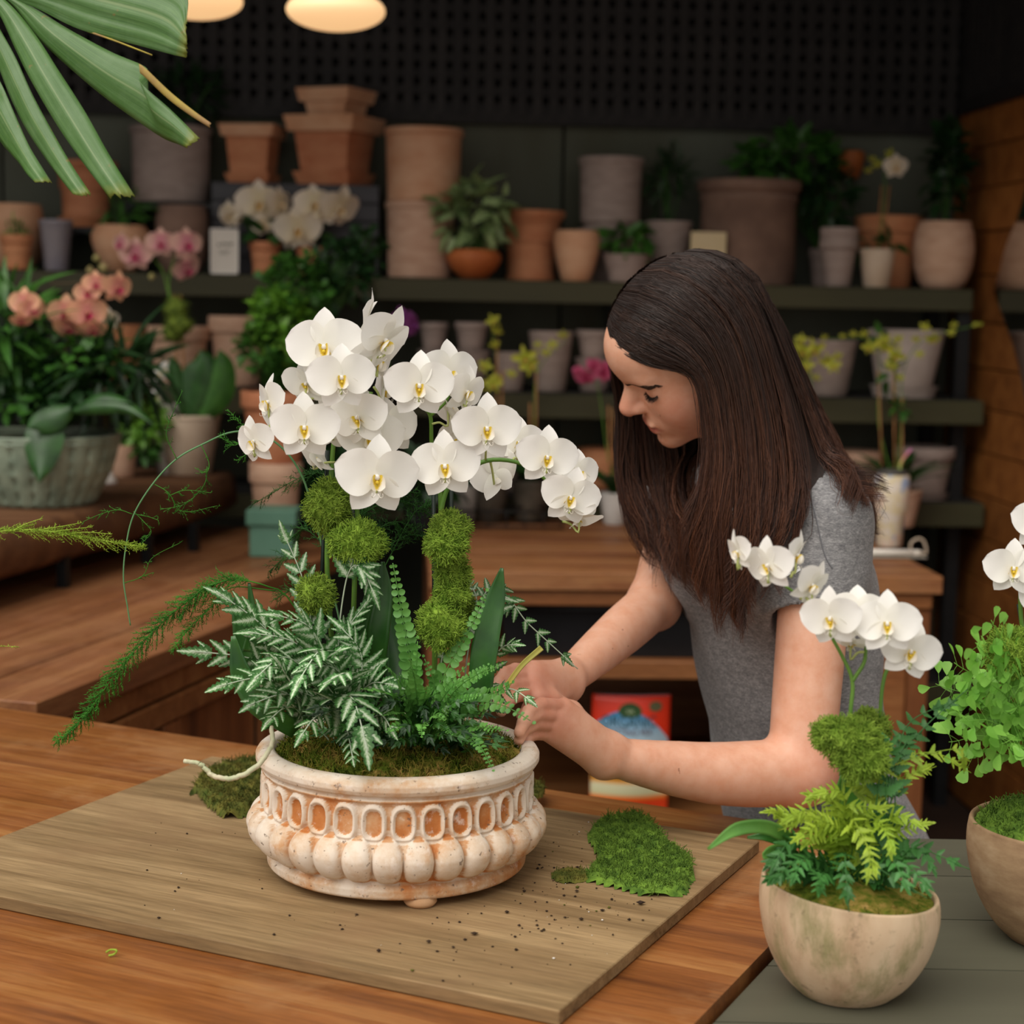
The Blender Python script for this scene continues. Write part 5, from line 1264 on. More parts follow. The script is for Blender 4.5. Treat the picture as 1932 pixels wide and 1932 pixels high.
for k in range(60):
    x = 700 + g.uniform(-140, 270); y = 1385 + g.uniform(-60, 35); Y = 1.97 + g.uniform(-.04, .06)
    pteris(low, [root1 + np.array([(x - 790) * .0004, .02, -.005]), at((x + 790) / 2, y - 10, Y + .02), at(x, y, Y)], .25, 5, .014, G_dark if k % 2 else G_tall, g, stem_r=.0007)
# trailing asparagus fern
root2 = np.array([pcx - .04, PCY + .04, zrim]); af = thing('asparagus_fern', 'feathery asparagus fern trailing left out of the planter in long sprays', 'fern', root2)
feather(af, pxs([(560, 1150), (500, 1105), (430, 1095), (370, 1122), (300, 1180), (240, 1243), (190, 1310), (150, 1362), (105, 1402)], 2.10, 1.98, root2), .022, G_aspar, g, 5.0, .0058, .0010, .28, w=.00055)
feather(af, pxs([(520, 1115), (440, 1108), (405, 1138), (370, 1172), (345, 1200), (325, 1230)], 2.1, 2.02), .014, G_aspar, g, 4.0, .0055, .0008, .32)
feather(af, pxs([(430, 1094), (380, 1112), (350, 1150), (340, 1168)], 2.06, 2.04), .013, G_aspar, g, 3.5, .0055, .0007, .1)
stem_pts = pxs([(600, 1000), (560, 880), (500, 822), (440, 815), (383, 838), (333, 866), (289, 912), (252, 972), (237, 1035), (233, 1092), (240, 1142), (246, 1180)], 2.16, 2.12, root2)
obj('stem', MB().tube(spline(stem_pts, 70), [.0014, .0009], 6), leaf_mat('wiry_stem', '4a7a4a', '5f8f5c', .5, .05), af)
for pts, bl, dn in (([(333, 866), (314, 822), (322, 790), (345, 735)], .009, .9), ([(380, 840), (394, 872), (390, 890), (368, 884)], .010, 1.2), ([(391, 880), (385, 915), (350, 950), (300, 962)], .014, 1.6), ([(289, 912), (318, 930), (345, 965), (412, 954)], .012, 1.6), ([(320, 935), (350, 925), (400, 930)], .012, 1.3),
                    ([(250, 970), (222, 962), (190, 970), (155, 985)], .010, 1.3), ([(252, 965), (272, 985), (285, 1005), (262, 1030)], .012, 1.3), ([(255, 970), (280, 975), (300, 982)], .008, 1.3), ([(235, 1100), (270, 1086), (288, 1052), (342, 1023)], .006, .8), ([(262, 1090), (290, 1080)], .004, 1.0), ([(500, 822), (455, 800), (430, 772)], .012, 2.2), ([(480, 820), (440, 840), (420, 820)], .012, 2.2), ([(470, 815), (470, 850), (445, 870)], .010, 2.0)):
    feather(af, pxs(pts, 2.14, 2.13), bl, G_aspar, g, dn, .0048, .0006, .2, name='spray')
for pts in ([(600, 1010), (640, 930), (590, 893), (470, 955)], [(640, 1010), (700, 960), (760, 945), (830, 985)], [(650, 1040), (720, 930), (790, 930)], [(660, 1040), (740, 985), (800, 1010)], [(700, 1060), (770, 1010), (850, 1030)], [(640, 1060), (580, 1000), (555, 1010)], [(700, 1080), (720, 1010), (690, 955)], [(720, 1080), (780, 970), (815, 950)], [(600, 1100), (550, 1050), (505, 1080)], [(620, 1120), (560, 1110), (520, 1130)]):
    feather(af, pxs(pts, 2.18, 2.20), .020, G_aspar_d, g, 2.6, .007, .0008, .15, name='spray')
rl = onz(-210, 1330, zt + .001); lf = thing('asparagus_fern', 'lime green asparagus fern spray entering from the left edge', 'fern', rl)
pot_parts(lf, rl, .055, .09, 'std', C_terra, M_soil, 40)
feather(lf, [rl + Vector((0, 0, .08)), at(-190, 1110, 2.1), at(-100, 1025, 2.07)] + [at(*p, 2.06) for p in ((0, 1003), (70, 1000), (150, 1012), (230, 1026), (272, 1031))], .020, G_lime, g, 1.7, .004, .0009, .05, flat=.35, fwd=1.7)
for pts in ([(20, 1003), (50, 988), (82, 977)], [(60, 1002), (110, 994), (155, 986)], [(90, 1004), (140, 998), (175, 994)], [(110, 1010), (160, 1004), (212, 1008)], [(-185, 1190), (-90, 1215), (36, 1220)]):
    feather(lf, [at(*p, 2.06) for p in pts], .005, G_lime, g, 2.2, .0035, .0006, .1)

# ------------------------------------------------------------------ the two orchids of the planter
def orchid(label, base, stems, stakes, flowers, mosses, leaves, kit=K_white):
    o = thing('orchid_plant', label, 'orchid', base)
    for pts, r0, r1 in stems: stemtube(o, [at(*p) for p in pts], r0, r1, n=40)
    for a, b_ in stakes: obj('stake', MB().tube([at(*a), at(*b_)], .0026, 7), M_bstake, o)
    for x, y, Y, s, ya, pi_, ro, st in flowers:
        p = at(x, y, Y); f = flower(o, p, 1.1 * s * mpp(p), ya, pi_, ro, kit)
        if st:
            q = at(*st); nrm = f.matrix_local.to_3x3() @ Vector((0, 0, -1)); nrm.normalize()
            stemtube(o, [p, Vector(p) + nrm * .018, (Vector(p) + nrm * .02 + q) / 2 + Vector((0, 0, .004)), q], .0012, .0015, MATS['pedicel'], 'pedicel', 10)
    for x, y, Y, a, b_, sd in mosses: p = at(x, y, Y); s = mpp(p); mossball(o, p, (a * s, min(a, b_) * s, b_ * s), int(14 * (a + b_)), M_reindeer, sd, ln=.011, r=.00065)
    for args in leaves: strap(o, *args)
    return o
MATS['pedicel'] = pm('pale_pedicel', 'c3cb86', 'a9b566', 40, .5)
YL, YR = 2.06, 2.06
zb_l = at(650, 1390, 2.1)
orchid('left white orchid of the planter with a crowded cluster of blooms', zb_l,
  [([(640, 1380, 2.1), (618, 1090, 2.1), (622, 960, 2.1), (630, 830, 2.1), (645, 745, 2.09), (690, 690, 2.09), (700, 640, 2.09)], .0036, .0022),
   ([(660, 1380, 2.12), (672, 1010, 2.12), (676, 930, 2.12), (690, 820, 2.11), (700, 740, 2.1)], .0036, .0024),
   ([(632, 830, 2.1), (600, 800, 2.1), (560, 770, 2.1), (505, 790, 2.1)], .0024, .0016)],
  [((600, 1260, 2.1), (618, 850, 2.11)), ((668, 1230, 2.12), (667, 920, 2.12))],
  [(613, 655, YL, 142, -12, -8, 4, (660, 660, 2.09)), (644, 712, YL - .06, 122, 4, 2, 2, (655, 730, 2.09)), (726, 640, YL, 130, 50, 6, -34, (690, 690, 2.09)), (694, 600, YL + .03, 104, 84, -14, -30, (690, 660, 2.09)), (508, 758, YL, 100, -62, 0, 8, (535, 775, 2.1)),
   (575, 806, YL - .05, 124, -6, 6, 0, (590, 790, 2.1)), (480, 832, YL, 90, -46, 6, 12, (515, 795, 2.1)), (676, 786, YL - .02, 118, -28, 8, 10, (660, 770, 2.1)), (698, 824, YL + .0, 124, 8, 8, -4, (680, 800, 2.1)),
   (711, 899, YL - .06, 148, 6, 8, -2, (690, 860, 2.11)), (628, 800, YL, 104, 28, 6, -6, (632, 820, 2.1)), (578, 722, YL + .02, 92, -22, 25, 0, (620, 760, 2.1)), (592, 856, YL + .03, 92, -120, 25, 12, (632, 872, 2.1)),
   (712, 682, YL + .04, 96, 62, 8, -8, (700, 690, 2.1)), (722, 735, YL + .05, 94, 100, 0, 0, (705, 730, 2.1)), (650, 760, YL + .05, 96, -10, 10, 0, (650, 770, 2.1)), (735, 805, YL + .04, 110, 20, 0, 10, (710, 790, 2.1))],
  [(620, 955, 2.07, 40, 48, 1), (672, 1025, 2.05, 52, 40, 2), (596, 1122, 2.05, 30, 32, 3)],
  [([(700, 1300, 2.09), (712, 1200, 2.08), (724, 1120, 2.08), (722, 1060, 2.08)], [40, 44, 34, 6], G_tall), ([(690, 1310, 2.12), (690, 1220, 2.13), (700, 1150, 2.14), (712, 1062, 2.14)], [50, 52, 40, 8], G_tall),
   ([(560, 1380, 2.03), (490, 1330, 2.0), (455, 1270, 2.0), (440, 1200, 2.0)], [30, 44, 40, 8], G_tall), ([(520, 1370, 2.08), (470, 1240, 2.08), (455, 1170, 2.08), (440, 1128, 2.08)], [40, 46, 34, 6], G_tall), ([(470, 1230, 2.08), (478, 1180, 2.08), (470, 1100, 2.08)], [26, 22, 4], G_tall)])
orchid('right white orchid of the planter with one arching spray of blooms', at(830, 1390, 2.1),
  [([(818, 1390, 2.1), (822, 1150, 2.09), (828, 1000, 2.09), (845, 920, 2.09), (885, 885, 2.08), (925, 868, 2.08), (975, 872, 2.08), (1015, 892, 2.08), (1045, 925, 2.08), (1058, 960, 2.08), (1063, 986, 2.07)], .0038, .0016),
   ([(835, 1390, 2.12), (832, 1000, 2.13), (828, 900, 2.13), (815, 845, 2.12), (812, 785, 2.11), (795, 765, 2.1), (780, 740, 2.1)], .0034, .0022), ([(812, 785, 2.11), (840, 760, 2.1), (852, 735, 2.1)], .0018, .0013)],
  [((820, 1300, 2.11), (818, 905, 2.11)), ((850, 1200, 2.14), (852, 905, 2.14))],
  [(791, 727, YR - .03, 124, 2, 6, -2, (790, 760, 2.1)), (846, 702, YR + .01, 116, 28, 4, -4, (850, 735, 2.1)), (880, 738, YR + .01, 92, 48, 8, -12, (850, 745, 2.1)), (840, 879, YR - .04, 126, -4, 6, 4, (850, 915, 2.09)),
   (918, 808, YR - .04, 124, 8, 6, 2, (916, 868, 2.08)), (1032, 862, YR - .03, 112, 10, 8, -6, (1015, 892, 2.08)), (1076, 938, YR - .03, 108, 10, 12, -10, (1055, 955, 2.08)), (1092, 975, YR - .01, 92, 40, 66, -10, (1063, 984, 2.07)),
   (934, 892, YR + .05, 104, 150, 20, 30, (925, 870, 2.08)), (845, 775, YR + .05, 96, 105, 0, 30, (815, 800, 2.11)), (978, 836, YR + .05, 100, 12, 0, 0, (965, 872, 2.08)), (1092, 892, YR + .04, 84, 30, 0, 0, (1045, 922, 2.08)), (868, 830, YR + .06, 90, -30, 10, 0, (850, 910, 2.09))],
  [(848, 1002, 2.05, 34, 34, 4), (842, 1030, 2.04, 36, 30, 5), (855, 1082, 2.06, 28, 34, 6), (852, 1124, 2.05, 28, 26, 7), (832, 1178, 2.04, 42, 48, 8), (865, 1150, 2.08, 26, 30, 9)],
  [([(905, 1310, 2.04), (915, 1220, 2.04), (935, 1130, 2.05), (947, 1072, 2.05)], [44, 50, 36, 5], G_tall), ([(745, 1340, 2.1), (750, 1250, 2.12), (742, 1170, 2.14), (735, 1110, 2.14)], [44, 46, 36, 6], G_tall), ([(955, 1295, 2.03), (985, 1255, 2.03), (1022, 1222, 2.03)], [9, 9, 10], leaf_mat('yellow_petiole', '8f9440', 'b3a04c', .5, .1))])
# pale aerial root over the rim
rt = obj('aerial_root', MB().tube(spline([at(512, 1372, 1.99), at(514, 1400, 1.97), at(500, 1428, 1.95), at(470, 1456, 1.935), at(435, 1469, 1.93), at(402, 1464, 1.93), at(385, 1447, 1.93), at(372, 1440, 1.93), at(350, 1436, 1.93)], 60) + nr.normal(0, .0004, (60, 3)), [.0026, .0030, .0028, .0026], 8), pm('pale_root', 'c9c0a4', 'aab08c', 60, .7))
tag(rt, 'long pale curling orchid root hanging over the left rim of the planter', 'root')

# ------------------------------------------------------------------ moss on the board, crumbs
def moss_patch(label, poly, z, hgt, n, seed, mat, ln=.010, r=.0007):
    g = np.random.RandomState(seed); Q = [onz(x, y, z) for x, y in poly]; P2 = np.array([(q.x, q.y) for q in Q]); lo, hi = P2.min(0), P2.max(0)
    def inside(p):
        x, y = p[:, 0], p[:, 1]; c = np.zeros(len(p), bool); j = len(P2) - 1
        for i in range(len(P2)):
            xi, yi = P2[i]; xj, yj = P2[j]; cond = ((yi > y) != (yj > y)) & (x < (xj - xi) * (y - yi) / (yj - yi + 1e-12) + xi); c ^= cond; j = i
        return c
    nx = 46; gx = np.linspace(lo[0], hi[0], nx); gy = np.linspace(lo[1], hi[1], nx); X, Y = np.meshgrid(gx, gy, indexing='ij'); pts = np.stack([X, Y], -1).reshape(-1, 2); ins = inside(pts + g.normal(0, .0015, pts.shape)).reshape(nx, nx)
    D = ins.astype(float)
    for _ in range(5): D = (D + np.roll(D, 1, 0) + np.roll(D, -1, 0) + np.roll(D, 1, 1) + np.roll(D, -1, 1)) / 5
    H = z + .0006 + hgt * np.clip(D * 1.6 - .35, 0, 1) ** .6 * (.75 + .25 * np.sin(X * 160) * np.sin(Y * 140)) + g.normal(0, .0008, X.shape) * ins
    H = np.where(D > .05, H, z + .0006); V = np.stack([X, Y, H], -1).reshape(-1, 3)
    Fq = [(i * nx + j, (i + 1) * nx + j, (i + 1) * nx + j + 1, i * nx + j + 1) for i in range(nx - 1) for j in range(nx - 1) if D[i, j] > .12 and D[i + 1, j + 1] > .12]
    b = MB(); b.add(V, Fq)
    cand = g.uniform(lo, hi, (n * 3, 2)); cand = cand[inside(cand)][:n]; ii = np.clip(((cand - lo) / (hi - lo) * (nx - 1)).astype(int), 0, nx - 1); P = np.stack([cand[:, 0], cand[:, 1], H[ii[:, 0], ii[:, 1]] - .001], -1)
    P[:, 2] -= .001; tufts(b, P, np.tile([0, 0, .8], (len(P), 1)), ln, r, g, 1.0)
    o = obj('moss_patch', b, mat); tag(o, label, 'moss', kind='stuff'); return o
M_sheet = pm('sheet_moss', '3a5814', '6f9030', 70, .95)
M_sheet2 = pm('brown_sheet_moss', '3d4a12', '6a6426', 55, .95)
moss_patch('flat piece of green sheet moss lying right of the planter', [(1112, 1580), (1140, 1548), (1200, 1538), (1232, 1560), (1262, 1598), (1300, 1622), (1306, 1650), (1290, 1686), (1230, 1692), (1170, 1676), (1105, 1660), (1135, 1625)], zbd, .010, 5200, 5, M_sheet)
moss_patch('clump of green moss tucked against the left side of the planter', [(368, 1486), (395, 1462), (440, 1450), (492, 1440), (500, 1500), (470, 1540), (430, 1545), (400, 1528), (385, 1512)], zbd, .016, 3600, 6, M_sheet2)
moss_patch('small tuft of dark moss peeking out right of the planter', [(1000, 1492), (1015, 1478), (1028, 1490), (1022, 1505), (1006, 1508)], zbd, .008, 160, 8, M_sheet2)
moss_patch('tiny scrap of yellow-green moss on the front edge of the board', [(302, 1772), (320, 1756), (337, 1753), (332, 1763), (312, 1772)], zt, .004, 60, 9, M_reindeer, .007)
moss_patch('loose scraps of moss trailing left of the sheet moss', [(1040, 1650), (1070, 1640), (1108, 1646), (1112, 1662), (1075, 1668), (1050, 1664)], zbd, .004, 130, 10, M_sheet2, .008)
g = np.random.RandomState(9); b = MB(); b2 = MB(); b3 = MB()
def crumb(bb, p, s):
    V = g.normal(0, 1, (6, 3)); V /= np.linalg.norm(V, axis=1)[:, None]; V = np.array([[1, 0, 0], [-1, 0, 0], [0, 1, 0], [0, -1, 0], [0, 0, 1], [0, 0, -1.0]]) * g.uniform(.5, 1.1, (6, 1)) * s; V[:, 2] *= .6
    bb.add(V + np.array(p) + np.array([0, 0, s * .5]), [(0, 2, 4), (2, 1, 4), (1, 3, 4), (3, 0, 4), (2, 0, 5), (1, 2, 5), (3, 1, 5), (0, 3, 5)])
spots = []
for k in range(330):
    m = k % 3
    x, y = (g.normal(1060, 70), g.normal(1640, 60)) if m == 0 else ((g.normal(980, 160), g.normal(1740, 60)) if m == 1 else (g.uniform(250, 1300), g.uniform(1500, 1850)))
    q = TMi @ onz(x, y, zbd)
    if not (xl_ + .01 < q.x < xrb - .01 and .01 < q.y < ybb - .01): continue
    w = onz(x, y, zbd)
    if (w.x - pcx) ** 2 + (w.y - PCY) ** 2 < .165 ** 2: continue
    crumb(b if k % 7 else (b2 if k % 2 else b3), w, abs(g.normal(.0010, .0009)) + .0004)
for x, y, s in ((1208, 1707, .006), (1097, 1737, .004), (895, 1764, .0045), (980, 1748, .003), (715, 1797, .004)): crumb(b, onz(x, y, zbd), s)
tag(obj('soil_crumbs', b, M_soil), 'dark crumbs of potting soil scattered over the board', 'soil', kind='stuff')
tag(obj('moss_crumbs', b2, M_sheet2), 'tiny green moss bits scattered over the board', 'moss', kind='stuff')
tag(obj('perlite_crumbs', b3, pm('perlite', 'e6e2da', None, 5)), 'tiny white perlite grains scattered over the board', 'perlite', kind='stuff')
q = spline([onz(200, 1797, zt + .003), onz(208, 1792, zt + .006), onz(220, 1793, zt + .008), onz(216, 1800, zt + .003), onz(205, 1803, zt + .002)], 14)
tag(obj('plant_scrap', MB().tube(q, .0011, 5), G_lime), 'small curled yellow-green plant scrap on the front table planks', 'plant scrap')

# ------------------------------------------------------------------ palm leaf in the upper left corner
t = NT('palm_leaflet'); x, y, _ = t.sep(t.coord('UV')); n = t.noise(t.coord('UV', (26, 1.2, 1)), 3.5, 4); n2 = t.noise(t.coord('Object'), 30, 5, .65)
c = t.ramp(n, [(.3, lin('3c662c')), (.7, lin('68904c'))]); c = t.mix(t.ramp(n2, [(.45, (0, 0, 0, 1)), (.8, (.5, .5, .5, 1))]), c, lin('7c9a6c'))
d = t.math('ABSOLUTE', t.math('SUBTRACT', x, .5)); c = t.mix(t.ramp(d, [(.0, (.8, .8, .8, 1)), (.035, (0, 0, 0, 1))]), c, lin('93a874'))
c = t.mix(t.ramp(t.math('ADD', y, t.math('MULTIPLY_ADD', n2, .16, -.08)), [(.93, (0, 0, 0, 1)), (1.0, (.8, .8, .8, 1))]), c, lin('8a8c34'))
c = t.mix(t.ramp(t.noise(t.coord('Object'), 75, 2), [(.70, (0, 0, 0, 1)), (.74, (.7, .7, .7, 1))]), c, lin('8a7a44'))
t.base(c, .38, .5); t.translucent(.3, c); M_palm = t.m
M_palm_dry = pm('dry_palm_strip', '8f6f4a', 'a89a3c', 30, .7, stretch=(1, 1, 1))
PLP = Vector((-1.25, 2.25, .001))
pl = thing('potted_palm', 'large fan palm leaf with blunt ragged tips reaching into the upper left corner', 'palm', PLP)
pot_parts(pl, PLP, .17, .34, 'std', C_terra, M_soil, 48)
def leaflet(up, lo, Y0, Y1, mat, amp=.004, ragged=True, n=44, m=11, name='leaflet', seed=0):
    g = np.random.RandomState(seed); A = spline([(x, 0, y) for x, y in up], n); B = spline([(x, 0, y) for x, y in lo], n); V = []; uv = []
    jag = g.uniform(-.03, .03, m) if ragged else np.zeros(m)
    for i in range(n):
        s = i / (n - 1)
        for j in range(m):
            k = j / (m - 1); p = A[i] * (1 - k) + B[i] * k
            if i >= n - 3: p = p + (A[-1] - A[-6] + B[-1] - B[-6]) * .5 * jag[j] * 4 * (i - n + 4) / 3
            Y = Y0 + (Y1 - Y0) * s - amp * (1 - abs(2 * k - 1)) * 2 + amp * .35 * math.sin(k * 28)
            V.append(at(p[0], p[2], Y)); uv.append((k, s))
    o = obj(name, (V, [(i * m + j, i * m + j + 1, (i + 1) * m + j + 1, (i + 1) * m + j) for i in range(n - 1) for j in range(m - 1)], uv), mat, pl)
    md = o.modifiers.new('thick', 'SOLIDIFY'); md.thickness = .0008; return o
leaflet([(-30, -40), (100, -60), (250, -50), (345, -20), (352, 35), (366, 85), (364, 108)][:4] + [(352, 40)], [(-20, -10), (60, 12), (150, 55), (270, 88), (352, 110)], 2.05, 1.98, M_palm, seed=1, m=19)
leaflet([(352, 36), (358, 60), (366, 84)], [(340, 108), (350, 111), (364, 108)], 1.982, 1.978, M_palm, seed=9, m=7, n=10) if False else None
leaflet([(-20, -25), (60, 12), (130, 55), (210, 98), (276, 128), (262, 152), (320, 205), (378, 262)], [(-20, -20), (25, 12), (75, 76), (180, 170), (270, 236), (310, 262), (335, 272), (352, 279)], 2.05, 1.95, M_palm, seed=2)
leaflet([(262, 120), (276, 130), (320, 172), (362, 206), (398, 232)], [(264, 138), (276, 148), (316, 186), (356, 216), (394, 240)], 1.97, 1.95, M_palm_dry, .0008, m=5, name='dry_strip', seed=3)
leaflet([(-25, -30), (25, 14), (70, 70), (110, 132), (160, 210), (205, 290), (252, 366)], [(-30, -10), (0, 30), (30, 95), (60, 155), (110, 240), (160, 312), (206, 372)], 2.05, 1.93, M_palm, seed=4)
leaflet([(-40, -20), (0, 55), (30, 110), (62, 180), (100, 250), (135, 310), (172, 366)], [(-50, 20), (-10, 110), (20, 185), (50, 245), (85, 298), (112, 335), (140, 370)], 2.05, 1.94, M_palm, seed=5)
leaflet([(-60, 0), (-10, 130), (10, 175), (35, 232), (55, 275), (76, 310), (97, 343)], [(-70, 60), (-30, 210), (0, 266), (20, 290), (36, 308), (50, 328), (66, 344)], 2.05, 1.96, M_palm, seed=6)
obj('dry_fibre', MB().tube(spline([at(100, 20, 2.03), at(150, 52, 2.02), at(220, 78, 2.0), at(287, 104, 1.99)], 20), [.0014, .0008], 5), M_palm_dry, pl)
obj('petiole', MB().tube(spline([at(-10, -8, 2.055), at(-160, -100, 2.10), PLP + Vector((.14, -.05, 1.75)), PLP + Vector((.02, 0, 1.1)), PLP + Vector((0, 0, .28))], 40), [.005, .008, .011], 8), G_stem, pl)

# ------------------------------------------------------------------ front right pots
t = NT('mossy_stone_pot'); v = t.coord('Object'); n1 = t.noise(t.coord('Object', (1, 1, .45)), 16, 7, .65); n2 = t.noise(v, 70, 4, .6)
c = t.ramp(n1, [(.30, lin('ab8a6c')), (.5, lin('c5a98a')), (.7, lin('d0b89a'))]); c = t.mix(t.ramp(t.noise(t.coord('Object', (1, 1, .35), loc=(2, 3, 4)), 22, 6, .7), [(.50, (0, 0, 0, 1)), (.68, (.75, .75, .75, 1))]), c, lin('7d7b4c'))
c = t.mix(t.ramp(n2, [(.60, (0, 0, 0, 1)), (.72, (.6, .6, .6, 1))]), c, lin('6e6048')); t.base(c, .75, .3); t.bump(n2, .15, .001); M_stone = t.m
def round_pot(root, c, R, H, mat, tilt=0.0, n=96):
    pr = spline([(a, 0, b) for a, b in ((.001, 0), (.46, 0), (.56, .03), (.74, .18), (.90, .42), (.985, .68), (1.0, .85), (.985, .97), (.97, 1.0), (.945, 1.0), (.925, .97), (.91, .85), (.85, .6))], 60)[:, [0, 2]]
    V, Fc = lathe([(max(a, .001) * R, b * H) for a, b in pr], n, c); V = np.asarray(V); dz = V[:, 2] - c.z; V[:, 2] -= tilt * (V[:, 0] - c.x) * np.clip(dz / H, 0, 1) ** 1.5
    obj('body', (V, Fc[:-2]), mat, root)
c = Vector((at(1598, 1800, 1.80).x, 1.80, zg + .0006)); s_ = mpp((c.x, 1.8, 1.0)); R = 169 * s_; H = at(1598, 1669, 1.80).z - c.z
rp = thing('stone_planter', 'rounded mossy beige planter on the grey slatted table', 'planter', c)
round_pot(rp, c, R, H, M_stone, .10)
g = np.random.RandomState(4); b = MB(); a = np.arange(40) * 2 * math.pi / 40; V = []
for r in np.linspace(R * .92, .001, 9): V.append(np.stack([c.x + r * np.cos(a), c.y + r * np.sin(a), c.z + H * .93 + .014 * (1 - (r / R) ** 2) - .10 * r * np.cos(a) + g.normal(0, .0015, 40)], -1))
b.add(np.concatenate(V), [(i * 40 + j, i * 40 + (j + 1) % 40, (i + 1) * 40 + (j + 1) % 40, (i + 1) * 40 + j) for i in range(8) for j in range(40)])
rad = R * .9 * np.sqrt(g.uniform(.1, 1, 700)); an = g.uniform(0, 6.28, 700); tufts(b, np.stack([c.x + rad * np.cos(an), c.y + rad * np.sin(an), c.z + H * .94 - .10 * rad * np.cos(an)], -1), np.tile([0, 0, 1.0], (700, 1)), .010, .0008, g)
obj('moss_bed', b, M_bed, rp)['kind'] = 'stuff'
top = np.array([c.x, c.y, c.z + H * .95])
BOST = [blade(1, .22, lambda s: max(.03, (1 - s) ** .5 * (.7 + .3 * abs(math.sin(3.5 * math.pi * s + .8))) if s < .99 else 0), 14, 3, -.15, .06)]
G_yfern = leaf_mat('yellow_green_fern', '7fa02c', 'a9c03e', .5, .3, .35, rand=.2); G_dfern = leaf_mat('deep_green_fern', '2c5c24', '4a8440', .45, .22, .4, rand=.2)
fy = thing('yellow_fern', 'bright yellow-green fern growing in the beige planter', 'fern', top + np.array([-.01, .01, 0]))
for pts, Y in (([(1560, 1600), (1500, 1540), (1440, 1530)], 1.78), ([(1580, 1600), (1530, 1530), (1470, 1555)], 1.75), ([(1600, 1600), (1590, 1520), (1540, 1490)], 1.8), ([(1620, 1600), (1640, 1500), (1600, 1470)], 1.82), ([(1640, 1600), (1700, 1480), (1760, 1440)], 1.82), ([(1640, 1600), (1690, 1540), (1740, 1560)], 1.76), ([(1610, 1620), (1600, 1560), (1640, 1600), (1655, 1660)], 1.70), ([(1590, 1610), (1550, 1560), (1490, 1590)], 1.74), ([(1640, 1590), (1690, 1450), (1760, 1420), (1832, 1458)], 1.84), ([(1600, 1600), (1620, 1540), (1680, 1520)], 1.76), ([(1580, 1600), (1560, 1545), (1520, 1540)], 1.72), ([(1620, 1600), (1660, 1560), (1690, 1610)], 1.72), ([(1600, 1590), (1570, 1500), (1520, 1510)], 1.8)):
    for rep in range(2):
        pj = [(x + rep * g.normal(0, 16), y + rep * g.normal(4, 14)) for x, y in pts]
        pteris(fy, pxs(pj, 1.80, Y + rep * g.normal(0, .015), top + g.normal(0, .006, 3)), .22, 12, .022, G_yfern, g, tset=BOST, ang=66, taper=.7, stem_r=.0008)
fd = thing('deep_fern', 'dark green fern arching over the rim of the beige planter', 'fern', top + np.array([.01, -.01, 0]))
for pts, Y in (([(1540, 1640), (1490, 1600), (1440, 1640)], 1.74), ([(1560, 1650), (1520, 1620), (1490, 1670)], 1.70), ([(1600, 1650), (1590, 1640), (1600, 1710)], 1.68), ([(1650, 1650), (1720, 1600), (1830, 1640)], 1.76), ([(1650, 1660), (1700, 1640), (1760, 1690)], 1.72), ([(1640, 1640), (1680, 1620), (1720, 1690)], 1.70), ([(1530, 1640), (1480, 1640), (1450, 1665)], 1.72), ([(1570, 1650), (1550, 1650), (1545, 1690)], 1.69), ([(1640, 1600), (1690, 1430), (1720, 1360), (1808, 1320)], 1.86), ([(1640, 1590), (1660, 1450), (1640, 1400), (1610, 1420)], 1.78), ([(1650, 1600), (1700, 1420), (1740, 1380)], 1.84)):
    for rep in range(2):
        pj = [(x + rep * g.normal(0, 18), y + rep * g.normal(0, 12)) for x, y in pts]
        pteris(fd, pxs(pj, 1.79, Y + rep * g.normal(0, .012), top + g.normal(0, .006, 3)), .25, 9, .022, G_dfern, g, tset=PINNA, ang=60, taper=.6, stem_r=.0009)
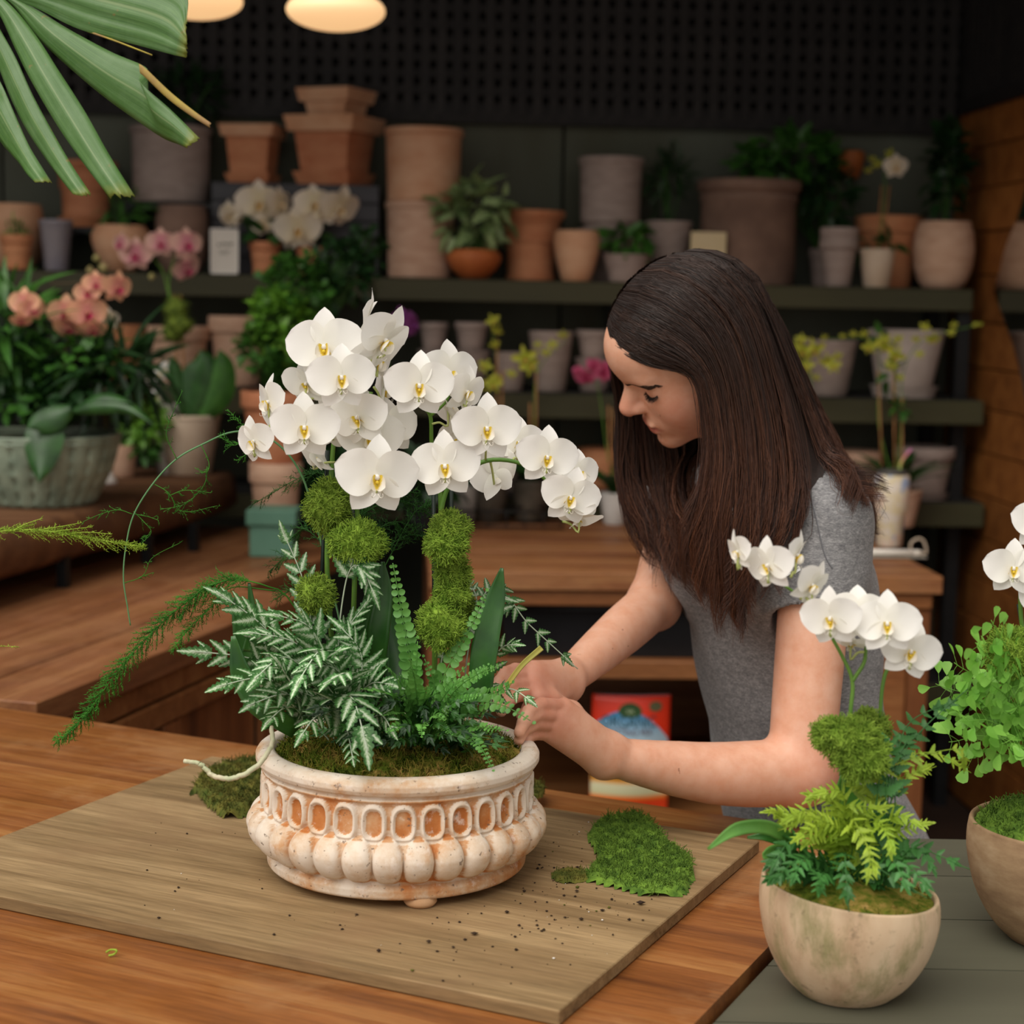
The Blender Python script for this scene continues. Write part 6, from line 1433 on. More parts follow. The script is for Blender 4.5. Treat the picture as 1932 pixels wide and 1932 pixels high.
orchid('white orchid with eight blooms in the beige planter at the right front', top + np.array([0, .02, 0]),
  [([(1588, 1600, 1.80), (1592, 1480, 1.80), (1605, 1340, 1.80), (1608, 1285, 1.80), (1590, 1240, 1.80), (1555, 1180, 1.80), (1515, 1130, 1.80), (1480, 1105, 1.80), (1440, 1075, 1.80), (1405, 1045, 1.80)], .0026, .0012), ([(1608, 1285, 1.80), (1630, 1250, 1.80), (1636, 1215, 1.81), (1660, 1180, 1.81)], .0022, .0016), ([(1655, 1600, 1.82), (1660, 1370, 1.82), (1668, 1280, 1.82), (1690, 1240, 1.82)], .0024, .0018)],
  [], [(1393, 1040, 1.78, 78, -66, 0, 20, (1412, 1048, 1.80)), (1450, 1066, 1.77, 102, -34, 8, 6, (1460, 1085, 1.8)), (1502, 1046, 1.80, 90, 80, -10, -28, (1492, 1090, 1.8)), (1532, 1102, 1.78, 92, 58, 6, -30, (1510, 1130, 1.8)), (1568, 1166, 1.75, 112, -18, 12, 4, (1575, 1200, 1.8)), (1618, 1160, 1.77, 112, 6, -6, 0, (1636, 1200, 1.81)), (1674, 1176, 1.74, 118, 2, 6, 2, (1650, 1200, 1.81)), (1718, 1228, 1.76, 112, 14, 10, -12, (1690, 1240, 1.82)), (1606, 1212, 1.81, 84, -20, 70, 0, (1630, 1230, 1.8))],
  [(1600, 1395, 1.78, 56, 36, 21), (1625, 1425, 1.78, 50, 44, 22), (1570, 1385, 1.79, 32, 24, 23), (1640, 1375, 1.82, 34, 30, 24)],
  [([(1500, 1590, 1.78), (1450, 1562, 1.74), (1390, 1565, 1.71), (1336, 1602, 1.70)], [22, 26, 24, 4], leaf_mat('bright_strap', '4f8a34', '6fa24a', .35, .2)), ([(1500, 1600, 1.80), (1450, 1580, 1.79), (1410, 1580, 1.79)], [18, 16, 4], G_tall), ([(1500, 1620, 1.78), (1460, 1610, 1.76), (1440, 1615, 1.75)], [30, 34, 10], leaf_mat('bright_strap', '4f8a34', '6fa24a')), ([(1600, 1560, 1.83), (1600, 1510, 1.84), (1600, 1455, 1.84)], [60, 70, 20], leaf_mat('bright_strap', '4f8a34', '6fa24a'))])
c = Vector((at(2000, 1700, 1.97).x, 1.97, zg + .0006)); s_ = mpp((c.x, 1.97, 1.0)); R = 178 * s_; H = at(2000, 1552, 1.97).z - c.z
t = NT('brown_stone_pot'); n1 = t.noise(t.coord('Object', (1, 1, 2.5)), 14, 7, .65); t.base(t.ramp(n1, [(.3, lin('7d6148')), (.55, lin('a08464')), (.72, lin('b39a7a'))]), .8, .25); t.bump(n1, .2, .002)
mp = thing('stone_planter', 'larger brown stone planter cut off at the right edge', 'planter', c); round_pot(mp, c, R, H, t.m)
g = np.random.RandomState(14); b = MB(); V = []
for r in np.linspace(R * .92, .001, 9): V.append(np.stack([c.x + r * np.cos(a), c.y + r * np.sin(a), c.z + H * .92 + .035 * (1 - (r / R) ** 2) + g.normal(0, .002, 40)], -1))
b.add(np.concatenate(V), [(i * 40 + j, i * 40 + (j + 1) % 40, (i + 1) * 40 + (j + 1) % 40, (i + 1) * 40 + j) for i in range(8) for j in range(40)])
rad = R * .9 * np.sqrt(g.uniform(.1, 1, 1500)); an = g.uniform(0, 6.28, 1500); tufts(b, np.stack([c.x + rad * np.cos(an), c.y + rad * np.sin(an), c.z + H * .92 + .034 * (1 - (rad / R) ** 2)], -1), np.tile([0, 0, 1.0], (1500, 1)), .012, .0009, g)
obj('moss_bed', b, M_sheet, mp)['kind'] = 'stuff'
top = np.array([c.x, c.y, c.z + H * .95]); mf = thing('maidenhair_fern', 'bright green maidenhair fern in the brown stone planter at the right edge', 'fern', top)
G_maiden = leaf_mat('maidenhair_leaf', '62a034', '92c858', .5, .35, .35, rand=.2)
for k in range(34):
    if k < 12: x, y = [(1765, 1290), (1790, 1320), (1800, 1250), (1845, 1240), (1870, 1170), (1790, 1400), (1830, 1430), (1870, 1290), (1850, 1350), (1900, 1230), (1810, 1360), (1840, 1300)][k]
    else: x, y = g.uniform(1840, 2160), g.uniform(1190, 1440)
    Y = 1.97 + g.uniform(-.09, .05); P = spline([top + g.normal(0, .01, 3), at((x + 2000) / 2 - 10, (y + 1540) / 2 - 70, (Y + 1.97) / 2), at(x, y, Y)], 30); b = MB(); V, Fc = tube(P, [.0008, .0004], 4); b.add(V, Fc)
    Ps, Ds, Us, Ss = [], [], [], []
    for q in range(9):
        i = int(12 + 17 * q / 8.5); 
        for sg in (1, -1):
            T, X, Z = path_frame(P, i, np.array([0, -.8, .6])); d = T * .5 + X * sg + g.normal(0, .25, 3); st = P[i] + d / np.linalg.norm(d) * g.uniform(.006, .016); Vv, Ff = tube([P[i], st], .0003, 3, False); b.add(Vv, Ff); Ps.append(st); Ds.append(d); Us.append(Z + g.normal(0, .3, 3)); Ss.append(g.uniform(.012, .020))
    V, Fc, uv = scatter('fan', Ps, Ds, Us, Ss); b.add(V, Fc, uv); obj('frond', b, G_maiden, mf)
orchid('white orchid with few blooms cut off at the right edge of the frame', top,
  [([(1980, 1540, 1.97), (1950, 1350, 1.97), (1928, 1180, 1.97), (1926, 1110, 1.97), (1935, 1050, 1.97), (1965, 960, 1.97)], .003, .002)], [((1975, 1500, 1.975), (1922, 1140, 1.98))],
  [(1912, 1072, 1.94, 104, 8, 4, 0, (1930, 1090, 1.97)), (1962, 985, 1.95, 104, 25, 0, 0, (1960, 965, 1.97)), (1975, 1130, 1.95, 104, 20, 4, 0, (1935, 1120, 1.97))], [(1905, 1230, 1.95, 40, 45, 31)], [])
# ------------------------------------------------------------------ the person: signed-distance modelling, meshed with surface nets
A3 = lambda *p: np.array(p, float)
def smin(a, b, k):
    h = np.clip(.5 + .5 * (b - a) / k, 0, 1); return b * (1 - h) + a * h - k * h * (1 - h)
class SDF:
    def __init__(s): s.ops = []
    def cone(s, a, b, ra, rb, k=.01, op='u'):
        a = A3(*a); b = A3(*b); ba = b - a; L2 = ba.dot(ba) + 1e-12
        def f(P):
            h = np.clip((P - a) @ ba / L2, 0, 1); return np.linalg.norm(P - a - h[:, None] * ba, axis=1) - (ra + (rb - ra) * h)
        s.ops.append((f, (a + b) / 2, math.sqrt(L2) / 2 + max(ra, rb), k, op)); return s
    def chain(s, pts, rs, k=.006):
        for i in range(len(pts) - 1): s.cone(pts[i], pts[i + 1], rs[i], rs[i + 1], k)
        return s
    def poly(s, pts, rs, k=.02, n=9):
        P = spline(pts, n); R = np.interp(np.linspace(0, 1, n), np.linspace(0, 1, len(rs)), rs)
        def f(Q):
            d = np.full(len(Q), 9.0)
            for i in range(n - 1):
                ba = P[i + 1] - P[i]; h = np.clip((Q - P[i]) @ ba / (ba.dot(ba) + 1e-12), 0, 1); d = np.minimum(d, np.linalg.norm(Q - P[i] - h[:, None] * ba, axis=1) - (R[i] + (R[i + 1] - R[i]) * h))
            return d
        c = P.mean(0); s.ops.append((f, c, np.linalg.norm(P - c, axis=1).max() + R.max(), k, 'u')); return s
    def ell(s, c, r, M=None, k=.01, op='u'):
        c = A3(*c); r = A3(*r); M = np.eye(3) if M is None else M           # columns of M: local axes in world
        def f(P):
            q = (P - c) @ M; k0 = np.linalg.norm(q / r, axis=1); k1 = np.linalg.norm(q / (r * r), axis=1) + 1e-9; return k0 * (k0 - 1) / k1
        s.ops.append((f, c, r.max(), k, op)); return s
    def fun(s, f, c, R, k=.01, op='u'): s.ops.append((f, A3(*c), R, k, op)); return s
    def ev(s, P, c=None, R=None):
        d = np.full(len(P), 1.0)
        for f, pc, pr, k, op in s.ops:
            if c is not None and np.linalg.norm(pc - c) - pr > R + 3 * k + .02: continue
            v = f(P)
            d = smin(d, v, k) if op == 'u' else -smin(-d, v, k) if op == 's' else np.maximum(d, v)
        return d
    def mesh(s, lo, hi, h, B=16):
        lo = A3(*lo); nb = np.ceil((A3(*hi) - lo) / (h * B)).astype(int)
        I = np.stack(np.meshgrid(*[np.arange(n) for n in nb], indexing='ij'), -1).reshape(-1, 3)
        C = lo + (I + .5) * h * B; R = h * B * .87
        act = np.concatenate([s.ev(c_) for c_ in np.array_split(C, max(1, len(C) // 20000 + 1))])
        I = I[np.abs(act) < R * 1.7 + .004]
        NN = nb * B + 2; lin_ = np.arange(B + 1); G = np.stack(np.meshgrid(lin_, lin_, lin_, indexing='ij'), -1).reshape(-1, 3)
        ids, pos, quads = [], [], []
        key = lambda q: (q[:, 0] * NN[1] + q[:, 1]) * NN[2] + q[:, 2]
        off = np.array([[0, 0, 0], [1, 0, 0], [0, 1, 0], [1, 1, 0], [0, 0, 1], [1, 0, 1], [0, 1, 1], [1, 1, 1]])
        E = [(0, 1), (2, 3), (4, 5), (6, 7), (0, 2), (1, 3), (4, 6), (5, 7), (0, 4), (1, 5), (2, 6), (3, 7)]
        for bi in I:
            o = bi * B; P = lo + (G + o) * h; d = s.ev(P, lo + (o + B / 2) * h, R).reshape(B + 1, B + 1, B + 1)
            if d.min() > 0 or d.max() < 0: continue
            D = np.stack([d[a:a + B, b:b + B, c:c + B] for a, b, c in off], -1); neg = D < 0; m = neg.any(-1) & ~neg.all(-1)
            cells = np.argwhere(m); dd = D[m]; acc = np.zeros((len(cells), 3)); cnt = np.zeros(len(cells))
            for a, b in E:
                x = (dd[:, a] < 0) != (dd[:, b] < 0); t = np.where(x, dd[:, a] / (dd[:, a] - dd[:, b] + 1e-15), 0); p = off[a] + (off[b] - off[a]) * t[:, None]; acc += p * x[:, None]; cnt += x
            gi = cells + o; ids.append(key(gi)); pos.append(lo + (gi + acc / cnt[:, None]) * h)
            sg = d < 0
            for ax in range(3):
                sl0 = [slice(0, B)] * 3; sl1 = [slice(0, B)] * 3; sl1[ax] = slice(1, B + 1)
                x = np.argwhere(sg[tuple(sl0)] != sg[tuple(sl1)])
                if not len(x): continue
                inn = sg[tuple(sl0)][tuple(x.T)]; g_ = x + o; a1, a2 = (ax + 1) % 3, (ax + 2) % 3; e1 = np.eye(3, dtype=int)[a1]; e2 = np.eye(3, dtype=int)[a2]
                q = np.stack([key(g_ - e1 - e2), key(g_ - e2), key(g_), key(g_ - e1)], -1); q[~inn] = q[~inn][:, ::-1]; quads.append(q)
        ids = np.concatenate(ids); pos = np.concatenate(pos); quads = np.concatenate(quads); o = np.argsort(ids); ids = ids[o]; pos = pos[o]
        qi = np.searchsorted(ids, quads); qi = np.clip(qi, 0, len(ids) - 1); ok = (ids[qi] == quads).all(1); return pos, qi[ok]
    def snap(s, P, lift=0.0, it=6):
        P = np.asarray(P, float).copy()
        for _ in range(it):
            d = s.ev(P); e = 1e-4; gr = np.stack([s.ev(P + np.eye(3)[i] * e) - d for i in range(3)], -1) / e; gr /= np.linalg.norm(gr, axis=1)[:, None] + 1e-9; P -= gr * (d - lift)[:, None]
        return P, gr
def fast_mesh(name, V, Q, uv=None, smooth=True):
    me = bpy.data.meshes.new(name); n = Q.shape[1]; me.vertices.add(len(V)); me.vertices.foreach_set('co', np.asarray(V, np.float32).reshape(-1)); me.loops.add(Q.size); me.loops.foreach_set('vertex_index', Q.reshape(-1).astype(np.int32))
    me.polygons.add(len(Q)); me.polygons.foreach_set('loop_start', np.arange(0, Q.size, n, dtype=np.int32)); me.polygons.foreach_set('loop_total', np.full(len(Q), n, np.int32))
    me.update(calc_edges=True); me.validate()
    me.polygons.foreach_set('use_smooth', np.full(len(me.polygons), smooth))
    if uv is not None:
        L = me.uv_layers.new(name='UVMap'); vi = np.empty(len(me.loops), np.int32); me.loops.foreach_get('vertex_index', vi); L.data.foreach_set('uv', np.asarray(uv, np.float32)[vi].reshape(-1))
    return me
def pt_(px, py, Y): return np.array(at(px, py, Y))
PB = np.array([at(1520, 1500, 2.55).x, 2.55, 0.0])
person = thing('person', 'woman with long dark brown hair in a grey t-shirt bending over the planter', 'person', PB)
def pobj(name, me, mat):
    o = bpy.data.objects.new(name, me); COL.objects.link(o); o.parent = person; me.materials.append(mat); WL[o.name] = Vector(PB); return o

# head frame: x forward, y her left (towards the camera), z up
def rax(ax, t):
    return np.array(Matrix.Rotation(t, 3, Vector(ax)))
HB = np.array([[-1, 0, 0], [0, -1, 0], [0, 0, 1.0]]).T
HM = HB @ rax((0, 1, 0), R_(27.5)) @ rax((1, 0, 0), R_(-22)) @ rax((0, 0, 1), R_(2))
HC = A3(.2446, 2.45, 1.528)
hl = lambda x, y, z: HC + HM @ A3(x, y, z)
# body axes
BL = A3(.61, -.79, 0); BF = A3(-.79, -.61, 0)          # her left, her front

skin = SDF(); H_ = lambda c, r, k=.01, op='u': skin.ell(hl(*c), r, HM, k, op)
H_((-.002, 0, .030), (.101, .077, .090)); H_((.034, 0, .044), (.079, .066, .060), .03); H_((.030, 0, -.040), (.060, .058, .066), .03); H_((.062, 0, -.086), (.030, .030, .026), .025); H_((.078, 0, -.098), (.017, .019, .016), .014)
H_((.080, 0, .014), (.019, .052, .013), .016)
for sg in (1, -1):
    H_((.042, .036 * sg, -.034), (.040, .029, .040), .03); H_((.099, .034 * sg, -.002), (.017, .019, .0120), .014, 's')
    H_((.0715, .0365 * sg, -.002), (.0160, .0185, .0135), .005)
    H_((.0, .074 * sg, -.012), (.018, .008, .030), .004)
skin.cone(hl(.093, 0, .004), hl(.116, 0, -.028), .0085, .0105, .010)
skin.cone(hl(.100, 0, -.014), hl(.112, 0, -.030), .011, .0125, .008)
for sg in (1, -1): H_((.101, .0110 * sg, -.0335), (.0115, .0070, .0075), .006); H_((.110, .007 * sg, -.0425), (.004, .003, .003), .003, 's')
H_((.080, 0, -.060), (.017, .031, .021), .018); H_((.0985, 0, -.0615), (.0052, .023, .0050), .006); H_((.0955, 0, -.0735), (.0058, .020, .0056), .006)
H_((.104, 0, -.0665), (.014, .031, .0012), .0022, 's'); H_((.098, 0, -.0855), (.008, .016, .004), .006, 's')
# neck, torso core
NB = pt_(1432, 905, 2.52)
skin.cone(hl(-.030, 0, -.055), NB, .054, .060, .025); skin.cone(NB, pt_(1450, 1000, 2.52), .07, .085, .03)
SL = pt_(1548, 985, 2.405); SR = pt_(1292, 965, 2.63)
EL = pt_(1510, 1456, 2.33); ER = pt_(1234, 1138, 2.545); WLt = pt_(1152, 1427, 2.235); WRt = pt_(1066, 1284, 2.30)
skin.cone(SL, SR, .05, .05, .03)
skin.cone(pt_(1450, 1000, 2.52), pt_(1480, 1250, 2.52), .085, .08, .03)
def limb(S, E, W, r, out):
    d = W - E
    skin.poly([S, S + (E - S) * .5, E], [r[0], r[1], r[2]], .02); skin.poly([E, E + d * .33, E + d * .66, W], [r[2], r[3], r[4], r[5]], .018)
    skin.cone(E + out, E + out * .3, .018, .026, .025)
skin.poly([SL, SL + (EL - SL) * .5, EL], [.050, .0465, .0435], .02); skin.cone(pt_(1545, 1466, 2.335), EL, .020, .028, .025)
skin.poly([EL, pt_(1430, 1460, 2.31), pt_(1350, 1459, 2.288), pt_(1275, 1450, 2.268), pt_(1205, 1438, 2.248), WLt], [.0435, .0440, .0405, .0355, .0290, .0240], .018, 13)
limb(SR, ER, WRt, (.045, .041, .0350, .0345, .0295, .0225), (pt_(1250, 1156, 2.555) - ER) * .6)
# near (left) hand
W1, W2 = pt_(1148, 1413, 2.232), pt_(1138, 1436, 2.228); skin.cone(W1, W2, .0195, .0195, .015)
K = {'i': (1064, 1333, 2.185), 'm': (1050, 1350, 2.172), 'r': (1040, 1368, 2.168), 'l': (1036, 1386, 2.172)}
for k_, w, r1 in (('i', W1, .0112), ('m', (W1 + W2) / 2, .0112), ('r', (W1 + W2) / 2, .0108), ('l', W2, .0100)): skin.cone(w, pt_(*K[k_]), .0195, r1, .014)
FING = [[K['i'], (1022, 1329, 2.150), (997, 1342, 2.122), (986, 1361, 2.105)], [K['m'], (1013, 1348, 2.138), (989, 1362, 2.110), (980, 1382, 2.097)], [K['r'], (1009, 1366, 2.138), (987, 1378, 2.114), (979, 1396, 2.102)], [K['l'], (1010, 1385, 2.148), (994, 1393, 2.126), (986, 1405, 2.116)]]
for fg, r0 in zip(FING, (.0098, .0100, .0095, .0085)): skin.chain([pt_(*p) for p in fg], [r0 * .95, r0 * .88, r0 * .80, r0 * .70], .0022)
skin.chain([pt_(1122, 1394, 2.252), pt_(1078, 1342, 2.238), pt_(1040, 1319, 2.212), pt_(1014, 1318, 2.185)], [.018, .0125, .0102, .0082], .008)
# far (right) hand
W3, W4 = pt_(1066, 1276, 2.30), pt_(1064, 1296, 2.295); skin.cone(W3, W4, .0195, .0195, .015)
K2 = {'i': (1006, 1306, 2.200), 'm': (1000, 1291, 2.205), 'r': (1000, 1276, 2.215), 'l': (1006, 1264, 2.23)}
for k_, w, r1 in (('i', W4, .0125), ('m', (W3 + W4) / 2, .0128), ('r', (W3 + W4) / 2, .0125), ('l', W3, .0115)): skin.cone(w, pt_(*K2[k_]), .0195, r1, .014)
for fg, r0 in zip([[K2['i'], (975, 1312, 2.165), (955, 1326, 2.14), (946, 1342, 2.125)], [K2['m'], (965, 1294, 2.17), (943, 1308, 2.145), (934, 1326, 2.13)], [K2['r'], (962, 1276, 2.18), (940, 1288, 2.155), (930, 1306, 2.14)], [K2['l'], (972, 1262, 2.20), (952, 1268, 2.175), (942, 1282, 2.16)]], (.0098, .0100, .0095, .0085)): skin.chain([pt_(*p) for p in fg], [r0 * .95, r0 * .88, r0 * .80, r0 * .70], .0022)
skin.chain([pt_(1052, 1304, 2.27), pt_(1024, 1324, 2.225), pt_(1002, 1338, 2.190), pt_(986, 1350, 2.165)], [.016, .0120, .0100, .0080], .008)
allp = np.array([hl(.13, 0, 0), hl(-.1, 0, .12), hl(0, .08, .12), hl(0, -.08, 0), SL, SR, EL, ER, pt_(930, 1400, 2.1), pt_(1480, 1250, 2.52), pt_(1560, 1470, 2.33)])
V, Q = skin.mesh(allp.min(0) - .09, allp.max(0) + .09, .0024)
Lc = (V - HC) @ HM
lipm = np.clip(1.25 - np.sqrt(((Lc[:, 1]) / .029) ** 2 + ((Lc[:, 2] + .0668 + .06 * np.abs(Lc[:, 1])) / (.0125 - .22 * np.abs(Lc[:, 1]))) ** 2), 0, 1) * 2 * (Lc[:, 0] > .082) * (np.abs(Lc[:, 2] + .067) < .02) * (np.abs(Lc[:, 1]) < .036)
red = np.zeros(len(V))
for c_, r_ in ((hl(.118, 0, -.03), .02), (hl(.06, .055, -.035), .03), (pt_(1030, 1360, 2.15), .04), (pt_(1000, 1290, 2.2), .05), (pt_(1550, 1455, 2.32), .05)): red += np.exp(-((V - c_) ** 2).sum(1) / r_ ** 2)
t = NT('skin'); x, y, _ = t.sep(t.coord('UV')); n = t.noise(t.coord('Object'), 45, 6, .6); n2 = t.noise(t.coord('Object'), 300, 3, .6); n3 = t.noise(t.coord('Object', loc=(5, 5, 5)), 95, 2, .4)
c = t.ramp(n, [(.3, lin('d69a7c')), (.7, lin('e2b096'))]); c = t.mix(t.math('MULTIPLY', y, .45), c, lin('cf7d68')); c = t.mix(t.math('MINIMUM', t.math('MULTIPLY', x, .75), .75), c, lin('a84f48'))
c = t.mix(t.ramp(n3, [(.765, (0, 0, 0, 1)), (.785, (.55, .55, .55, 1))]), c, lin('7a4630'))
t.base(c, .48, .4); t.b.inputs['Subsurface Weight'].default_value = .18; t.b.inputs['Subsurface Radius'].default_value = (.010, .004, .002); t.b.inputs['Subsurface Scale'].default_value = 1.0; t.bump(n2, .10, .0006); M_skin = t.m
pobj('body', fast_mesh('body', V - PB, Q, np.stack([np.clip(lipm, 0, 1), np.clip(red, 0, 1)], -1)), M_skin)

# ---- t-shirt
shirt = SDF()
ST = [(at(1600, 1680, 2.56), .178, .128), (at(1560, 1580, 2.55), .172, .124), (at(1510, 1430, 2.54), .147, .108), (at(1490, 1300, 2.535), .145, .106), (at(1478, 1180, 2.53), .152, .112), (at(1462, 1085, 2.525), .160, .118), (at(1452, 1010, 2.52), .160, .102), (at(1444, 950, 2.52), .135, .082), (at(1438, 905, 2.52), .085, .062)]
zz_ = np.array([p.z for p, _, _ in ST]); o_ = np.argsort(zz_); zz_ = zz_[o_]; cx_ = np.array([p.x for p, _, _ in ST])[o_]; cy_ = np.array([p.y for p, _, _ in ST])[o_]; aa_ = np.array([a for _, a, _ in ST])[o_]; bb_ = np.array([b for _, _, b in ST])[o_]
def smooth_interp(z, x, y):
    r = 0
    for dz in (-.03, -.015, 0, .015, .03): r = r + np.interp(z + dz, x, y)
    return r / 5
WR = np.random.RandomState(5); wk = [(WR.normal(0, 1, 3) * np.array([26, 26, 14]), WR.uniform(0, 6)) for _ in range(5)]
def wrinkle(P):
    r = 0
    for k_, ph in wk: r = r + np.sin(P @ k_ + ph + 1.5 * np.sin(P[:, 2] * 21 + ph))
    return r * .0011
def torso(P):
    z = P[:, 2]; cx = smooth_interp(z, zz_, cx_); cy = smooth_interp(z, zz_, cy_); a = smooth_interp(z, zz_, aa_); b = smooth_interp(z, zz_, bb_)
    q = np.stack([P[:, 0] - cx, P[:, 1] - cy], -1); u_ = q @ BL[:2]; v_ = q @ BF[:2]
    d = (np.sqrt((u_ / a) ** 2 + (v_ / b) ** 2) - 1) * np.minimum(a, b) * .95
    return np.maximum(np.maximum(d, zz_[0] - z), z - zz_[-1]) + wrinkle(P)
shirt.fun(torso, (cx_.mean(), cy_.mean(), zz_.mean()), .55, .02)
for sg in (1, -1): shirt.ell(np.array([smooth_interp(pt_(1458, 1085, 2.52)[2], zz_, cx_), 2.525, pt_(1458, 1075, 2.52)[2]]) + BL * .075 * sg + BF * .072, (.062, .062, .058), None, .05)
shirt.cone(NB + A3(0, 0, -.015), SL + A3(0, 0, .012), .055, .056, .05); shirt.cone(NB + A3(0, 0, -.015), SR + A3(0, 0, .008), .055, .052, .05)
for S, E, r0, r1, fr in ((SL, EL, .066, .060, .34), (SR, ER, .060, .056, .30)):
    hem = S + (E - S) * fr; ax = (E - S) / np.linalg.norm(E - S)
    def slv(P, S=S, hem=hem, ax=ax, r0=r0, r1=r1):
        ba = hem - S; h = np.clip((P - S) @ ba / ba.dot(ba), 0, 1.3); d = np.linalg.norm(P - S - h[:, None] * ba, axis=1) - (r0 + (r1 - r0) * h) + wrinkle(P) * .7
        return np.maximum(d, (P - hem) @ ax - .012 * np.sin((P @ BF) * 40))
    shirt.fun(slv, (S + hem) / 2, .15, .03)
    def inner(P, S=S, hem=hem, E=E, r1=r1, ax=ax):
        ba = E - S; h = np.clip((P - S) @ ba / ba.dot(ba), 0, 1); return np.maximum(np.linalg.norm(P - S - h[:, None] * ba, axis=1) - (r1 - .006), -((P - hem) @ ax + .03))
    shirt.fun(inner, hem, .12, .003, 's')
shirt.cone(NB + A3(-.012, -.004, .03), NB + A3(-.03, -.01, .12), .060, .075, .006, 's')
V, Q = shirt.mesh((cx_.min() - .24, 2.52 - .34, zz_[0] - .02), (cx_.max() + .24, 2.52 + .34, zz_[-1] + .12), .0034)
t = NT('heather_grey_jersey'); n = t.noise(t.coord('Object', (1, 1, 3.2), rot=(.2, .3, 0)), 260, 3, .7); n2 = t.noise(t.coord('Object', (1, 1, 2.0)), 90, 4, .7)
t.base(t.ramp(t.math('ADD', t.math('MULTIPLY', n, .6), t.math('MULTIPLY', n2, .4)), [(.34, lin('57565a')), (.50, lin('7e7d7e')), (.66, lin('a8a6a6'))]), .9, .15); t.bump(n, .2, .0006); t.b.inputs['Sheen Weight'].default_value = .15
pobj('t_shirt', fast_mesh('t_shirt', V - PB, Q), t.m)['label'] = 'heather grey short-sleeved t-shirt'
# sleeve seam and white sleeve mark
ring = []
ax = (EL - SL) / np.linalg.norm(EL - SL)
nA = 60; c0 = SL + BL * 0 + A3(-.004, 0, .0); 
sn = np.array([c0 + (.085 * math.cos(a)) * A3(-.30, 0, 1) / 1.04 + .085 * math.sin(a) * A3(.15, .98, 0) for a in np.linspace(-2.6, 1.2, nA)])
sn, _ = shirt.snap(sn, .0004)
obj('seam', MB().tube(sn, .0009, 5), pm('seam_thread', '6a6a6e', None, 5, .9), person)
lp, ln_ = shirt.snap([pt_(1487, 1078, 2.33)], .0)
fx = np.cross(A3(0, 0, 1), ln_[0]); fx /= np.linalg.norm(fx); fy_ = np.cross(ln_[0], fx); s_ = mpp(lp[0])
b = MB()
def mark(x0, y0, x1, y1, w):
    a = A3(x0, y0, 0); d = A3(x1 - x0, y1 - y0, 0); L = np.linalg.norm(d); d /= L; nn = A3(-d[1], d[0], 0) * w / 2; P = [a - nn, a + d * L - nn, a + d * L + nn, a + nn]
    W = np.array([lp[0] + (fx * p[0] + fy_ * p[1]) * s_ for p in P]); W, _ = shirt.snap(W, .0012); b.add(W, [(0, 1, 2, 3)])
mark(-8, -8, 0, -3, 4); mark(8, -1, 18, 6, 3.5); mark(18, 6, 13, 12, 2.2); mark(10, 3, 16, 8, 1.8); mark(10, 7, 14, 11, 1.8)
obj('sleeve_print', b, pm('white_print', 'eeeeee', None, 5), person, smooth=False)

# ---- trousers and shoes (mostly behind the table)
leg = SDF(); hipc = A3(cx_[0], cy_[0], zz_[0] + .02)
for sg in (1, -1):
    h0 = hipc + BL * .085 * sg; kn = A3(h0[0], h0[1], .48) + BF * .02 + BL * .02 * sg; ak = A3(h0[0], h0[1], .10) + BL * .03 * sg
    leg.cone(h0, kn, .090, .062, .03); leg.cone(kn, ak, .062, .048, .02)
leg.ell(hipc + A3(0, 0, -.03), (.165, .12, .12), np.stack([BL, BF, A3(0, 0, 1)], -1), .03)
V, Q = leg.mesh(hipc - A3(.3, .3, hipc[2]), hipc + A3(.3, .3, .13), .007)
pobj('trousers', fast_mesh('trousers', V - PB, Q), pm('dark_denim', '20242e', '282d38', 60, .9))
for sg in (1, -1):
    sh = SDF(); ak = A3(hipc[0], hipc[1], .05) + BL * .115 * sg; sh.cone(ak - BF * .05, ak + BF * .13 - A3(0, 0, .01), .045, .036, .02); sh.fun(lambda P: .004 - P[:, 2], ak, .4, .004, 'i')
    V, Q = sh.mesh(ak - .22, ak + .22, .006); pobj('shoe', fast_mesh('shoe', V - PB, Q), pm('black_shoe', '1a1a1c', None, 9, .6))

# ---- brows and lashes
BROW = lambda sg: [(.103, .010 * sg, .009), (.097, .027 * sg, .014), (.083, .045 * sg, .015), (.068, .059 * sg, .0095)]
g = np.random.RandomState(2); b = MB()
SP, LF = [], []
for sg in (1, -1):
    base_ = spline(BROW(sg), 60)
    for i in range(300):
        q = g.randint(0, 58); s = q / 59; p = base_[q] + A3(0, 0, g.normal(0, .0016 * (1 - .55 * s))); d = base_[min(q + 1, 59)] - base_[q]; d /= np.linalg.norm(d); d = d + A3(0, 0, .25 * (1 - s) - .1)
        SP += [hl(*p), hl(*(p + d * .003)), hl(*(p + d * .006))]; LF += [.0002, .0006, .0004]
P, _ = skin.snap(SP, np.array(LF)); P = P.reshape(2, -1, 3, 3)
M_brow = pm('brow_hair', '2c1a12', '3d271b', 40, .6)
for q_ in P:
    obj('eyebrow', hairs(q_, [.0005, .00012]), M_brow, person)['kind'] = 'stuff'
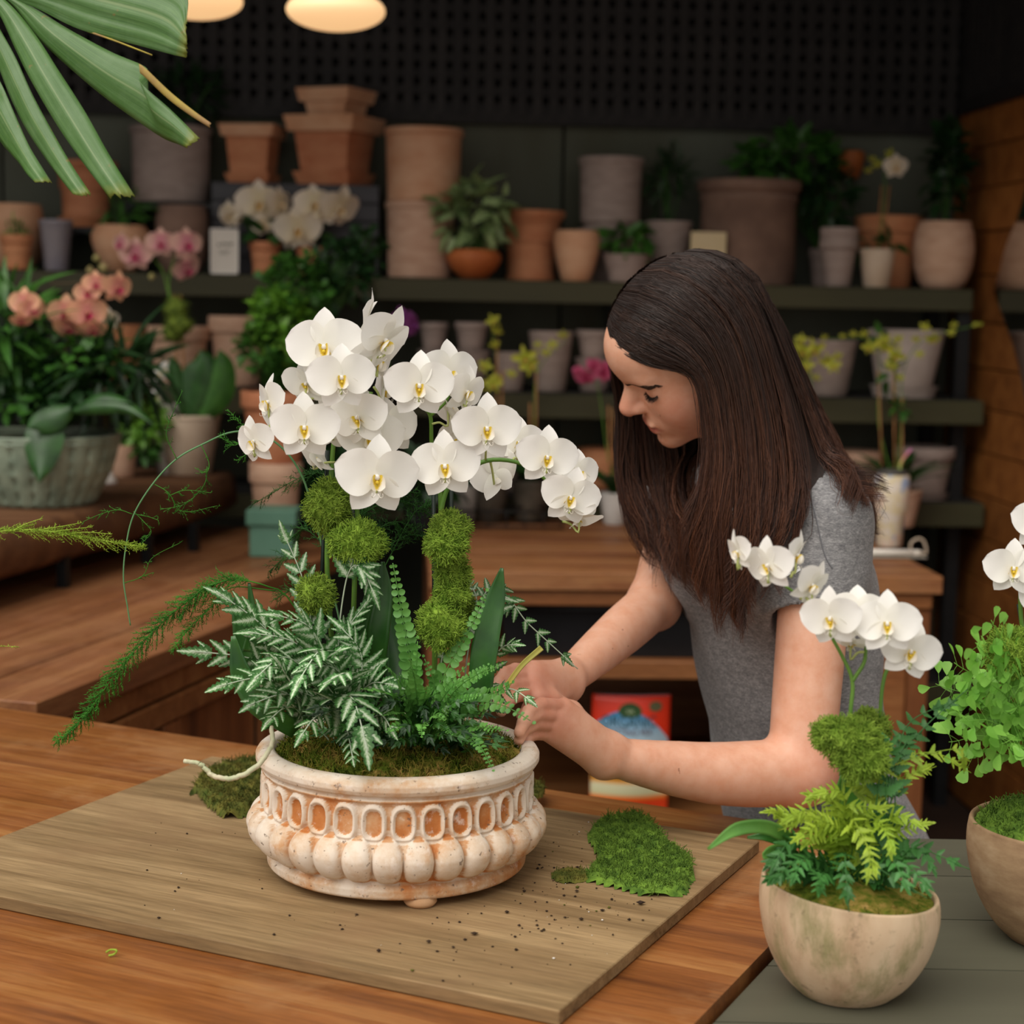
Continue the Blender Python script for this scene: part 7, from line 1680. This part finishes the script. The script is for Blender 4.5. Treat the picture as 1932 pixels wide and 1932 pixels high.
for sg in (1, -1):
    b = MB()
    ec = A3(.0715, .0365 * sg, -.002); rr_ = A3(.0160, .0185, .0135); arc = []
    for az in np.linspace(-50, 74, 44):
        el = -38 + 20 * abs((az - 5) / 60) ** 2; D = A3(math.cos(R_(el)) * math.cos(R_(az)), math.cos(R_(el)) * math.sin(R_(az)) * sg, math.sin(R_(el))); arc.append((ec + D * rr_ * 1.0, D))
    P, nn = skin.snap([hl(*a) for a, _ in arc], .0003); b.tube(P, [.0004, .0008, .0009, .0005], 5)
    for j in range(2, 44):
        for _ in range(2):
            D = arc[j][1]; d = HM @ (A3(D[0] * .9, D[1] * .8, -.75) + g.normal(0, .08, 3)); d /= np.linalg.norm(d); L = .0075 * g.uniform(.7, 1.1); b.tube([P[j], P[j] + d * L * .5, P[j] + d * L + HM @ A3(.0012, 0, .0012)], [.00035, .0001], 3, False)
    obj('eyelashes', b, pm('lash_hair', '15100d', None, 40, .6), person)['kind'] = 'stuff'

# ---- hair
NG = [[(1158, 612, 2.425), (1190, 652, 2.392), (1240, 681, 2.370), (1293, 697, 2.360), (1322, 740, 2.356), (1330, 830, 2.352), (1318, 920, 2.345), (1300, 1000, 2.34), (1310, 1090, 2.335), (1345, 1160, 2.33)],
      [(1168, 592, 2.42), (1215, 622, 2.378), (1280, 660, 2.353), (1325, 705, 2.347), (1342, 770, 2.343), (1352, 860, 2.336), (1342, 960, 2.33), (1345, 1060, 2.326), (1360, 1130, 2.325), (1380, 1200, 2.325)],
      [(1188, 566, 2.415), (1260, 590, 2.362), (1325, 640, 2.345), (1360, 710, 2.338), (1375, 790, 2.334), (1382, 880, 2.326), (1376, 980, 2.318), (1380, 1070, 2.315), (1390, 1150, 2.315), (1398, 1222, 2.315)],
      [(1214, 536, 2.412), (1290, 550, 2.362), (1358, 610, 2.347), (1395, 700, 2.338), (1412, 790, 2.332), (1420, 890, 2.322), (1416, 990, 2.312), (1408, 1080, 2.31), (1402, 1150, 2.31), (1405, 1205, 2.31)],
      [(1244, 508, 2.41), (1325, 520, 2.37), (1395, 590, 2.358), (1430, 690, 2.350), (1450, 790, 2.342), (1458, 890, 2.330), (1450, 980, 2.317), (1436, 1050, 2.312), (1424, 1110, 2.31), (1418, 1150, 2.31)],
      [(1272, 490, 2.41), (1355, 500, 2.385), (1425, 580, 2.378), (1462, 690, 2.372), (1490, 790, 2.366), (1506, 880, 2.352), (1500, 950, 2.335), (1484, 1010, 2.325), (1470, 1050, 2.322), (1462, 1080, 2.322)],
      [(1298, 478, 2.415), (1385, 498, 2.41), (1448, 585, 2.408), (1490, 690, 2.405), (1525, 780, 2.402), (1552, 850, 2.390), (1572, 900, 2.375), (1585, 935, 2.365), (1596, 955, 2.36), (1605, 970, 2.36)],
      [(1316, 476, 2.43), (1402, 500, 2.45), (1465, 590, 2.455), (1510, 690, 2.46), (1550, 780, 2.465), (1582, 850, 2.455), (1606, 910, 2.44), (1622, 950, 2.44), (1634, 985, 2.44), (1640, 1010, 2.44)],
      [(1326, 478, 2.46), (1408, 516, 2.50), (1468, 610, 2.53), (1508, 710, 2.545), (1540, 790, 2.55), (1568, 860, 2.55), (1595, 920, 2.54), (1615, 960, 2.53), (1630, 995, 2.52), (1638, 1020, 2.52)],
      [(1320, 480, 2.47), (1380, 532, 2.56), (1425, 640, 2.59), (1460, 740, 2.60), (1485, 820, 2.61), (1505, 890, 2.61), (1520, 950, 2.60), (1530, 990, 2.60), (1540, 1020, 2.60), (1545, 1040, 2.60)]]
FG = [[(1160, 604, 2.43), (1149, 640, 2.485), (1152, 690, 2.53), (1160, 750, 2.55), (1160, 810, 2.55), (1158, 870, 2.54), (1168, 930, 2.53), (1190, 990, 2.52), (1220, 1040, 2.50), (1250, 1070, 2.49)],
      [(1172, 580, 2.43), (1150, 630, 2.52), (1165, 700, 2.555), (1185, 770, 2.565), (1190, 840, 2.56), (1192, 900, 2.55), (1205, 960, 2.53), (1225, 1010, 2.515), (1248, 1055, 2.50), (1262, 1090, 2.49)],
      [(1198, 548, 2.43), (1170, 620, 2.54), (1195, 710, 2.575), (1220, 790, 2.58), (1232, 860, 2.57), (1240, 920, 2.555), (1252, 980, 2.53), (1266, 1030, 2.50), (1280, 1080, 2.46), (1300, 1120, 2.42)],
      [(1250, 500, 2.43), (1215, 600, 2.56), (1238, 720, 2.59), (1258, 800, 2.59), (1272, 870, 2.58), (1282, 930, 2.56), (1292, 985, 2.52), (1305, 1040, 2.46), (1322, 1100, 2.40), (1345, 1160, 2.36)],
      [(1300, 482, 2.44), (1290, 590, 2.57), (1300, 720, 2.595), (1310, 810, 2.60), (1316, 880, 2.58), (1324, 940, 2.54), (1332, 1000, 2.48), (1345, 1070, 2.41), (1362, 1140, 2.36), (1378, 1200, 2.34)],
      [(1320, 482, 2.47), (1365, 560, 2.58), (1385, 690, 2.605), (1398, 790, 2.60), (1402, 860, 2.58), (1402, 920, 2.54), (1400, 990, 2.46), (1398, 1060, 2.39), (1396, 1130, 2.35), (1398, 1200, 2.33)]]
def guide_arr(G, m): return np.array([spline([at(*p) for p in gd], m) for gd in G])
def sheet_pts(GA, u, s):           # GA (g,m,3); u,s arrays 0..1
    gN, mN, _ = GA.shape; a = u * (gN - 1); i = np.clip(a.astype(int), 0, gN - 2); f = a - i; f = f * f * (3 - 2 * f) * .5 + f * .5
    b_ = s * (mN - 1); j = np.clip(b_.astype(int), 0, mN - 2); h = b_ - j; I = i[:, None]; J = j; 
    P0 = GA[I, J] * (1 - h)[..., None] + GA[I, J + 1] * h[..., None]; P1 = GA[I + 1, J] * (1 - h)[..., None] + GA[I + 1, J + 1] * h[..., None]; return P0 * (1 - f)[:, None, None] + P1 * f[:, None, None]
def push(P, lay=None):
    q = (P - HC) @ HM - A3(-.004, 0, .034); r = A3(.112, .088, .103) * (1 + .03 * (0 if lay is None else lay[:, None, None])); k = np.linalg.norm(q / r, axis=-1); f = np.where((k < 1) & (q[..., 2] > -.06), 1 / np.maximum(k, .2), 1.0)
    f = 1 + (f - 1) * np.clip((q[..., 2] + .06) / .03, 0, 1)
    return HC + (q * f[..., None] + A3(-.004, 0, .034)) @ HM.T
def strands(GA, n, seed, m=18, thick=.010, r=.00042, wave=.026, clumps=58, curl=.013, out=A3(0, -1, .1)):
    g = np.random.RandomState(seed); cu = np.sort(g.uniform(0, 1, clumps)); cph = g.uniform(0, 6.28, (clumps, 3)); camp = g.uniform(.4, 1.5, clumps); clen = g.uniform(.86, 1.0, clumps)
    ci = g.randint(0, clumps, n); u = np.clip(cu[ci] + g.normal(0, .012, n), 0, 1); s1 = np.linspace(0, 1, m)
    end = clen[ci] * g.uniform(.86, 1.02, n); S = np.clip(s1[None] * end[:, None], 0, 1); 
    # strands gather towards their clump along the length
    P = sheet_pts(GA, u, S); Pc = sheet_pts(GA, cu[ci], S); gather = (.80 * np.clip((s1 - .25) / .6, 0, 1))[None, :, None]; P = P * (1 - gather) + Pc * gather
    dep = g.uniform(-1, 1, n); lay = thick * (dep[:, None] * np.clip(s1 * 5, .12, 1)[None]); P = P + lay[..., None] * out
    T = np.gradient(P, axis=1); T /= np.linalg.norm(T, axis=2)[..., None] + 1e-9; X = np.cross(T, out); X /= np.linalg.norm(X, axis=2)[..., None] + 1e-9
    amp = np.clip((s1 - .30) / .7, 0, 1) ** 1.5
    ph = cph[ci]; w = np.sin(s1[None] * 9 + ph[:, :1]) * .45 + np.sin(s1[None] * 19 + ph[:, 1:2]) * .35 * amp[None]; P = P + X * (w * amp[None] * wave * camp[ci][:, None])[..., None]
    tip = np.clip((s1 - .72) / .28, 0, 1) ** 1.5; P = P + (X * (np.sin(s1[None] * 17 + ph[:, 2:3]) * tip[None] * curl)[..., None] + out * (np.cos(s1[None] * 17 + ph[:, 2:3]) * tip[None] * curl * .7)[..., None])
    P = push(P, g.uniform(0, 1, n))
    fr = g.normal(0, 1, (n, 3)); P = P + X * (np.sin(s1[None] * g.uniform(6, 16, (n, 1)) + fr[:, :1]) * .0018 * (.3 + s1[None]) * np.abs(fr[:, 1:2]))[..., None]
    stray = (g.uniform(0, 1, n) < .04)[:, None, None]; P = P + stray * np.cumsum(g.normal(0, .0016, P.shape), 1) * (s1 > .2)[None, :, None]
    rad = r * g.uniform(.6, 1.3, (n, 1)) * np.clip((1.02 - s1[None]) * 3.5, .15, 1) ** .6
    return tubes(P, rad, np.stack([g.uniform(0, 1, n) * .4 + (ci % 7) / 6 * .6, np.zeros(n)], -1)) 
def tubes(P, rad, rnd_):
    n, m, _ = P.shape; T = np.gradient(P, axis=1); T /= np.linalg.norm(T, axis=2)[..., None] + 1e-9; N = np.cross(T, A3(.31, .22, .12)); N /= np.linalg.norm(N, axis=2)[..., None] + 1e-9; Bn = np.cross(T, N); V = []
    for a in (0, 2.094, 4.189): V.append(P + rad[..., None] * (math.cos(a) * N + math.sin(a) * Bn))
    V = np.stack(V, 2); idx = np.arange(n * m * 3).reshape(n, m, 3); Q = np.concatenate([np.stack([idx[:, :-1, k], idx[:, :-1, (k + 1) % 3], idx[:, 1:, (k + 1) % 3], idx[:, 1:, k]], -1).reshape(-1, 4) for k in range(3)])
    uv = np.stack([np.broadcast_to(rnd_[:, :1, None], (n, m, 3)), np.broadcast_to(np.linspace(0, 1, m)[None, :, None], (n, m, 3))], -1).reshape(-1, 2); return V.reshape(-1, 3), Q, uv
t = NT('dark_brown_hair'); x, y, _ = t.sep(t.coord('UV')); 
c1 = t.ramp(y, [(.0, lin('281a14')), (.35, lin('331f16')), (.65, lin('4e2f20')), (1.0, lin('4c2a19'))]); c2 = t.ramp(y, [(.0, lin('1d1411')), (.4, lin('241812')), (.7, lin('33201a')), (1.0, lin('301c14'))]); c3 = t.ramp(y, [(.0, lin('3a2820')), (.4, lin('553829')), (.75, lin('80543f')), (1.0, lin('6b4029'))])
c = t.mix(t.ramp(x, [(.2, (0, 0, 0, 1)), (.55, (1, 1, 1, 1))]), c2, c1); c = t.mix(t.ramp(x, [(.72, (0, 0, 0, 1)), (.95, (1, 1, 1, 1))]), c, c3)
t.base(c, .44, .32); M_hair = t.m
GN = guide_arr(NG, 40); GFa = guide_arr(FG, 40)
def off_shirt(GA, lift):
    P = GA.reshape(-1, 3).copy()
    for _ in range(4):
        d = shirt.ev(P); bad = d < lift
        if not bad.any(): break
        q = P[bad]; e = 1e-3; gr = np.stack([shirt.ev(q + np.eye(3)[i] * e) - d[bad] for i in range(3)], -1) / e; gr /= np.linalg.norm(gr, axis=1)[:, None] + 1e-9; P[bad] = q + gr * (lift - d[bad])[:, None]
    return P.reshape(GA.shape)
GN = off_shirt(GN, .016); GFa = off_shirt(GFa, .014)
Vs, Qs, us, k = [], [], [], 0
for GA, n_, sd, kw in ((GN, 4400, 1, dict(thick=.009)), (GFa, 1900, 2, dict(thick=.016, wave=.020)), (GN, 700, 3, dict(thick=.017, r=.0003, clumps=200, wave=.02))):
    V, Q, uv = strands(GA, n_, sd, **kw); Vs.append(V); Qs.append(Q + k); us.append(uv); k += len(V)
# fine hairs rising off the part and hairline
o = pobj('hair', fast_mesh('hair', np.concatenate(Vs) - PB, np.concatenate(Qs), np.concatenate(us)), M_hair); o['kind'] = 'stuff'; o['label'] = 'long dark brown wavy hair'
M_under = pm('hair_undercoat', '1c130f', '2a1c16', 60, .7, stretch=(8, 8, 1))
b = MB()
for GA, off, c_end in ((GN, .010, .66), (GFa, .006, .60)):
    gN = 40; mN = 40; u_ = np.linspace(0, 1, gN); S = np.broadcast_to(np.linspace(0, c_end, mN)[None], (gN, mN)).copy(); S *= (1 + .10 * np.sin(np.arange(gN) * 1.9))[:, None] * np.linspace(1, 1, mN)
    P = sheet_pts(GA, u_, np.clip(S, 0, 1)); P = P + A3(0, 1, -.1) * off * np.clip(np.linspace(0, 1, mN) * 6, 0, 1)[None, :, None]; P = push(P); P = P + (HC - P) * (.035 * np.clip(1 - np.linspace(0, 1, mN) * 2.2, 0, 1))[None, :, None]
    b.add(P.reshape(-1, 3), [(i * mN + j, i * mN + j + 1, (i + 1) * mN + j + 1, (i + 1) * mN + j) for i in range(gN - 1) for j in range(mN - 1)])
nu, nv = 120, 90; V = []; 
for j in range(nv + 1):
    f = math.pi * j / nv
    for i in range(nu): a = 2 * math.pi * i / nu; V.append((-.004 + .106 * math.sin(f) * math.cos(a), .0825 * math.sin(f) * math.sin(a), .034 + .0965 * math.cos(f)))
V = np.array(V); keep = lambda p: p[2] > -.055 and not (p[0] > -.01 and p[2] < .084 - .50 * max(0, abs(p[1]) - .015) - .30 * (.1 - p[0]))
Fc = []
for j in range(nv):
    for i in range(nu):
        q = (j * nu + i, (j + 1) * nu + i, (j + 1) * nu + (i + 1) % nu, j * nu + (i + 1) % nu)
        if keep(V[list(q)].mean(0)): Fc.append(q)
b.add(HC + V @ HM.T, Fc)
obj('hair_undercoat', b, M_under, person)
